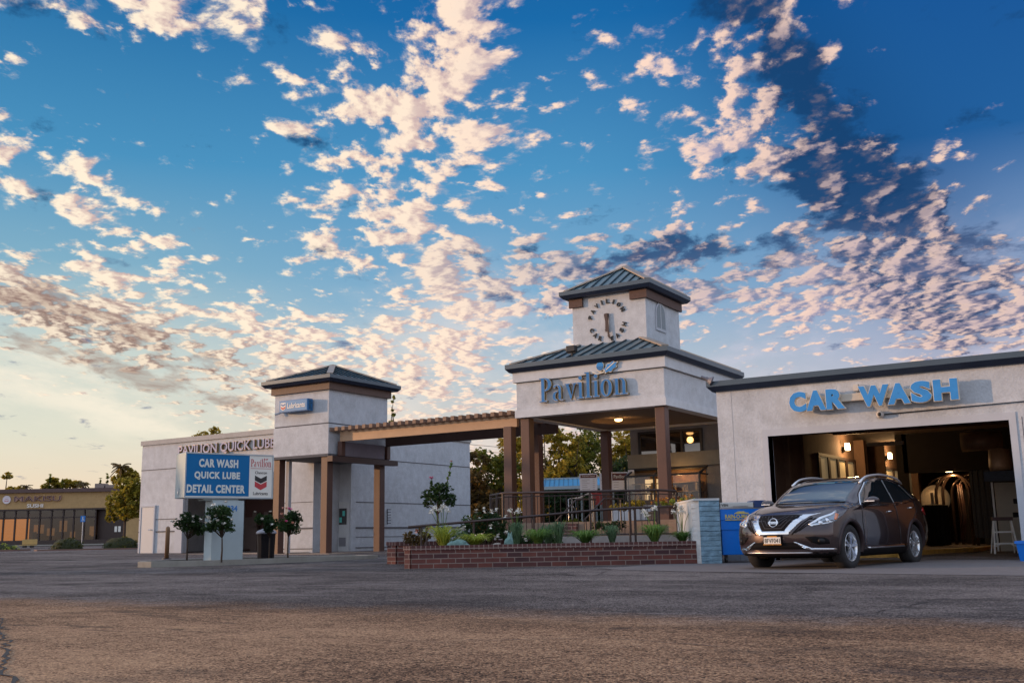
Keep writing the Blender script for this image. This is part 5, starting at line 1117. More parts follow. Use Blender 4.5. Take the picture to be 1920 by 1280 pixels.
try: nm.set_sharp_from_angle(angle=radians(40))
except Exception: pass
bv = BVHTree.FromPolygons(m_.v, [tuple(f) for f in m_.f])
def decal(name, poly, M, m, off=.004, grid=.05, parent=None, thick=.0, build=True, mb=None, mat_i=0, inset=None):
    """polygon drawn in plane M (local z = ray direction) laid on the car shell; a thin skin with its own depth"""
    bm = bmesh.new(); vs = [bm.verts.new((a, b, 0)) for a, b in poly]; bm.faces.new(vs)
    xs_ = [p[0] for p in poly]; ys_ = [p[1] for p in poly]
    x = min(xs_) + grid
    while x < max(xs_): bmesh.ops.bisect_plane(bm, geom=bm.faces[:] + bm.edges[:] + bm.verts[:], plane_co=(x, 0, 0), plane_no=(1, 0, 0)); x += grid
    y = min(ys_) + grid
    while y < max(ys_): bmesh.ops.bisect_plane(bm, geom=bm.faces[:] + bm.edges[:] + bm.verts[:], plane_co=(0, y, 0), plane_no=(0, 1, 0)); y += grid
    bmesh.ops.triangulate(bm, faces=[f for f in bm.faces if len(f.verts) > 4])
    d = (M.to_3x3() @ Vector((0, 0, 1))).normalized(); outv = []; last = None
    hits = []
    for v in bm.verts:
        o = M @ v.co; h = bv.ray_cast(o, d); hits.append(h[0])
    good = [h for h in hits if h is not None]
    for v, h in zip(bm.verts, hits):
        if h is None:
            o = M @ v.co; g_ = min(good, key=lambda q: ((q - o) - d * (q - o).dot(d)).length) if good else o; h = o + d * (g_ - o).dot(d)
        v.co = h - d * off
    bm.verts.index_update(); V = [tuple(v.co) for v in bm.verts]; F = [tuple(v.index for v in f.verts) for f in bm.faces]
    bm.normal_update(); 
    bnd = [e for e in bm.edges if len(e.link_faces) == 1]; nb = len(V); V2 = [tuple(Vector(v) + d * (off + .004)) for v in V]
    F2 = [(e.verts[0].index, e.verts[1].index, nb + e.verts[1].index, nb + e.verts[0].index) for e in bnd]
    bm.free()
    t_ = mb or MB(); t_.add(V + V2, F + F2, mat_i)
    if build and mb is None: return t_.build(name, m, parent, smooth=True)
FM = lambda y0=0, z0=0: frame((-1.5, 0, 0), (0, -1, 0), (0, 0, 1))     # looking along +x; local a = -y (viewer's right), b = z
FMm = FM()
d_ = FMm.to_3x3() @ Vector((0, 0, 1))
if d_.x < 0: FMm = frame((-1.5, 0, 0), (0, 1, 0), (0, 0, 1)); FS = 1
else: FS = -1
def front(name, poly, m, off=.004, grid=.05, **k): return decal(name, poly, FMm, m, off, grid, car, **k)
# NB local a axis: y = FS * a
mir = lambda P: [(-a, b) for a, b in P][::-1]
front('grille', [(-.40, .92), (-.19, .655), (.19, .655), (.40, .92), (.30, .935), (-.30, .935)], TRIMB, .006)
t_ = MB()
for k in range(1, 5):
    f_ = 1 - k * .17; poly = [(-.39 * f_, .915), (-.185 * f_, .655 + .05 * k), (.185 * f_, .655 + .05 * k), (.39 * f_, .915)]
    for a, b in zip(poly[:-1], poly[1:]):
        dx_, dy_ = b[0] - a[0], b[1] - a[1]; L_ = sqrt(dx_ * dx_ + dy_ * dy_); nx2, ny2 = -dy_ / L_ * .005, dx_ / L_ * .005
        decal('', [(a[0] + nx2, a[1] + ny2), (b[0] + nx2, b[1] + ny2), (b[0] - nx2, b[1] - ny2), (a[0] - nx2, a[1] - ny2)], FMm, None, .014, .06, mb=t_)
t_.build('grille_bars', mat('grille_bar', (.06, .05, .05), .3, .6), car)
VP = [(-.66, .955), (-.42, .935), (-.215, .660), (-.14, .645), (.14, .645), (.215, .660), (.42, .935), (.66, .955), (.60, .93), (.52, .905), (.27, .585), (.18, .565), (-.18, .565), (-.27, .585), (-.52, .905), (-.60, .93)]
front('chrome_v', [(-.66, .958), (-.40, .935), (-.21, .66), (.21, .66), (.40, .935), (.66, .958), (.52, .90), (.265, .585), (-.265, .585), (-.52, .90)], CHROME, .016, .025)
for s in (-1, 1):
    t_ = MB()
    for k in range(3):
        o1 = .035 + k * .055; P = [(s * (.53 + o1), .885 - k * .012), (s * (.53 + o1 + .028), .885 - k * .012), (s * (.285 + o1 + .028), .595 + k * .03), (s * (.285 + o1), .595 + k * .03)]
        decal('', P if s > 0 else P[::-1], FMm, None, .007, .06, mb=t_)
    t_.build('side_vent', TRIMB, car)
# headlamps, seen from 40 degrees off the nose
for s in (-1, 1):
    ang = radians(38) * s; dirv = Vector((cos(ang), -sin(ang) , 0)); dirv = Vector((cos(ang), -s * abs(sin(ang)), 0)); ax_ = Vector((-dirv.y, dirv.x, 0)) 
    o0 = Vector((.35, s * .78, 0)) - dirv * 2
    M = Matrix(((ax_.x * s, 0, dirv.x, o0.x), (ax_.y * s, 0, dirv.y, o0.y), (0, 1, dirv.z, 0), (0, 0, 0, 1)))
    # a grows outwards and back along the wing
    boom = [(-.33, .765), (-.28, .735), (-.05, .765), (.17, .82), (.26, .90), (.28, .945), (.22, 1.0), (.14, .955), (-.10, .885)]
    fx = lambda P: P if s > 0 else P[::-1]
    hl = decal('headlight', fx(boom), M, mat('lamp_bowl', (.30, .33, .36), .12, .9, .3, 40), .006, .05, car)
    t_ = MB()
    for P in ([(-.33, .765), (-.10, .885), (.14, .955), (.22, 1.0), (.24, .985), (.15, .925), (-.08, .855), (-.275, .765)], [(-.33, .765), (-.28, .735), (-.05, .765), (.10, .80), (.10, .815), (-.06, .785), (-.275, .765)]):
        decal('', fx(P), M, None, .014, .05, mb=t_)
    t_.build('running_light', mat('drl', (.75, .80, .85), .15, .5, .1), hl, smooth=True)
    t_ = MB()
    for (a, b, r_) in ((-.12, .80, .036), (.02, .835, .042)):
        decal('', fx([(a + r_ * cos(q), b + r_ * sin(q)) for q in [2 * pi * k / 12 for k in range(12)]]), M, None, .018, .05, mb=t_)
    t_.build('projector', CHROME, hl, smooth=True)
    decal('', fx([(.13, .84), (.18, .84), (.25, .93), (.20, .955)]), M, None, .016, .05, mb=(t_ := MB())); t_.build('indicator', AMB, hl, smooth=True)
    pod = [(s * .53, .56), (s * .66, .565), (s * .80, .545), (s * .845, .50), (s * .85, .44), (s * .72, .43), (s * .62, .47)]
    fp = front('fog_lamp_pod', pod if s > 0 else pod[::-1], TRIMB, .007)
    t_ = MB(); decal('', [(s * .755 + .042 * cos(q), .49 + .042 * sin(q)) for q in [2 * pi * k / 14 for k in range(14)]], FMm, None, .02, .05, mb=t_); t_.build('fog_lamp', RIMD, fp, smooth=True)
    P = [(s * .36, .475), (s * .385, .478), (s * .62, .375), (s * .88, .365), (s * .90, .335), (s * .60, .335), (s * .50, .375)]
    front('lower_chrome', P if s > 0 else P[::-1], CHROME, .018, .04)
front('lower_grille', [(-.40, .47), (-.56, .36), (.56, .36), (.40, .47)], TRIMB, .005)
front('skid_plate', [(-.74, .335), (-.60, .262), (.60, .262), (.74, .335), (.45, .34), (-.45, .34)], mat('skid', (.05, .035, .035), .3, .6), .008)
front('skid_trim', [(-.62, .300), (-.55, .287), (.55, .287), (.62, .300), (.5, .305), (-.5, .305)], SATIN, .016)
pl2 = empty('number_plate', (0, 0, 0), 0, None, None); del_ = pl2
# licence plate
xh = bv.ray_cast(Vector((-1, 0, .50)), Vector((1, 0, 0)))[0].x
m_ = MB(); m_.box(xh - .035, xh - .004, -.17, .17, .425, .585); npz = m_.build('number_plate', TRIMB, car, bevel=.005)
bpy.data.objects.remove(del_)
m_ = MB(); m_.box(xh - .040, xh - .036, -.155, .155, .450, .562); m_.build('plate_face', mat('plate_white', (.66, .64, .60), .45), npz)
PMx = frame((xh - .041, .14, .465), (0, -1, 0), (0, 0, 1)); m_ = MB(); text_mb(m_, '8FVF041', PMx, .28, .075, .003, .004); m_.build('plate_number', BLACK, npz)
m_ = MB(); m_.box(xh - .042, xh - .036, -.165, .165, .432, .448); m_.box(xh - .042, xh - .036, -.09, .09, .563, .578); m_.build('plate_frame', mat('plate_orange', (.75, .30, .02), .4), npz)
m_ = MB(); text_mb(m_, 'FUTURE NISSAN', frame((xh - .043, .15, .4345), (0, -1, 0), (0, 0, 1)), .30, .011, .002, .02); m_.build('frame_lettering', BLACK, npz)
# badge
xb_ = bv.ray_cast(Vector((-1, 0, .80)), Vector((1, 0, 0)))[0].x - .03
Mb = Matrix.Translation((xb_, 0, .80)) @ Matrix.Rotation(radians(12), 4, 'Y') @ frame((0, 0, 0), (0, -1, 0), (0, 0, 1))
m_ = MB(); tp = [Mb @ Vector((.072 * cos(q), .072 * sin(q), 0)) for q in [2 * pi * k / 28 for k in range(29)]]; m_.tube(tp, .010, 8, cap=False); m_.prism([(-.092, -.019), (.092, -.019), (.092, .019), (-.092, .019)], -.006, .010, Mb)
bdg = m_.build('badge', CHROME, car, smooth=False); m_ = MB(); text_mb(m_, 'NISSAN', Mb @ Matrix.Translation((-.08, -.011, .0105)), .16, .022, .003, .01); m_.build('badge_lettering', BLACK, bdg)
# windscreen from above-front
Mw = frame((0.4, 0, 3.2), (0, -1, 0), (1, 0, .55))
def top_frame():
    d = Vector((.62, 0, -.78)).normalized(); xa = Vector((0, 1, 0)); ya = Vector((d.z, 0, -d.x)) * -1
    return Matrix(((xa.x, ya.x, d.x, 1.7 - d.x * 3), (xa.y, ya.y, d.y, 0), (xa.z, ya.z, d.z, 1.35 - d.z * 3), (0, 0, 0, 1)))
Mw = top_frame()
# plane axis a = y ; b runs up the glass
def to_b(x, z): v = Vector((x, 0, z)); return (Mw.inverted() @ v).y
b0, b1 = to_b(1.36, 1.17), to_b(2.16, 1.565)
WS = [(-.665, b0 + .02), (-.35, b0 - .03), (0, b0 - .045), (.35, b0 - .03), (.665, b0 + .02), (.605, b1 - .03), (.3, b1 + .015), (0, b1 + .02), (-.3, b1 + .015), (-.605, b1 - .03)]
WGL, _t, _b = new_mat('windscreen_glass'); _b.inputs['Base Color'].default_value = (.012, .035, .05, 1); _b.inputs['Roughness'].default_value = .03; _b.inputs['Specular IOR Level'].default_value = 1.0; _b.inputs['Coat Weight'].default_value = 1; _b.inputs['Metallic'].default_value = .25
ws_ = decal('windscreen', WS, Mw, WGL, .004, .05, car)
m_ = MB(); 
def ws_strip(P, mt, nm, par, off=.008): t_ = MB(); decal('', P, Mw, None, off, .05, mb=t_); return t_.build(nm, mt, par, smooth=True)
ws_strip([(-.20, b1 - .14), (.14, b1 - .14), (.13, b1 - .10), (-.19, b1 - .10)], mat('ws_mirror', (.10, .22, .25), .3), 'inner_mirror', ws_)
ws_strip([(.52, b1 - .10), (.575, b1 - .10), (.57, b1 - .055), (.525, b1 - .055)], SIGNW, 'sticker', ws_) if FS > 0 else ws_strip([(-.575, b1 - .10), (-.52, b1 - .10), (-.525, b1 - .055), (-.57, b1 - .055)], SIGNW, 'sticker', ws_)
t_ = MB(); decal('', [(-.68, b0 - .01), (-.35, b0 - .07), (0, b0 - .09), (.35, b0 - .07), (.68, b0 - .01), (.665, b0 + .015), (.35, b0 - .035), (0, b0 - .05), (-.35, b0 - .035), (-.665, b0 + .015)], Mw, None, .007, .05, mb=t_); t_.build('cowl', TRIMB, car, smooth=True)
# hood creases
t_ = MB()
Mt = Matrix(((1, 0, 0, 0), (0, -1, 0, 0), (0, 0, -1, 3), (0, 0, 0, 1)))       # straight down: a=x, b=-y
for s in (-1, 1):
    P = [(.16, s * .52), (.5, s * .62), (1.25, s * .70), (1.25, s * .708), (.5, s * .628), (.155, s * .528)]
    decal('', P if s < 0 else P[::-1], Mt, None, .002, .08, mb=t_)
P = [(.075, -.5), (.055, 0), (.075, .5), (.083, .5), (.063, 0), (.083, -.5)]; 
t_.build('bonnet_gap', BLACK, car)
# sides: windows, door gaps, handles
for s in (-1, 1):
    Ms = frame((0, s * 2.0, 0), (1, 0, 0), (0, 0, 1))          # local z = -y
    if s < 0: Ms = Matrix(((1, 0, 0, 0), (0, 0, 1, -2), (0, 1, 0, 0), (0, 0, 0, 1)))
    else: Ms = Matrix(((1, 0, 0, 0), (0, 0, -1, 2), (0, 1, 0, 0), (0, 0, 0, 1)))
    def sd(name, P, m, off=.004, grid=.06, par=car, **k): return decal(name, P, Ms, m, off, grid, par, **k)
    trim = [(1.55, 1.095), (1.78, 1.30), (2.20, 1.525), (2.6, 1.585), (3.2, 1.585), (3.8, 1.52), (4.28, 1.385), (4.30, 1.34), (4.02, 1.235), (3.3, 1.135), (2.4, 1.10)]
    sd('window_trim', trim, CHROME, .004, .03)
    dw = [(1.585, 1.110), (1.802, 1.303), (2.20, 1.513), (2.62, 1.572), (2.86, 1.574), (2.93, 1.128), (2.4, 1.112)]
    rw2 = [(2.97, 1.131), (2.91, 1.574), (3.2, 1.572), (3.62, 1.530), (3.88, 1.22), (3.3, 1.153)]
    qw = [(3.93, 1.235), (3.68, 1.505), (3.9, 1.475), (4.24, 1.375), (4.24, 1.345), (4.0, 1.25)]
    dr_ = sd('front_door', [(1.50, .34), (1.56, 1.09), (2.93, 1.115), (3.0, .36)], PAINT, .0025, .035)
    g1 = sd('window', dw, CGLASS, .010, .035, dr_)
    d2 = sd('rear_door', [(3.02, .36), (2.955, 1.118), (3.88, 1.195), (3.93, .98), (3.62, .80), (3.42, .52), (3.35, .37)], PAINT, .0025, .035)
    sd('window', rw2, CGLASS, .010, .035, d2); sd('quarter_window', qw, CGLASS, .010, .035)
    t_ = MB()
    def gap(path, w=.006):
        for a, b in zip(path[:-1], path[1:]):
            dx_, dy_ = b[0] - a[0], b[1] - a[1]; L_ = sqrt(dx_ * dx_ + dy_ * dy_); nx2, ny2 = -dy_ / L_ * w, dx_ / L_ * w
            decal('', [(a[0] + nx2, a[1] + ny2), (b[0] + nx2, b[1] + ny2), (b[0] - nx2, b[1] - ny2), (a[0] - nx2, a[1] - ny2)], Ms, None, .006, .1, mb=t_)
    gap([(1.46, .34), (1.44, .8), (1.52, 1.08)], .005); gap([(3.01, .36), (2.96, 1.11)], .005); gap([(3.36, .37), (3.43, .52), (3.64, .82), (3.94, 1.0), (3.9, 1.19)], .005)
    t_.build('door_gaps', mat('gap_black', (.02, .014, .014), .6), car)
    for (x0, z0_, par) in ((2.66, .985, dr_), (3.66, 1.06, d2)):
        h = bv.ray_cast(Vector((x0, s * 2, z0_)), Vector((0, -s, 0)))[0]; m_ = MB(); m_.tube([(x0 - .10, h.y + s * .002, z0_ - .005), (x0 - .08, h.y + s * .03, z0_), (x0 + .08, h.y + s * .03, z0_ + .005), (x0 + .10, h.y, z0_ + .008)], .012, 8); m_.build('handle', CHROME, par, smooth=True)
    sd('sill_chrome', [(1.62, .335), (1.60, .36), (3.28, .40), (3.34, .385), (3.2, .35)], CHROME, .022, .08); sd('sill', [(1.38, .22), (1.40, .325), (3.36, .345), (3.42, .22)], TRIMB, .008, .08)
    # arch mouldings
    for x in (AX, RX):
        t_ = MB(); vs = []
        for k in range(31):
            q = radians(-14 + 208 * k / 30); row = []
            for rr, off in ((.418, -.06), (.418, .012), (.445, .022), (.476, .012), (.482, -.01)):
                X_, Z_ = x + rr * cos(q), max(.385 + rr * sin(q), .24); h = bv.ray_cast(Vector((X_, s * 2, Z_)), Vector((0, -s, 0)))[0]
                yy = (abs(h.y) if h is not None else .9); row.append((X_, s * (max(yy, .86) + off), Z_))
            vs += row
        t_.add(vs, [(k * 5 + j, k * 5 + j + 1, (k + 1) * 5 + j + 1, (k + 1) * 5 + j) for k in range(30) for j in range(4)]); t_.build('arch_moulding', mat('moulding', (.035, .022, .024), .4, .3), car, smooth=True)
    # mirror
    m_ = MB(); base = bv.ray_cast(Vector((1.72, s * 2, 1.12)), Vector((0, -s, 0)))[0]
    mv = []; 
    for j in range(9):
        ph = pi * j / 8 - pi / 2
        for k in range(14): th = 2 * pi * k / 14; mv.append((1.72 + .10 * cos(ph) * cos(th) * (1.2 if cos(th) < 0 else .5), base.y + s * (.15 + .135 * sin(ph)), 1.165 + .078 * cos(ph) * sin(th) + .01 * sin(ph)))
    m_.add(mv, [(j * 14 + k, j * 14 + (k + 1) % 14, (j + 1) * 14 + (k + 1) % 14, (j + 1) * 14 + k) for j in range(8) for k in range(14)]); mr = m_.build('wing_mirror', PAINT, car, smooth=True)
    m_ = MB(); m_.bar((1.72, base.y - s * .03, 1.10), (1.72, base.y + s * .12, 1.12), .07, .05); m_.build('mirror_stalk', TRIMB, mr)
    m_ = MB(); m_.box(1.60, 1.615, base.y + s * .06 if s > 0 else base.y - .24, base.y + .24 if s > 0 else base.y - .06, 1.15, 1.165); m_.build('repeater', SATIN, mr)
    # roof rail
    pts = []
    for x in np.linspace(2.05, 4.1, 16):
        h = bv.ray_cast(Vector((x, s * (cy5(x) - .02), 3)), Vector((0, 0, -1)))[0]; e_ = min(1, min(x - 2.05, 4.1 - x) / .22); pts.append((x, h.y, h.z + .010 + .036 * e_))
    m_ = MB(); m_.tube(pts, .023, 8); m_.build('roof_rail', SATIN, car, smooth=True)
    # tail lamp
    sd('tail_lamp', [(4.30, 1.02), (4.45, 1.08), (4.72, 1.05), (4.76, .96), (4.55, .93)], REDL, .012, .06)
# wheels
def wheel(x, s):
    w = bpy.data.objects.new('wheel', None); COL.objects.link(w); w.parent = car; w.location = (x, s * (TW + .005), .380); w.empty_display_size = .2
    if s < 0: w.rotation_euler = (0, 0, 0)
    else: w.rotation_euler = (0, 0, pi)
    M = Matrix.Rotation(pi / 2, 4, 'X')     # lathe axis -> -y outwards
    m_ = MB(); m_.lathe([(.235, -.10), (.30, -.115), (.355, -.112), (.377, -.085), (.382, 0), (.377, .085), (.355, .112), (.31, .118), (.252, .108), (.238, .09)], M, 48); m_.build('tyre', TYRE, w, smooth=True)
    m_ = MB(); m_.lathe([(.238, .07), (.250, .104), (.240, .108), (.226, .095), (.222, .02), (.215, -.08)], M, 40); m_.build('rim', RIMM, w, smooth=True)
    m_ = MB(); m_.lathe([(0, .0), (.222, .0)], M, 32); m_.lathe([(0, .03), (.14, .03), (.14, .0)], M, 24); m_.build('brake_disc', RIMD, w)
    m_ = MB()
    for k in range(5):
        a = 2 * pi * k / 5 + .3
        for da, wd in ((-.17, .034), (.17, .034)):
            p0 = M @ Vector((.04 * cos(a), .04 * sin(a), .088)); p1 = M @ Vector((.228 * cos(a + da), .228 * sin(a + da), .100)); m_.bar(p0, p1, wd, .03, up=M.to_3x3() @ Vector((0, 0, 1)))
    m_.lathe([(0, .105), (.035, .103), (.05, .09), (.052, .06)], M, 20); m_.build('spokes', RIMM, w)
for x in (AX, RX):
    for s in (-1, 1): wheel(x, s)
m_ = MB(); m_.box(.5, 4.4, -.6, .6, .2, .24); m_.build('underbody', TRIMB, car)

# ================================================================ foliage
def leaf_cloud(seed, blobs, n, size, flat=.5, shell=.55, drop=0.0, aspect=.55):
    """n little leaf quads spread through ellipsoids (cx,cy,cz,rx,ry,rz)"""
    R_ = np.random.RandomState(seed); B = np.array(blobs, float); vol = (B[:, 3] * B[:, 4] * B[:, 5]) ** .8; pb = R_.choice(len(B), n, p=vol / vol.sum())
    d = R_.normal(size=(n, 3)); d /= np.linalg.norm(d, axis=1)[:, None]; r = (shell + (1 - shell) * R_.rand(n)) ** 1.0; r *= 1 + .18 * np.sin(d[:, 0] * 7 + pb) * np.cos(d[:, 2] * 6 + pb * 2.1)
    c = B[pb, :3] + d * r[:, None] * B[pb, 3:]
    # twig clumps: pull leaves to small cluster centres
    nc = max(8, n // 26); ci = R_.choice(n, nc, replace=False); cc = c[ci]; 
    out = np.empty_like(c)
    for s0 in range(0, n, 2000):
        seg = c[s0:s0 + 2000]; dd = ((seg[:, None, :] - cc[None]) ** 2).sum(2); j = dd.argmin(1); out[s0:s0 + 2000] = seg + (cc[j] - seg) * .42
    c = out; 
    a = R_.normal(size=(n, 3)); a[:, 2] *= flat; a[:, 2] -= drop; a /= np.linalg.norm(a, axis=1)[:, None]
    b = np.cross(a, R_.normal(size=(n, 3))); b /= np.linalg.norm(b, axis=1)[:, None]
    sz = size * (.55 + .9 * R_.rand(n))[:, None]; a = a * sz; b = b * sz * aspect
    V = np.stack([c - a * .5, c + b * .5, c + a * .5, c - b * .5], 1).reshape(-1, 3)
    F = np.arange(4 * n).reshape(-1, 4); return V, F
def np_mesh(name, V, F, m, parent=None, extra=None):
    me = bpy.data.meshes.new(name); me.from_pydata(V.tolist(), [], F.tolist()); me.materials.append(m); o = bpy.data.objects.new(name, me); COL.objects.link(o)
    if parent is not None: o.parent = parent
    return o
def limbs(mb, base, tips, r0, split=.45, seed=0):
    rg = random.Random(seed); b = Vector(base[0]); f = Vector(base[1]); mb.tube([b, b.lerp(f, .5) + Vector((rg.uniform(-.05, .05), rg.uniform(-.05, .05), 0)) * r0 * 8, f], [r0 * 1.15, r0 * .9, r0 * .75], 8)
    for t in tips:
        t = Vector(t); m = f.lerp(t, .5) + Vector((rg.uniform(-.2, .2), rg.uniform(-.2, .2), rg.uniform(0, .2))) * (t - f).length * .4; mb.tube([f, m, t], [r0 * .6, r0 * .4, r0 * .15], 6)
def tree(name, loc, label, cat, blobs, n, size, m, trunk_h, r0, group=None, seed=1, **k):
    o = empty(name, loc, 0, label, cat, group); V, F = leaf_cloud(seed, blobs, n, size, **k); np_mesh('crown', V, F, m, o)
    mb = MB(); limbs(mb, ((0, 0, -.1), (0, 0, trunk_h)), [b[:3] for b in blobs], r0, seed=seed); mb.build('trunk', BARK, o, smooth=True); return o
def rblobs(seed, n, R, H, z0, br, flatten=.8):
    """irregular heap of ellipsoids filling a crown of radius R, from z0 to z0+H"""
    rg = random.Random(seed); out = []
    for i in range(n):
        t = rg.random(); a = rg.uniform(0, 2 * pi); rr = R * sqrt(rg.random()) * (1 - .55 * abs(t - .35) ** 1.2 * 1.6); b_ = br * rg.uniform(.6, 1.25)
        out.append((rr * cos(a), rr * sin(a), z0 + H * t, b_, b_, b_ * flatten * rg.uniform(.7, 1.1)))
    return out
# trees standing behind the pavilion
TG = 'trees behind the pavilion'
for i, (u, v, R, z0, H, m, lab, n, sz) in enumerate([
    (-2.7, 58, 1.6, .2, 4.2, LF_RUST, 'rust tinged dark tree beside the pale side wall', 8200, .2),
    (-1.3, 60, 1.6, .0, 4.3, LF_MID, 'dark green tree between side wall and left pavilion column', 8000, .2),
    (.05, 62, 1.7, .1, 5.0, LF_GOLD, 'yellow green tree right behind the left pavilion column', 9000, .2),
    (1.9, 56, 1.7, .0, 4.9, LF_GOLD, 'golden leaved tree between the two left columns', 9000, .19),
    (3.8, 58, 2.0, .0, 5.0, LF_MID, 'tall open airy tree above the blue metal shade roof', 9000, .19),
    (4.9, 50, 1.8, .0, 3.2, LF_DARK, 'low dark tree behind the menu boards', 8000, .18),
    (2.2, 50, 1.8, .0, 2.2, LF_DARK, 'low dark thicket under the blue shade roof', 7000, .18),
    (6.9, 60, 1.8, .0, 5.4, LF_GOLD, 'golden tree beside the grey office corner', 9000, .2)]):
    p = uvw(u, v); bl_ = rblobs(20 + i, 30, R, H * 1.08, z0 + .5, R * .5); n = int(n * 1.35)
    tree('broadleaf_tree', (p.x, p.y, gz(p.x, p.y)), lab, 'tree', bl_, n, sz, m, z0 + .8, .11, TG, seed=30 + i, shell=.35)
# sparse twigs on top of two crowns
for (u, v, z, lab) in ((3.3, 55, 4.2, 'sparse twiggy tree top against the pale sky behind the columns'), (5.4, 57, 3.7, 'thin twiggy tree rising between the right columns')):
    p = uvw(u, v); bl_ = rblobs(int(v), 12, 1.3, 2.0, z - .6, .45); tree('twiggy_tree', (p.x, p.y, gz(p.x, p.y)), lab, 'tree', bl_, 1300, .16, LF_GOLD, z - 1.0, .06, TG, seed=int(v) + 3, shell=.2)
# tree and palms left of the shop
p = uvw(-23.1, 62); tree('broadleaf_tree', (p.x, p.y, gz(p.x, p.y)), 'golden green tree overlapping the left shop corner', 'tree', [(0, 0, 3.0, 1.1, 1.1, .9), (.6, .2, 3.5, .8, .8, .7), (-.8, 0, 2.6, .8, .8, .7), (.2, 0, 2.1, .9, .9, .5), (.9, 0, 2.6, .7, .7, .8), (-.3, 0, 3.9, .6, .6, .4), (-1.2, 0, 1.9, .5, .5, .4)], 6500, .2, leaf_mat('leaf_sunlit', (.08, .08, .012, 1), (.28, .24, .03, 1), (.52, .38, .045, 1)), 1.6, .09, None, seed=77, shell=.4)
def palm(u, v, zt, r, lab, nfr=16, skirt=True):
    p = uvw(u, v); z0 = gz(p.x, p.y); o = empty('palm_tree', (p.x, p.y, z0), 0, lab, 'palm', 'palms on the horizon'); mb = MB(); h = zt - z0
    mb.tube([(0, 0, 0), (.1, 0, h * .5), (0, 0, h)], [.22, .16, .13], 8); mb.build('trunk', BARK, o, smooth=True)
    rg = random.Random(int(u * 10)); fr = MB()
    for k in range(nfr):
        a = 2 * pi * k / nfr + rg.uniform(-.2, .2); el_ = rg.uniform(-.6, 1.1); pts = [Vector((0, 0, h))]
        for s in range(1, 6): t = s / 5; pts.append(Vector((cos(a) * r * t * cos(el_ * (1 - t * .5)), sin(a) * r * t * cos(el_ * (1 - t * .5)), h + r * (sin(el_) * t - .55 * t * t))))
        for s in range(5):
            q0, q1 = pts[s], pts[s + 1]; sd_ = (q1 - q0).cross(Vector((0, 0, 1))).normalized() * r * .11 * (1 - s * .13)
            for e in (-1, 1): fr.add([q0, q1, q1 + sd_ * e * .8 - Vector((0, 0, r * .1)), q0 + sd_ * e - Vector((0, 0, r * .1))], [(0, 1, 2, 3)])
    fr.build('fronds', leaf_mat('palm_frond', (.06, .045, .02, 1), (.16, .11, .04, 1)), o, recalc=False); return o
palm(-45.5, 120, 9.4, 1.3, 'feathery palm above the golden tree near the shop corner', 22); palm(-56.3, 120, 7.3, .8, 'low palm rising behind the sushi shop roof left of the cypresses'); palm(-49.8, 120, 7.6, .9, 'bushy palm behind the roof vent boxes')
p = uvw(-45.3, 121); tree('broadleaf_tree', (p.x, p.y, .9), 'hazy tree under the feathery palm', 'tree', rblobs(5, 8, 1.4, 2.2, 5.8, .8), 1500, .45, LF_GOLD, 5, .2, None, seed=9)
def spire(u, v, zt, r, lab):
    p = uvw(u, v); z0 = gz(p.x, p.y); h = zt - z0; bl_ = [(0, 0, h * t, r * (1 - t * .75), r * (1 - t * .75), h * .1) for t in np.linspace(.2, .97, 9)]
    tree('cypress', (p.x, p.y, z0), lab, 'tree', bl_, 900, .35, LF_MID, h * .3, .12, 'cypresses on the horizon', seed=int(abs(u * 7)), shell=.3)
for (u, v, zt, r, lab) in ((-54.1, 121, 8.7, .45, 'tallest thin cypress behind the sushi shop roof'), (-52.6, 121, 8.2, .5, 'second thin cypress just right of the tallest'), (-48.2, 121, 8.0, .2, 'slim dark cypress right of the roof vent boxes'), (-47.4, 121, 8.3, .22, 'slimmest cypress beside the golden tree')): spire(u, v, zt, r, lab)
for (u, R, z0, H, lab, sd) in ((-59.2, 1.4, 4.5, 3.6, 'round tree at the far left edge behind the sushi shop', 4), (-54.2, 1.0, 5.2, 2.0, 'bushy tree left of the tallest cypress', 5), (-51.9, 1.2, 5.2, 2.3, 'bushy tree right of the cypress pair', 6), (-50.5, .7, 5.2, 1.6, 'small round tree left of the roof vents', 7)):
    p = uvw(u, 122); tree('broadleaf_tree', (p.x, p.y, .9), lab, 'tree', rblobs(sd, 9, R, H, z0, R * .5), 1500, .4, LF_GOLD, 4, .2, 'trees behind the sushi shop', seed=sd, shell=.4)
p = uvw(-18.4, 62); tree('broadleaf_tree', (p.x, p.y, .3), 'tree top peeping over the quick lube parapet', 'tree', [(0, 0, 6.5, .9, .9, .6), (.6, 0, 6.9, .5, .5, .35), (-.8, 0, 6.6, .5, .4, .3), (1.3, 0, 6.5, .5, .4, .3)], 700, .2, LF_GOLD, 5.5, .12, None, seed=13, shell=.2)
p = uvw(-10.35, 88); bl_ = [(.12 * sin(k * 3), 0, 4 + k * .72, .75 - k * .05, .75 - k * .05, .3) for k in range(12)]; tree('pine_tree', (p.x, p.y, .6), 'thin conifer top showing right of the entrance tower roof', 'tree', bl_, 1700, .24, LF_MID, 4, .14, None, seed=14, shell=.2)

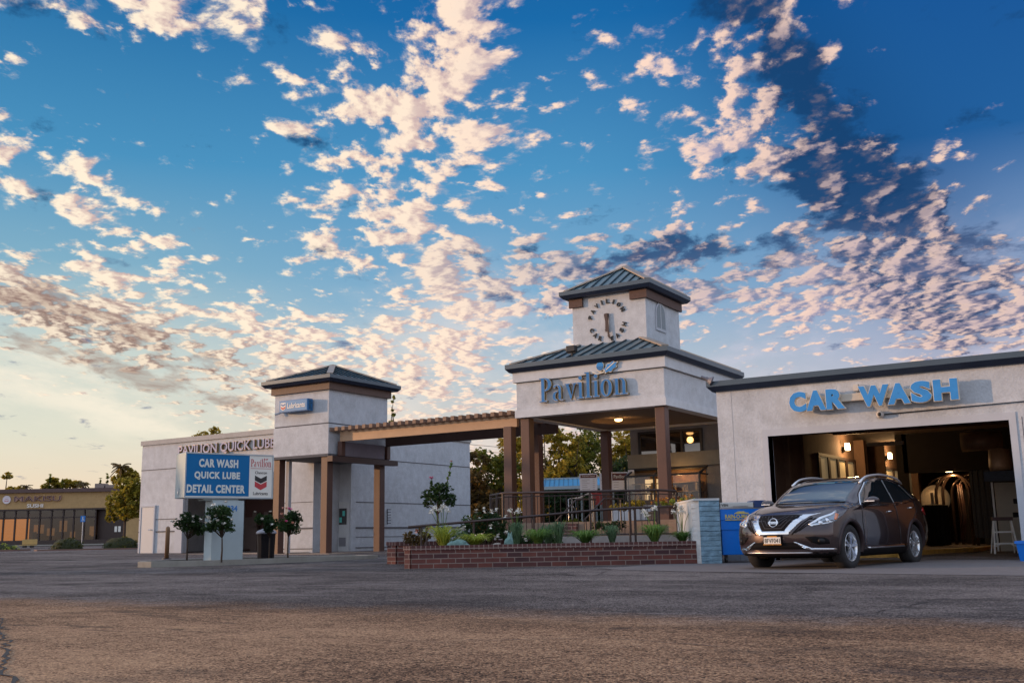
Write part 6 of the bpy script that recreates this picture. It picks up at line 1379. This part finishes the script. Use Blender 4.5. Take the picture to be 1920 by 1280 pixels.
for i, (u, v, h, R, lab) in enumerate([(-31, 29.6, 4.2, 2.2, 'unseen tree added left of the view to shade the pylon'), (-40, 36.5, 5.2, 2.6, 'unseen tree added left of the view to dapple the tower'), (-44, 31.0, 6.0, 2.4, 'tall unseen tree added left of the view to dapple the walls'), (-50, 26.5, 6.4, 2.8, 'farthest unseen tree added left of the view to dapple the walls')]):  # unseen trees added to shade the pylon and dapple the walls
    p = uvw(u, v); tree('shade_tree', (p.x, p.y, gz(p.x, p.y)), lab, 'tree', rblobs(60 + i, 13, R, R * 1.3, h - R * .6, R * .42), 2600, .30, LF_MID, h - R * .7, .14, 'unseen trees added to cast shade from the left', seed=60 + i, shell=.3)
# roses
def rose(u, v, z0, label, seed, R=.42, H=.62, th=.55, nfl=14, colors=(PETW,), n=1700, tilt=0):
    p = uvw(u, v); o = empty('rose_tree', (p.x, p.y, z0), 0, label, 'rose tree', 'standard rose trees on the kerb island')
    rg = random.Random(seed); bl_ = []
    for k in range(16):
        a = rg.uniform(0, 2 * pi); rr = R * rg.uniform(.1, .78); e2 = rg.uniform(.28, .44); tt = rg.random(); bl_.append((rr * cos(a), rr * sin(a), th + .10 + H * (.12 + .7 * tt) * (1 - .25 * rr / R), R * e2, R * e2, R * e2 * .8))
    V, F = leaf_cloud(seed, bl_, int(n * 2.1), .050, shell=.25); np_mesh('crown', V, F, LF_ROSE, o)
    mb = MB(); limbs(mb, ((0, 0, -.05), (0, 0, th)), [b[:3] for b in bl_], .022, seed=seed); mb.build('trunk', BARK, o, smooth=True)
    for k in range(nfl):
        b_ = rg.choice(bl_); a = rg.uniform(0, 2 * pi); zz = b_[2] + b_[5] * rg.uniform(.2, 1.3); c_ = Vector((b_[0] + cos(a) * b_[3] * 1.0, b_[1] - abs(sin(a)) * b_[4] * 1.05, zz)); m_ = MB(); s_ = rg.uniform(.045, .062)
        for j in range(9):
            aa = rg.uniform(0, 2 * pi); e_ = rg.uniform(-.2, 1.2); d_ = Vector((cos(aa) * cos(e_), sin(aa) * cos(e_), sin(e_))); s1 = d_.cross(Vector((0, 0, 1))).normalized() * s_ * .6; m_.add([c_, c_ + d_ * s_ + s1, c_ + d_ * s_ * 1.25, c_ + d_ * s_ - s1], [(0, 1, 2, 3)])
        m_.build('bloom', rg.choice(colors), o, recalc=False)
    return o
rose(-8.55, 27.4, .16, 'rose tree with salmon blooms left of the pylon base', 1, colors=(PETS, PETW), nfl=8, R=.44, H=.80, n=2800)
rose(-7.36, 26.35, .17, 'rose tree with white blooms in front of the pylon base', 2, colors=(PETW,), nfl=19, R=.56, H=.80, n=3400)
rose(-6.62, 28.3, .16, 'rose tree with white blooms right behind the pylon base', 3, colors=(PETW,), nfl=7, R=.42, H=.66, n=2400)
rose(-6.0, 27.75, .17, 'rose tree with pink blooms by the tower column', 4, colors=(PETS, PETP), nfl=11, R=.50, H=.68, n=2800)
# the taller shrub with the pink bloom in the planter
p = uvw(-1.85, 25.0); o = empty('rose_tree', (p.x, p.y, .43), 0, 'dense green rose tree with one long shoot in brick planter', 'rose tree')
bl_ = [(0, 0, 1.15, .32, .32, .24), (-.28, 0, 1.2, .22, .2, .16), (.3, .05, 1.12, .22, .2, .2), (.12, 0, 1.38, .24, .22, .14), (-.1, .1, 1.36, .18, .18, .12), (.38, 0, 1.0, .14, .14, .12), (-.34, 0, 1.0, .1, .12, .12)]
V, F = leaf_cloud(5, bl_, 4600, .050, shell=.25); np_mesh('crown', V, F, LF_ROSE, o); mb = MB(); limbs(mb, ((0, 0, -.05), (0, 0, .75)), [b[:3] for b in bl_], .032, seed=5)
tip = uvw(.34, 0, 1.95) ; mb.tube([(0, 0, .8), (tip.x * .6, tip.y * .6, 1.4), tip], [.02, .012, .006], 6); mb.build('trunk', BARK, o, smooth=True)
V, F = leaf_cloud(6, [(tip.x * t, tip.y * t, 1.3 + .66 * (t - .6) / .4, .05, .05, .07) for t in np.linspace(.6, 1, 8)], 220, .055, shell=.2); np_mesh('shoot_leaves', V, F, LF_GRASS, o)
mb = MB(); q0 = uvw(-.12, -.05, 1.3); q1 = uvw(-.14, -.08, 1.56); mb.tube([q0, q1], .008, 5); mb.build('bloom_stem', LF_GRASS, o)
V, F = leaf_cloud(16, [(q1.x, q1.y, 1.36 + .05 * k, .06, .06, .05) for k in range(4)], 160, .05, shell=.2); np_mesh('bloom_leaves', V, F, LF_ROSE, o)
for (du_, z, c_, s_) in ((-.14, 1.58, PETP, .06), (.34, 1.98, PETS, .035)):
    q = uvw(du_, -.1, z); m_ = MB(); rg = random.Random(3)
    for j in range(14): aa = rg.uniform(0, 2 * pi); e_ = rg.uniform(-.3, 1.3); d2 = Vector((cos(aa) * cos(e_), sin(aa) * cos(e_), sin(e_))); s1 = d2.cross(Vector((0, 0, 1))).normalized() * s_ * .6; m_.add([q, q + d2 * s_ + s1, q + d2 * s_ * 1.2, q + d2 * s_ - s1], [(0, 1, 2, 3)])
    m_.build('bloom', c_, o, recalc=False)
# strap-leaved plants, grasses
def blades(mb, n, h, spread, w, seed, droop=.6, up=.5):
    rg = random.Random(seed)
    for k in range(n):
        a = rg.uniform(0, 2 * pi); L_ = h * rg.uniform(.7, 1.15); r_ = spread * rg.uniform(.25, 1) ; b0_ = Vector((rg.uniform(-.04, .04), rg.uniform(-.04, .04), 0)); d = Vector((cos(a), sin(a), 0)); sd_ = Vector((-sin(a), cos(a), 0)) * w / 2
        q = [b0_, b0_ + d * r_ * .35 + Vector((0, 0, L_ * .6)), b0_ + d * r_ * .75 + Vector((0, 0, L_ * .9)), b0_ + d * r_ * 1.1 + Vector((0, 0, L_ * (1 - droop * rg.random())))]
        vs = []
        for i, x in enumerate(q): wd = (1, .9, .6, .08)[i]; vs += [x - sd_ * wd, x + sd_ * wd]
        mb.add(vs, [(2 * i, 2 * i + 1, 2 * i + 3, 2 * i + 2) for i in range(3)])
def strap(u, v, z, lab, seed, h=.3, sp=.25, m=LF_GRASS, n=60, w=.02, fl=0, fh=.7, grp='strap leaved plants in the brick planter', droop=.6, name='agapanthus', cat='plant', fsp=.25):
    p = uvw(u, v); o = empty(name, (p.x, p.y, z), 0, lab, cat, grp); h *= 1.2; sp *= 1.8; fh *= 1.15; mb = MB(); blades(mb, int(n * 2.4), h, sp, w * 1.25, seed, droop); mb.build('leaves', m, o, recalc=False); rg = random.Random(seed)
    for k in range(fl):
        x_, y_ = rg.uniform(-fsp, fsp), rg.uniform(-.1, .1); q = uvw(x_, y_, fh * rg.uniform(.85, 1.1)); m_ = MB(); m_.tube([(0, 0, 0), (q.x * .4, q.y * .4, q.z * .6), q], .006, 5); st_ = m_.build('flower_stalk', LF_GRASS, o)
        m_ = MB()
        for j in range(44):
            a = rg.uniform(0, 2 * pi); e_ = rg.uniform(-.5, 1.5); d = Vector((cos(a) * cos(e_), sin(a) * cos(e_), sin(e_))); c_ = q + d * rg.uniform(.03, .075); s1 = Vector((rg.uniform(-1, 1), rg.uniform(-1, 1), rg.uniform(-1, 1))).normalized() * .016; s2 = d.cross(s1).normalized() * .016; m_.add([c_ - s1, c_ + s2, c_ + s1, c_ - s2], [(0, 1, 2, 3)])
        m_.build('flower_head', PETW, o, recalc=False)
for a in [(-1.53, 22.2, 'tall white agapanthus at the left end of the planter', 1, .36, .30, LF_YEL, 60, .022, 6, .66),
          (-.85, 22.2, 'low yellow green drooping plant without blooms', 2, .22, .34, LF_YEL, 60, .022, 0, .6),
          (.02, 22.3, 'upright blue green tuft under two white blooms', 3, .40, .12, LF_BLUEG, 70, .016, 3, .66),
          (.48, 22.3, 'rounded wide green tuft in the middle of the planter', 4, .28, .30, LF_GRASS, 110, .016, 0, .6),
          (.93, 22.6, 'upright blue green tuft right of the rounded one', 5, .40, .13, LF_BLUEG, 70, .016, 0, .6),
          (1.48, 22.3, 'wide low green tuft beside the tall rail post', 6, .25, .33, LF_GRASS, 110, .016, 0, .6),
          (2.05, 22.3, 'small upright blue green tuft in front of brown plinth', 7, .32, .14, LF_BLUEG, 60, .016, 0, .6),
          (2.95, 22.3, 'green agapanthus with few drooping blooms beneath short rail', 8, .32, .26, LF_GRASS, 90, .020, 4, .58),
          (3.55, 22.4, 'agapanthus with tall white heads next to block wall', 9, .20, .20, LF_GRASS, 60, .020, 7, .62)]:
    u, v, lab, sd, h, sp, m, n, w, fl, fh = a; strap(u, v, .43, lab, sd, h, sp, m, n, w, fl, fh)
strap(.70, 22.9, .43, 'pale blue green tuft behind the two front tufts', 12, .36, .16, LF_BLUEG, 60, .016, 0, .6)
# bushes
def bush(u, v, z, lab, blobs, n, sz, m, seed, fl=0, pet=PETW, name='bush', grp=None, rz=None):
    p = uvw(u, v); o = empty(name, (p.x, p.y, z), YAW, lab, 'bush', grp); V, F = leaf_cloud(seed, blobs, n, sz, shell=.3); np_mesh('foliage', V, F, m, o); rg = random.Random(seed)
    mb = MB()
    for b in blobs: mb.tube([(b[0] * .2, b[1] * .2, -.03), (b[0], b[1], b[2])], [.015, .006], 5)
    mb.build('stem', BARK, o)
    for k in range(fl):
        b_ = rg.choice(blobs); a = rg.uniform(pi, 2 * pi); e_ = rg.uniform(-.3, 1.2); c_ = Vector((b_[0] + 1.12 * b_[3] * cos(a) * cos(e_), b_[1] + 1.12 * b_[4] * sin(a) * cos(e_), b_[2] + 1.12 * b_[5] * sin(e_))); m_ = MB()
        for j in range(9): aa = rg.uniform(0, 2 * pi); ee = rg.uniform(-.8, 1.3); d2 = Vector((cos(aa) * cos(ee), sin(aa) * cos(ee), sin(ee))); s1 = d2.cross(Vector((0, 0, 1))).normalized() * .025; m_.add([c_, c_ + d2 * .05 + s1 * 1.4, c_ + d2 * .07, c_ + d2 * .05 - s1 * 1.4], [(0, 1, 2, 3)])
        m_.build('bloom', pet, o, recalc=False)
    return o
bush(-.75, 24.9, .43, 'dark bush with white roses under the sloping handrail', [(0, 0, .3, .4, .3, .3), (.35, 0, .45, .3, .3, .3), (-.35, 0, .45, .28, .3, .3), (.1, 0, .62, .4, .3, .2), (.5, 0, .25, .3, .3, .2)], 3600, .06, LF_ROSE, 41, 15)
bush(-2.3, 24.6, .43, 'reddish green bush left of the first handrail post', [(0, 0, .15, .2, .2, .15), (.2, 0, .22, .16, .2, .15), (-.2, 0, .2, .16, .2, .18), (.05, 0, .36, .1, .1, .1)], 1300, .06, LF_RUST, 42, 3, PETS)
bush(.35, 24.9, .43, 'loose low green bush behind the middle tufts', [(0, 0, .12, .35, .3, .16), (.5, 0, .1, .3, .3, .14), (-.4, 0, .12, .3, .3, .14)], 2200, .05, LF_ROSE, 61, 6)
bush(-1.35, 24.3, .43, 'pale grey green low bush behind the green rock', [(0, 0, .2, .26, .2, .2), (.2, 0, .15, .2, .2, .15)], 1100, .05, LF_BLUEG, 43)
bush(4.35, 28.0, 1.36, 'yellow orange flowering bush in the tan planter box by the block wall', [(0, 0, .08, .35, .2, .13), (-.4, 0, .06, .25, .2, .12), (.3, 0, .12, .25, .2, .12)], 1300, .05, LF_YEL, 44, 22, PETO)
bush(3.1, 31.0, 1.33, 'golden leaved bush under the bay window', [(0, 0, .1, .4, .3, .14), (.5, 0, .16, .35, .3, .2)], 1400, .06, LF_GOLD, 45)
bush(2.7, 30.4, .70, 'small dark bush at foot of the back column', [(0, 0, .15, .4, .3, .15), (.3, 0, .22, .3, .3, .16), (-.3, 0, .2, .25, .3, .18)], 1400, .06, LF_ROSE, 46)
bush(.95, 33.5, .70, 'low green bush beyond the stair handrails', [(0, 0, .15, .5, .3, .2), (.9, 0, .25, .4, .3, .25)], 1500, .07, LF_MID, 47)
for (u, v, w, h, m, lab, nm) in ((-1.28, 23.2, .25, .14, ROCKT, 'flat pale green rock lying in the planter', 'rock'), (-.12, 23.2, .12, .26, ROCKT, 'upright green rock standing in the planter', 'rock'), (-.42, 23.1, .13, .055, ROCKG, 'small grey stone beside the upright green rock', 'rock')):
    p = uvw(u, v); mb = MB(); bm = bmesh.new(); bmesh.ops.create_icosphere(bm, subdivisions=4, radius=1); V = [(x.co.x * w * (1 + .35 * mnoise.noise(x.co * 1.6 + Vector((u, 0, 0)))), x.co.y * w * .7, max(-.2, x.co.z) * h * (1 + .5 * mnoise.noise(x.co * 2.1 + Vector((0, u, 3))))) for x in bm.verts]; F = [tuple(q.index for q in f.verts) for f in bm.faces]; bm.free()
    mb.add(V, F); o = mb.build('rock', m, smooth=False, loc=(p.x, p.y, .43), rz=YAW); tag(o, lab, 'rock', 'rocks in the brick planter')

# ================================================================ behind the pavilion: shade roof, menu boards, pipework
p = uvw(.9, 46); sr = empty('shade_shelter', (p.x, p.y, .2), YAW, 'blue ribbed metal shade roof on dark posts behind the pavilion', 'shelter')
A_ = [(0, 0, 2.52), (3.2, 0, 2.56), (3.2, 1.1, 2.98), (.32, 1.1, 2.93)]; m_ = MB(); m_.add(A_, [(0, 1, 2, 3)]); m_.add([(a, b, c - .05) for a, b, c in A_], [(3, 2, 1, 0)]); m_.build('roof', mat('roof_blue', (.06, .30, .50), .35, .2), sr, recalc=False)
m_ = MB()
for k in range(1, 16): x = k * .21; m_.bar((x, 0, 2.55), (x + .10 * (1 - k / 20), 1.1, 2.98), .03, .04)
m_.build('roof_seams', mat('seam_blue', (.02, .12, .22), .4), sr); m_ = MB(); m_.bar((0, 0, 2.50), (3.2, 0, 2.54), .1, .14); m_.bar((.32, 1.1, 2.96), (3.2, 1.1, 3.0), .08, .08); m_.bar((0, 0, 2.52), (.32, 1.1, 2.96), .06, .07); m_.build('edge', mat('shelter_edge', (.35, .42, .45), .5), sr)
for x in (.3, 3.0): m_ = MB(); m_.box(x - .06, x + .06, .3, .42, 0, 2.5); m_.build('post', BLACK, sr)
PBW = mat('board_white', (.78, .82, .90), .5, var=.04)
def board(u, v, w, z0, z1, lab, head, lines, hh, hm=MAROON, body=PBW, rows=6):
    p = uvw(u, v); z_ = .2; o = empty('menu_board', (p.x, p.y, z_), YAW, lab, 'sign', 'price boards behind the pavilion'); m_ = MB(); m_.box(0, w, 0, .08, z0 - z_, z1 - z_); m_.build('panel', body, o, bevel=.006)
    if hh: m_ = MB(); m_.box(.03, w - .03, -.006, -.001, z1 - z_ - .04 - hh, z1 - z_ - .04); m_.build('header', hm, o)
    if head: m_ = MB(); text_mb(m_, head, wallframe((w * .14, -.007, z1 - z_ - .04 - hh * .72)), w * .72, hh * .5, .003, .02); m_.build('header_lettering', SIGNW, o)
    m_ = MB(); rg = random.Random(int(u * 100))
    for k in range(rows):
        z = z1 - z_ - .10 - hh - k * (z1 - z0 - hh - .12) / rows; m_.box(w * .12, w * (.12 + rg.uniform(.28, .5)), -.004, -.001, z - .012, z); m_.box(w * .74, w * .86, -.004, -.001, z - .012, z)
    m_.build('small_print', mat('grey_print', (.25, .25, .27), .6), o)
    for x in (.05, w - .05): m_ = MB(); m_.box(x - .03, x + .03, .02, .07, 0, z0 - z_); m_.build('post', SIGNM, o)
    return o
board(2.38, 38, .64, 2.2, 2.84, 'white price board with dark header reading Express Detail', 'Express Detail', 0, .11)
board(3.12, 38.05, .40, 2.2, 2.84, 'plain white price board mostly behind the back column', '', 0, 0, rows=4)
board(3.54, 38, .60, 2.22, 2.88, 'white price board with tall dark Pavilion header', 'Pavilion', 0, .26, rows=3)
board(4.17, 38.05, .22, 2.22, 2.95, 'narrow white board with a small red mark beside the office', '', 0, .0, rows=1)
board(2.74, 37.6, .40, 1.70, 2.13, 'small dark red notice board below the white price boards', '', 0, 0, body=mat('notice_red', (.28, .02, .02), .5), rows=6)
p = uvw(2.0, 37); pg = empty('pipe_gantry', (p.x, p.y, .2), YAW, 'pale bent pipe gantry left of the red notice board', 'gantry'); m_ = MB()
m_.tube([(.02, 0, 0), (.02, 0, 1.72), (.3, 0, 1.74), (.62, 0, 1.88), (.72, 0, 1.86), (.74, 0, 0)], .03, 8); m_.build('pipe', mat('pipe_pale', (.5, .5, .48), .45), pg, smooth=True); m_ = MB(); m_.tube([(-.1, 0, 0), (-.1, 0, 1.7), (.02, 0, 1.72)], .025, 8); m_.tube([(.16, 0, 0), (.16, 0, 1.7)], .012, 6); m_.tube([(0, 0, 1.6), (.16, 0, 1.2)], .012, 6); m_.build('strut', STEEL, pg, smooth=True)
p = uvw(3.1, 33.5); wb = empty('low_white_wall', (p.x, p.y, .7), YAW, 'low white wall between back column and office corner', 'wall'); m_ = MB(); m_.box(0, 1.5, 0, .2, -.7, .80); m_.build('wall', WHITE2, wb, bevel=.01); m_ = MB(); m_.box(-.03, 1.53, -.03, .23, .801, .84); m_.build('coping', PARA, wb)
# overhead wires
p = uvw(0, 90); wr_ = empty('power_line', (p.x, p.y, 6), YAW, 'pair of thin wires crossing the sky behind the columns', 'wire'); m_ = MB()
for dz_ in (0, .5): m_.tube([(-12 + k * 2.5, 0, 2.9 + dz_ - .25 * k + .01 * (k - 5) ** 2) for k in range(12)], .02, 5)
m_.build('wire', BLACK, wr_)

# ================================================================ sushi shop across the lot
P0 = uvw(0, 85); sh = empty('sushi_shop', (P0.x, P0.y, .62), YAW, 'long low tan sushi shop with dark glazed front across the lot', 'building')
TAN = stucco('tan_stucco', (.42, .27, .12), 20, .01, .2); DKF = mat('dark_frame', (.03, .015, .012), .5)
m_ = MB(); m_.box(-60, -30.2, .02, 14, 2.95, 4.25); m_.box(-31.8, -30.2, .5, 14, 0, 2.95); m_.box(-60, -31.8, 3.0, 14, 0, 2.95); m_.build('wall', TAN, sh)
m_ = MB(); m_.box(-60.3, -30, -.25, 14.2, 4.252, 4.55); m_.build('roof_edge', mat('roof_brown', (.09, .05, .045), .6), sh)
m_ = MB(); m_.box(-60, -31.8, .0, 2.9, 2.82, 2.948); m_.box(-60, -31.8, -.15, .3, -.6, .42); m_.build('sill_band', DKF, sh)
xs_ = [-60 + .98 * k for k in range(29)]; m_ = MB()
for x in [-41.63 - .98 * k for k in range(18, 0, -1)] + [-41.63, -40.68, -39.68, -38.69, -37.73, -36.78, -35.92, -35.05, -34.14]: m_.box(x - .06, x + .06, .12, .24, .42, 2.82)
m_.box(-60, -34.1, .12, .24, 2.18, 2.28); m_.box(-34.1, -31.8, .6, .8, 0, 2.82); wf = m_.build('shopfront', DKF, sh)
WAM = mat('lit_room', (.5, .27, .08), .8, var=.5, vscale=.9, emit=(1, .45, .13), estr=.7)
m_ = MB(); m_.add([(-60, .19, .42), (-34.14, .19, .42), (-34.14, .19, 2.82), (-60, .19, 2.82)], [(0, 1, 2, 3)]); m_.build('pane', see_glass('shop_glass', (.42, .34, .27, 1)), wf, recalc=False)
m_ = MB(); rg = random.Random(6)
m_.box(-60, -34.1, 2.9, 2.95, .0, 2.9, mat=0); m_.box(-42.5, -39.75, .7, .75, .45, 2.17, mat=1)
for (a, b, c, d) in ((-39.6, -38.8, 1.0, 1.7), (-38.5, -37.9, .8, 1.4), (-37.5, -36.9, 1.1, 2.0), (-35.0, -34.5, .7, 1.5), (-36.6, -36.2, .6, 1.1)): m_.box(a, b, 1.2, 1.3, c, d, mat=2)
for k in range(20): x = rg.uniform(-41, -34.5); m_.box(x, x + rg.uniform(.2, .6), 1.0 + rg.random(), 2.0 + rg.random() * .5, .0, rg.uniform(.6, 1.2), mat=3)
m_.build('interior', [mat('room_dark', (.07, .035, .025), .8), WAM, mat('dim_glow', (.35, .2, .08), .8, var=.6, vscale=2, emit=(1, .55, .2), estr=.16), mat('furniture', (.05, .03, .02), .6)], sh)
m_ = MB(); m_.box(-32.7, -32.5, .55, .59, 1.0, 1.45); m_.box(-32.4, -32.2, .55, .59, 1.0, 1.45); m_.build('door_notice', SIGNW, sh)
for (x0, x1, z) in ((-35.5, -34.72, .52), (-34.6, -33.9, .40)): m_ = MB(); m_.box(x0, x1, 3, 4, 4.56, 4.56 + z); m_.build('roof_vent', mat('vent_box', (.22, .17, .15), .6), sh)
m_ = MB(); m_.tube([(-50, 4, 4.5), (-50, 4, 5.1)], .06); m_.box(-50.4, -49.6, 3.8, 4.2, 5.1, 5.3); m_.build('roof_lamp', DKF, sh)
ms = empty('sushi_sign', uvw(-40.75, 84.98, 4.17), YAW, 'dark raised MAKISU letters over small white SUSHI on the tan fascia', 'sign')
MK = mat('letter_dark', (.06, .025, .03), .45); letters('MAKISU', wallframe((0, 0, 0)), 3.8, .44, .12, .015, [mat('letter_rim', (.50, .30, .24), .5), MK], ms)
m_ = MB(); text_mb(m_, 'SUSHI', wallframe((1.05, 0, -.50)), 1.32, .30, .06, .02); m_.build('small_lettering', mat('sushi_white', (.72, .66, .60), .5), ms)
m_ = MB(); m_.prism([(-.63 + .33 * cos(q), .17 + .33 * sin(q)) for q in [2 * pi * k / 28 for k in range(28)]], 0, .08, wallframe((0, 0, 0))); m_.build('round_logo', mat('logo_pale', (.62, .55, .58), .5), ms)
m_ = MB(); m_.prism([(-.83, .12), (-.63, .06), (-.43, .12), (-.5, .04), (-.76, .04)], .085, .09, wallframe((0, 0, 0))); m_.prism([(-.75, .2), (-.5, .2), (-.5, .22), (-.75, .22)], .085, .09, wallframe((0, 0, 0))); m_.build('logo_mark', RED, ms)
# walkway, islands, hedges, bench, parking sign
p = [uvw(-75, 80), uvw(-29.5, 80), uvw(-29.5, 84.9), uvw(-75, 84.9)]; m_ = MB(); m_.add([(q.x, q.y, .60) for q in p] + [(q.x, q.y, .70) for q in p], [(4, 5, 6, 7), (0, 1, 5, 4), (1, 2, 6, 5)]); tag(m_.build('shop_walk', CONCG), kind='structure')
KD = mat('kerb_shaded', (.16, .09, .07), .8)
island('planting_island', [uvw(-27.2, 59.4), uvw(-26.8, 58.9), uvw(-21.0, 60.0), uvw(-20.5, 63), uvw(-24, 63.5), uvw(-27, 61.5)], .12, .28, .18, KD, SOIL, '')
island('planting_island', [uvw(-37.0, 60), uvw(-28.9, 60.5), uvw(-28.4, 61.6), uvw(-30, 63), uvw(-37.0, 63)], .15, .28, .18, KD, SOIL, '')
def hedge(u, v, w, h, z, lab, seed, m=LF_HEDGE):
    o = bush(u, v, z, lab, [(0, 0, h * .12, w * .5, .7, h * .86), (w * .04, 0, h * .15, w * .46, .66, h * .84)], 9000, .075, m, seed, name='clipped_hedge', grp='clipped bushes in the lot islands')
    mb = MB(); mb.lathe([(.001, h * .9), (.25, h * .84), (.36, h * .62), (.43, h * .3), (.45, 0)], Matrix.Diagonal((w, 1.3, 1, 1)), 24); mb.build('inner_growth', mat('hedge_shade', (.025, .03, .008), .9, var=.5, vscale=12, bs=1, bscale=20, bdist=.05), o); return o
hedge(-25.85, 60.6, 2.0, .72, .33, 'large dome shaped bush on the dark island', 51); hedge(-22.9, 61.0, 2.2, .70, .38, 'second rounded bush by the quick lube corner', 52); hedge(-30.2, 61.3, 2.6, .45, .35, 'low yellow lit bush at the left photo edge', 53, LF_YEL)
hedge(-20.8, 60.8, 1.5, .5, .38, 'small leafy shrub partly behind the quick lube corner', 54, LF_ROSE)
p = uvw(-32.45, 70); bn2 = empty('bench', (p.x, p.y, .50), YAW, 'small yellowish bench on two dark feet across the lot', 'bench'); m_ = MB(); m_.box(-.5, .5, -.2, .2, .14, .2); m_.build('seat', mat('bench_tan', (.42, .28, .10), .7), bn2, bevel=.01); m_ = MB(); m_.box(-.5, .5, .16, .22, .22, .55); m_.build('backrest', mat('bench_tan2', (.42, .28, .10), .7), bn2, bevel=.01)
for x in (-.3, .18): m_ = MB(); m_.box(x, x + .14, -.18, .18, 0, .14); m_.build('foot', BLACK, bn2)
p = uvw(-28.9, 70); ps = empty('parking_sign', (p.x, p.y, .45), YAW, 'blue accessible parking sign on a thin pole', 'sign'); m_ = MB(); m_.tube([(0, 0, 0), (0, 0, 1.85)], .025, 8); m_.build('pole', STEEL, ps); m_ = MB(); m_.box(-.16, .16, -.03, -.02, 1.68, 2.08); m_.build('plate', mat('sign_blue2', (.01, .16, .50), .4), ps)
m_ = MB(); Mq = wallframe((0, -.031, 1.76)); m_.prism([(-.03, .22), (.03, .22), (.03, .27), (-.03, .27)], 0, .003, Mq); m_.prism([(-.03, .08), (.02, .08), (.02, .2), (-.03, .2)], 0, .003, Mq); m_.prism([(.02, .08), (.09, .0), (.11, .02), (.03, .11)], 0, .003, Mq); m_.prism([(-.09, .0), (.05, .0), (.03, .03), (-.07, .03)], 0, .003, Mq); m_.build('wheelchair_symbol', SIGNW, ps)
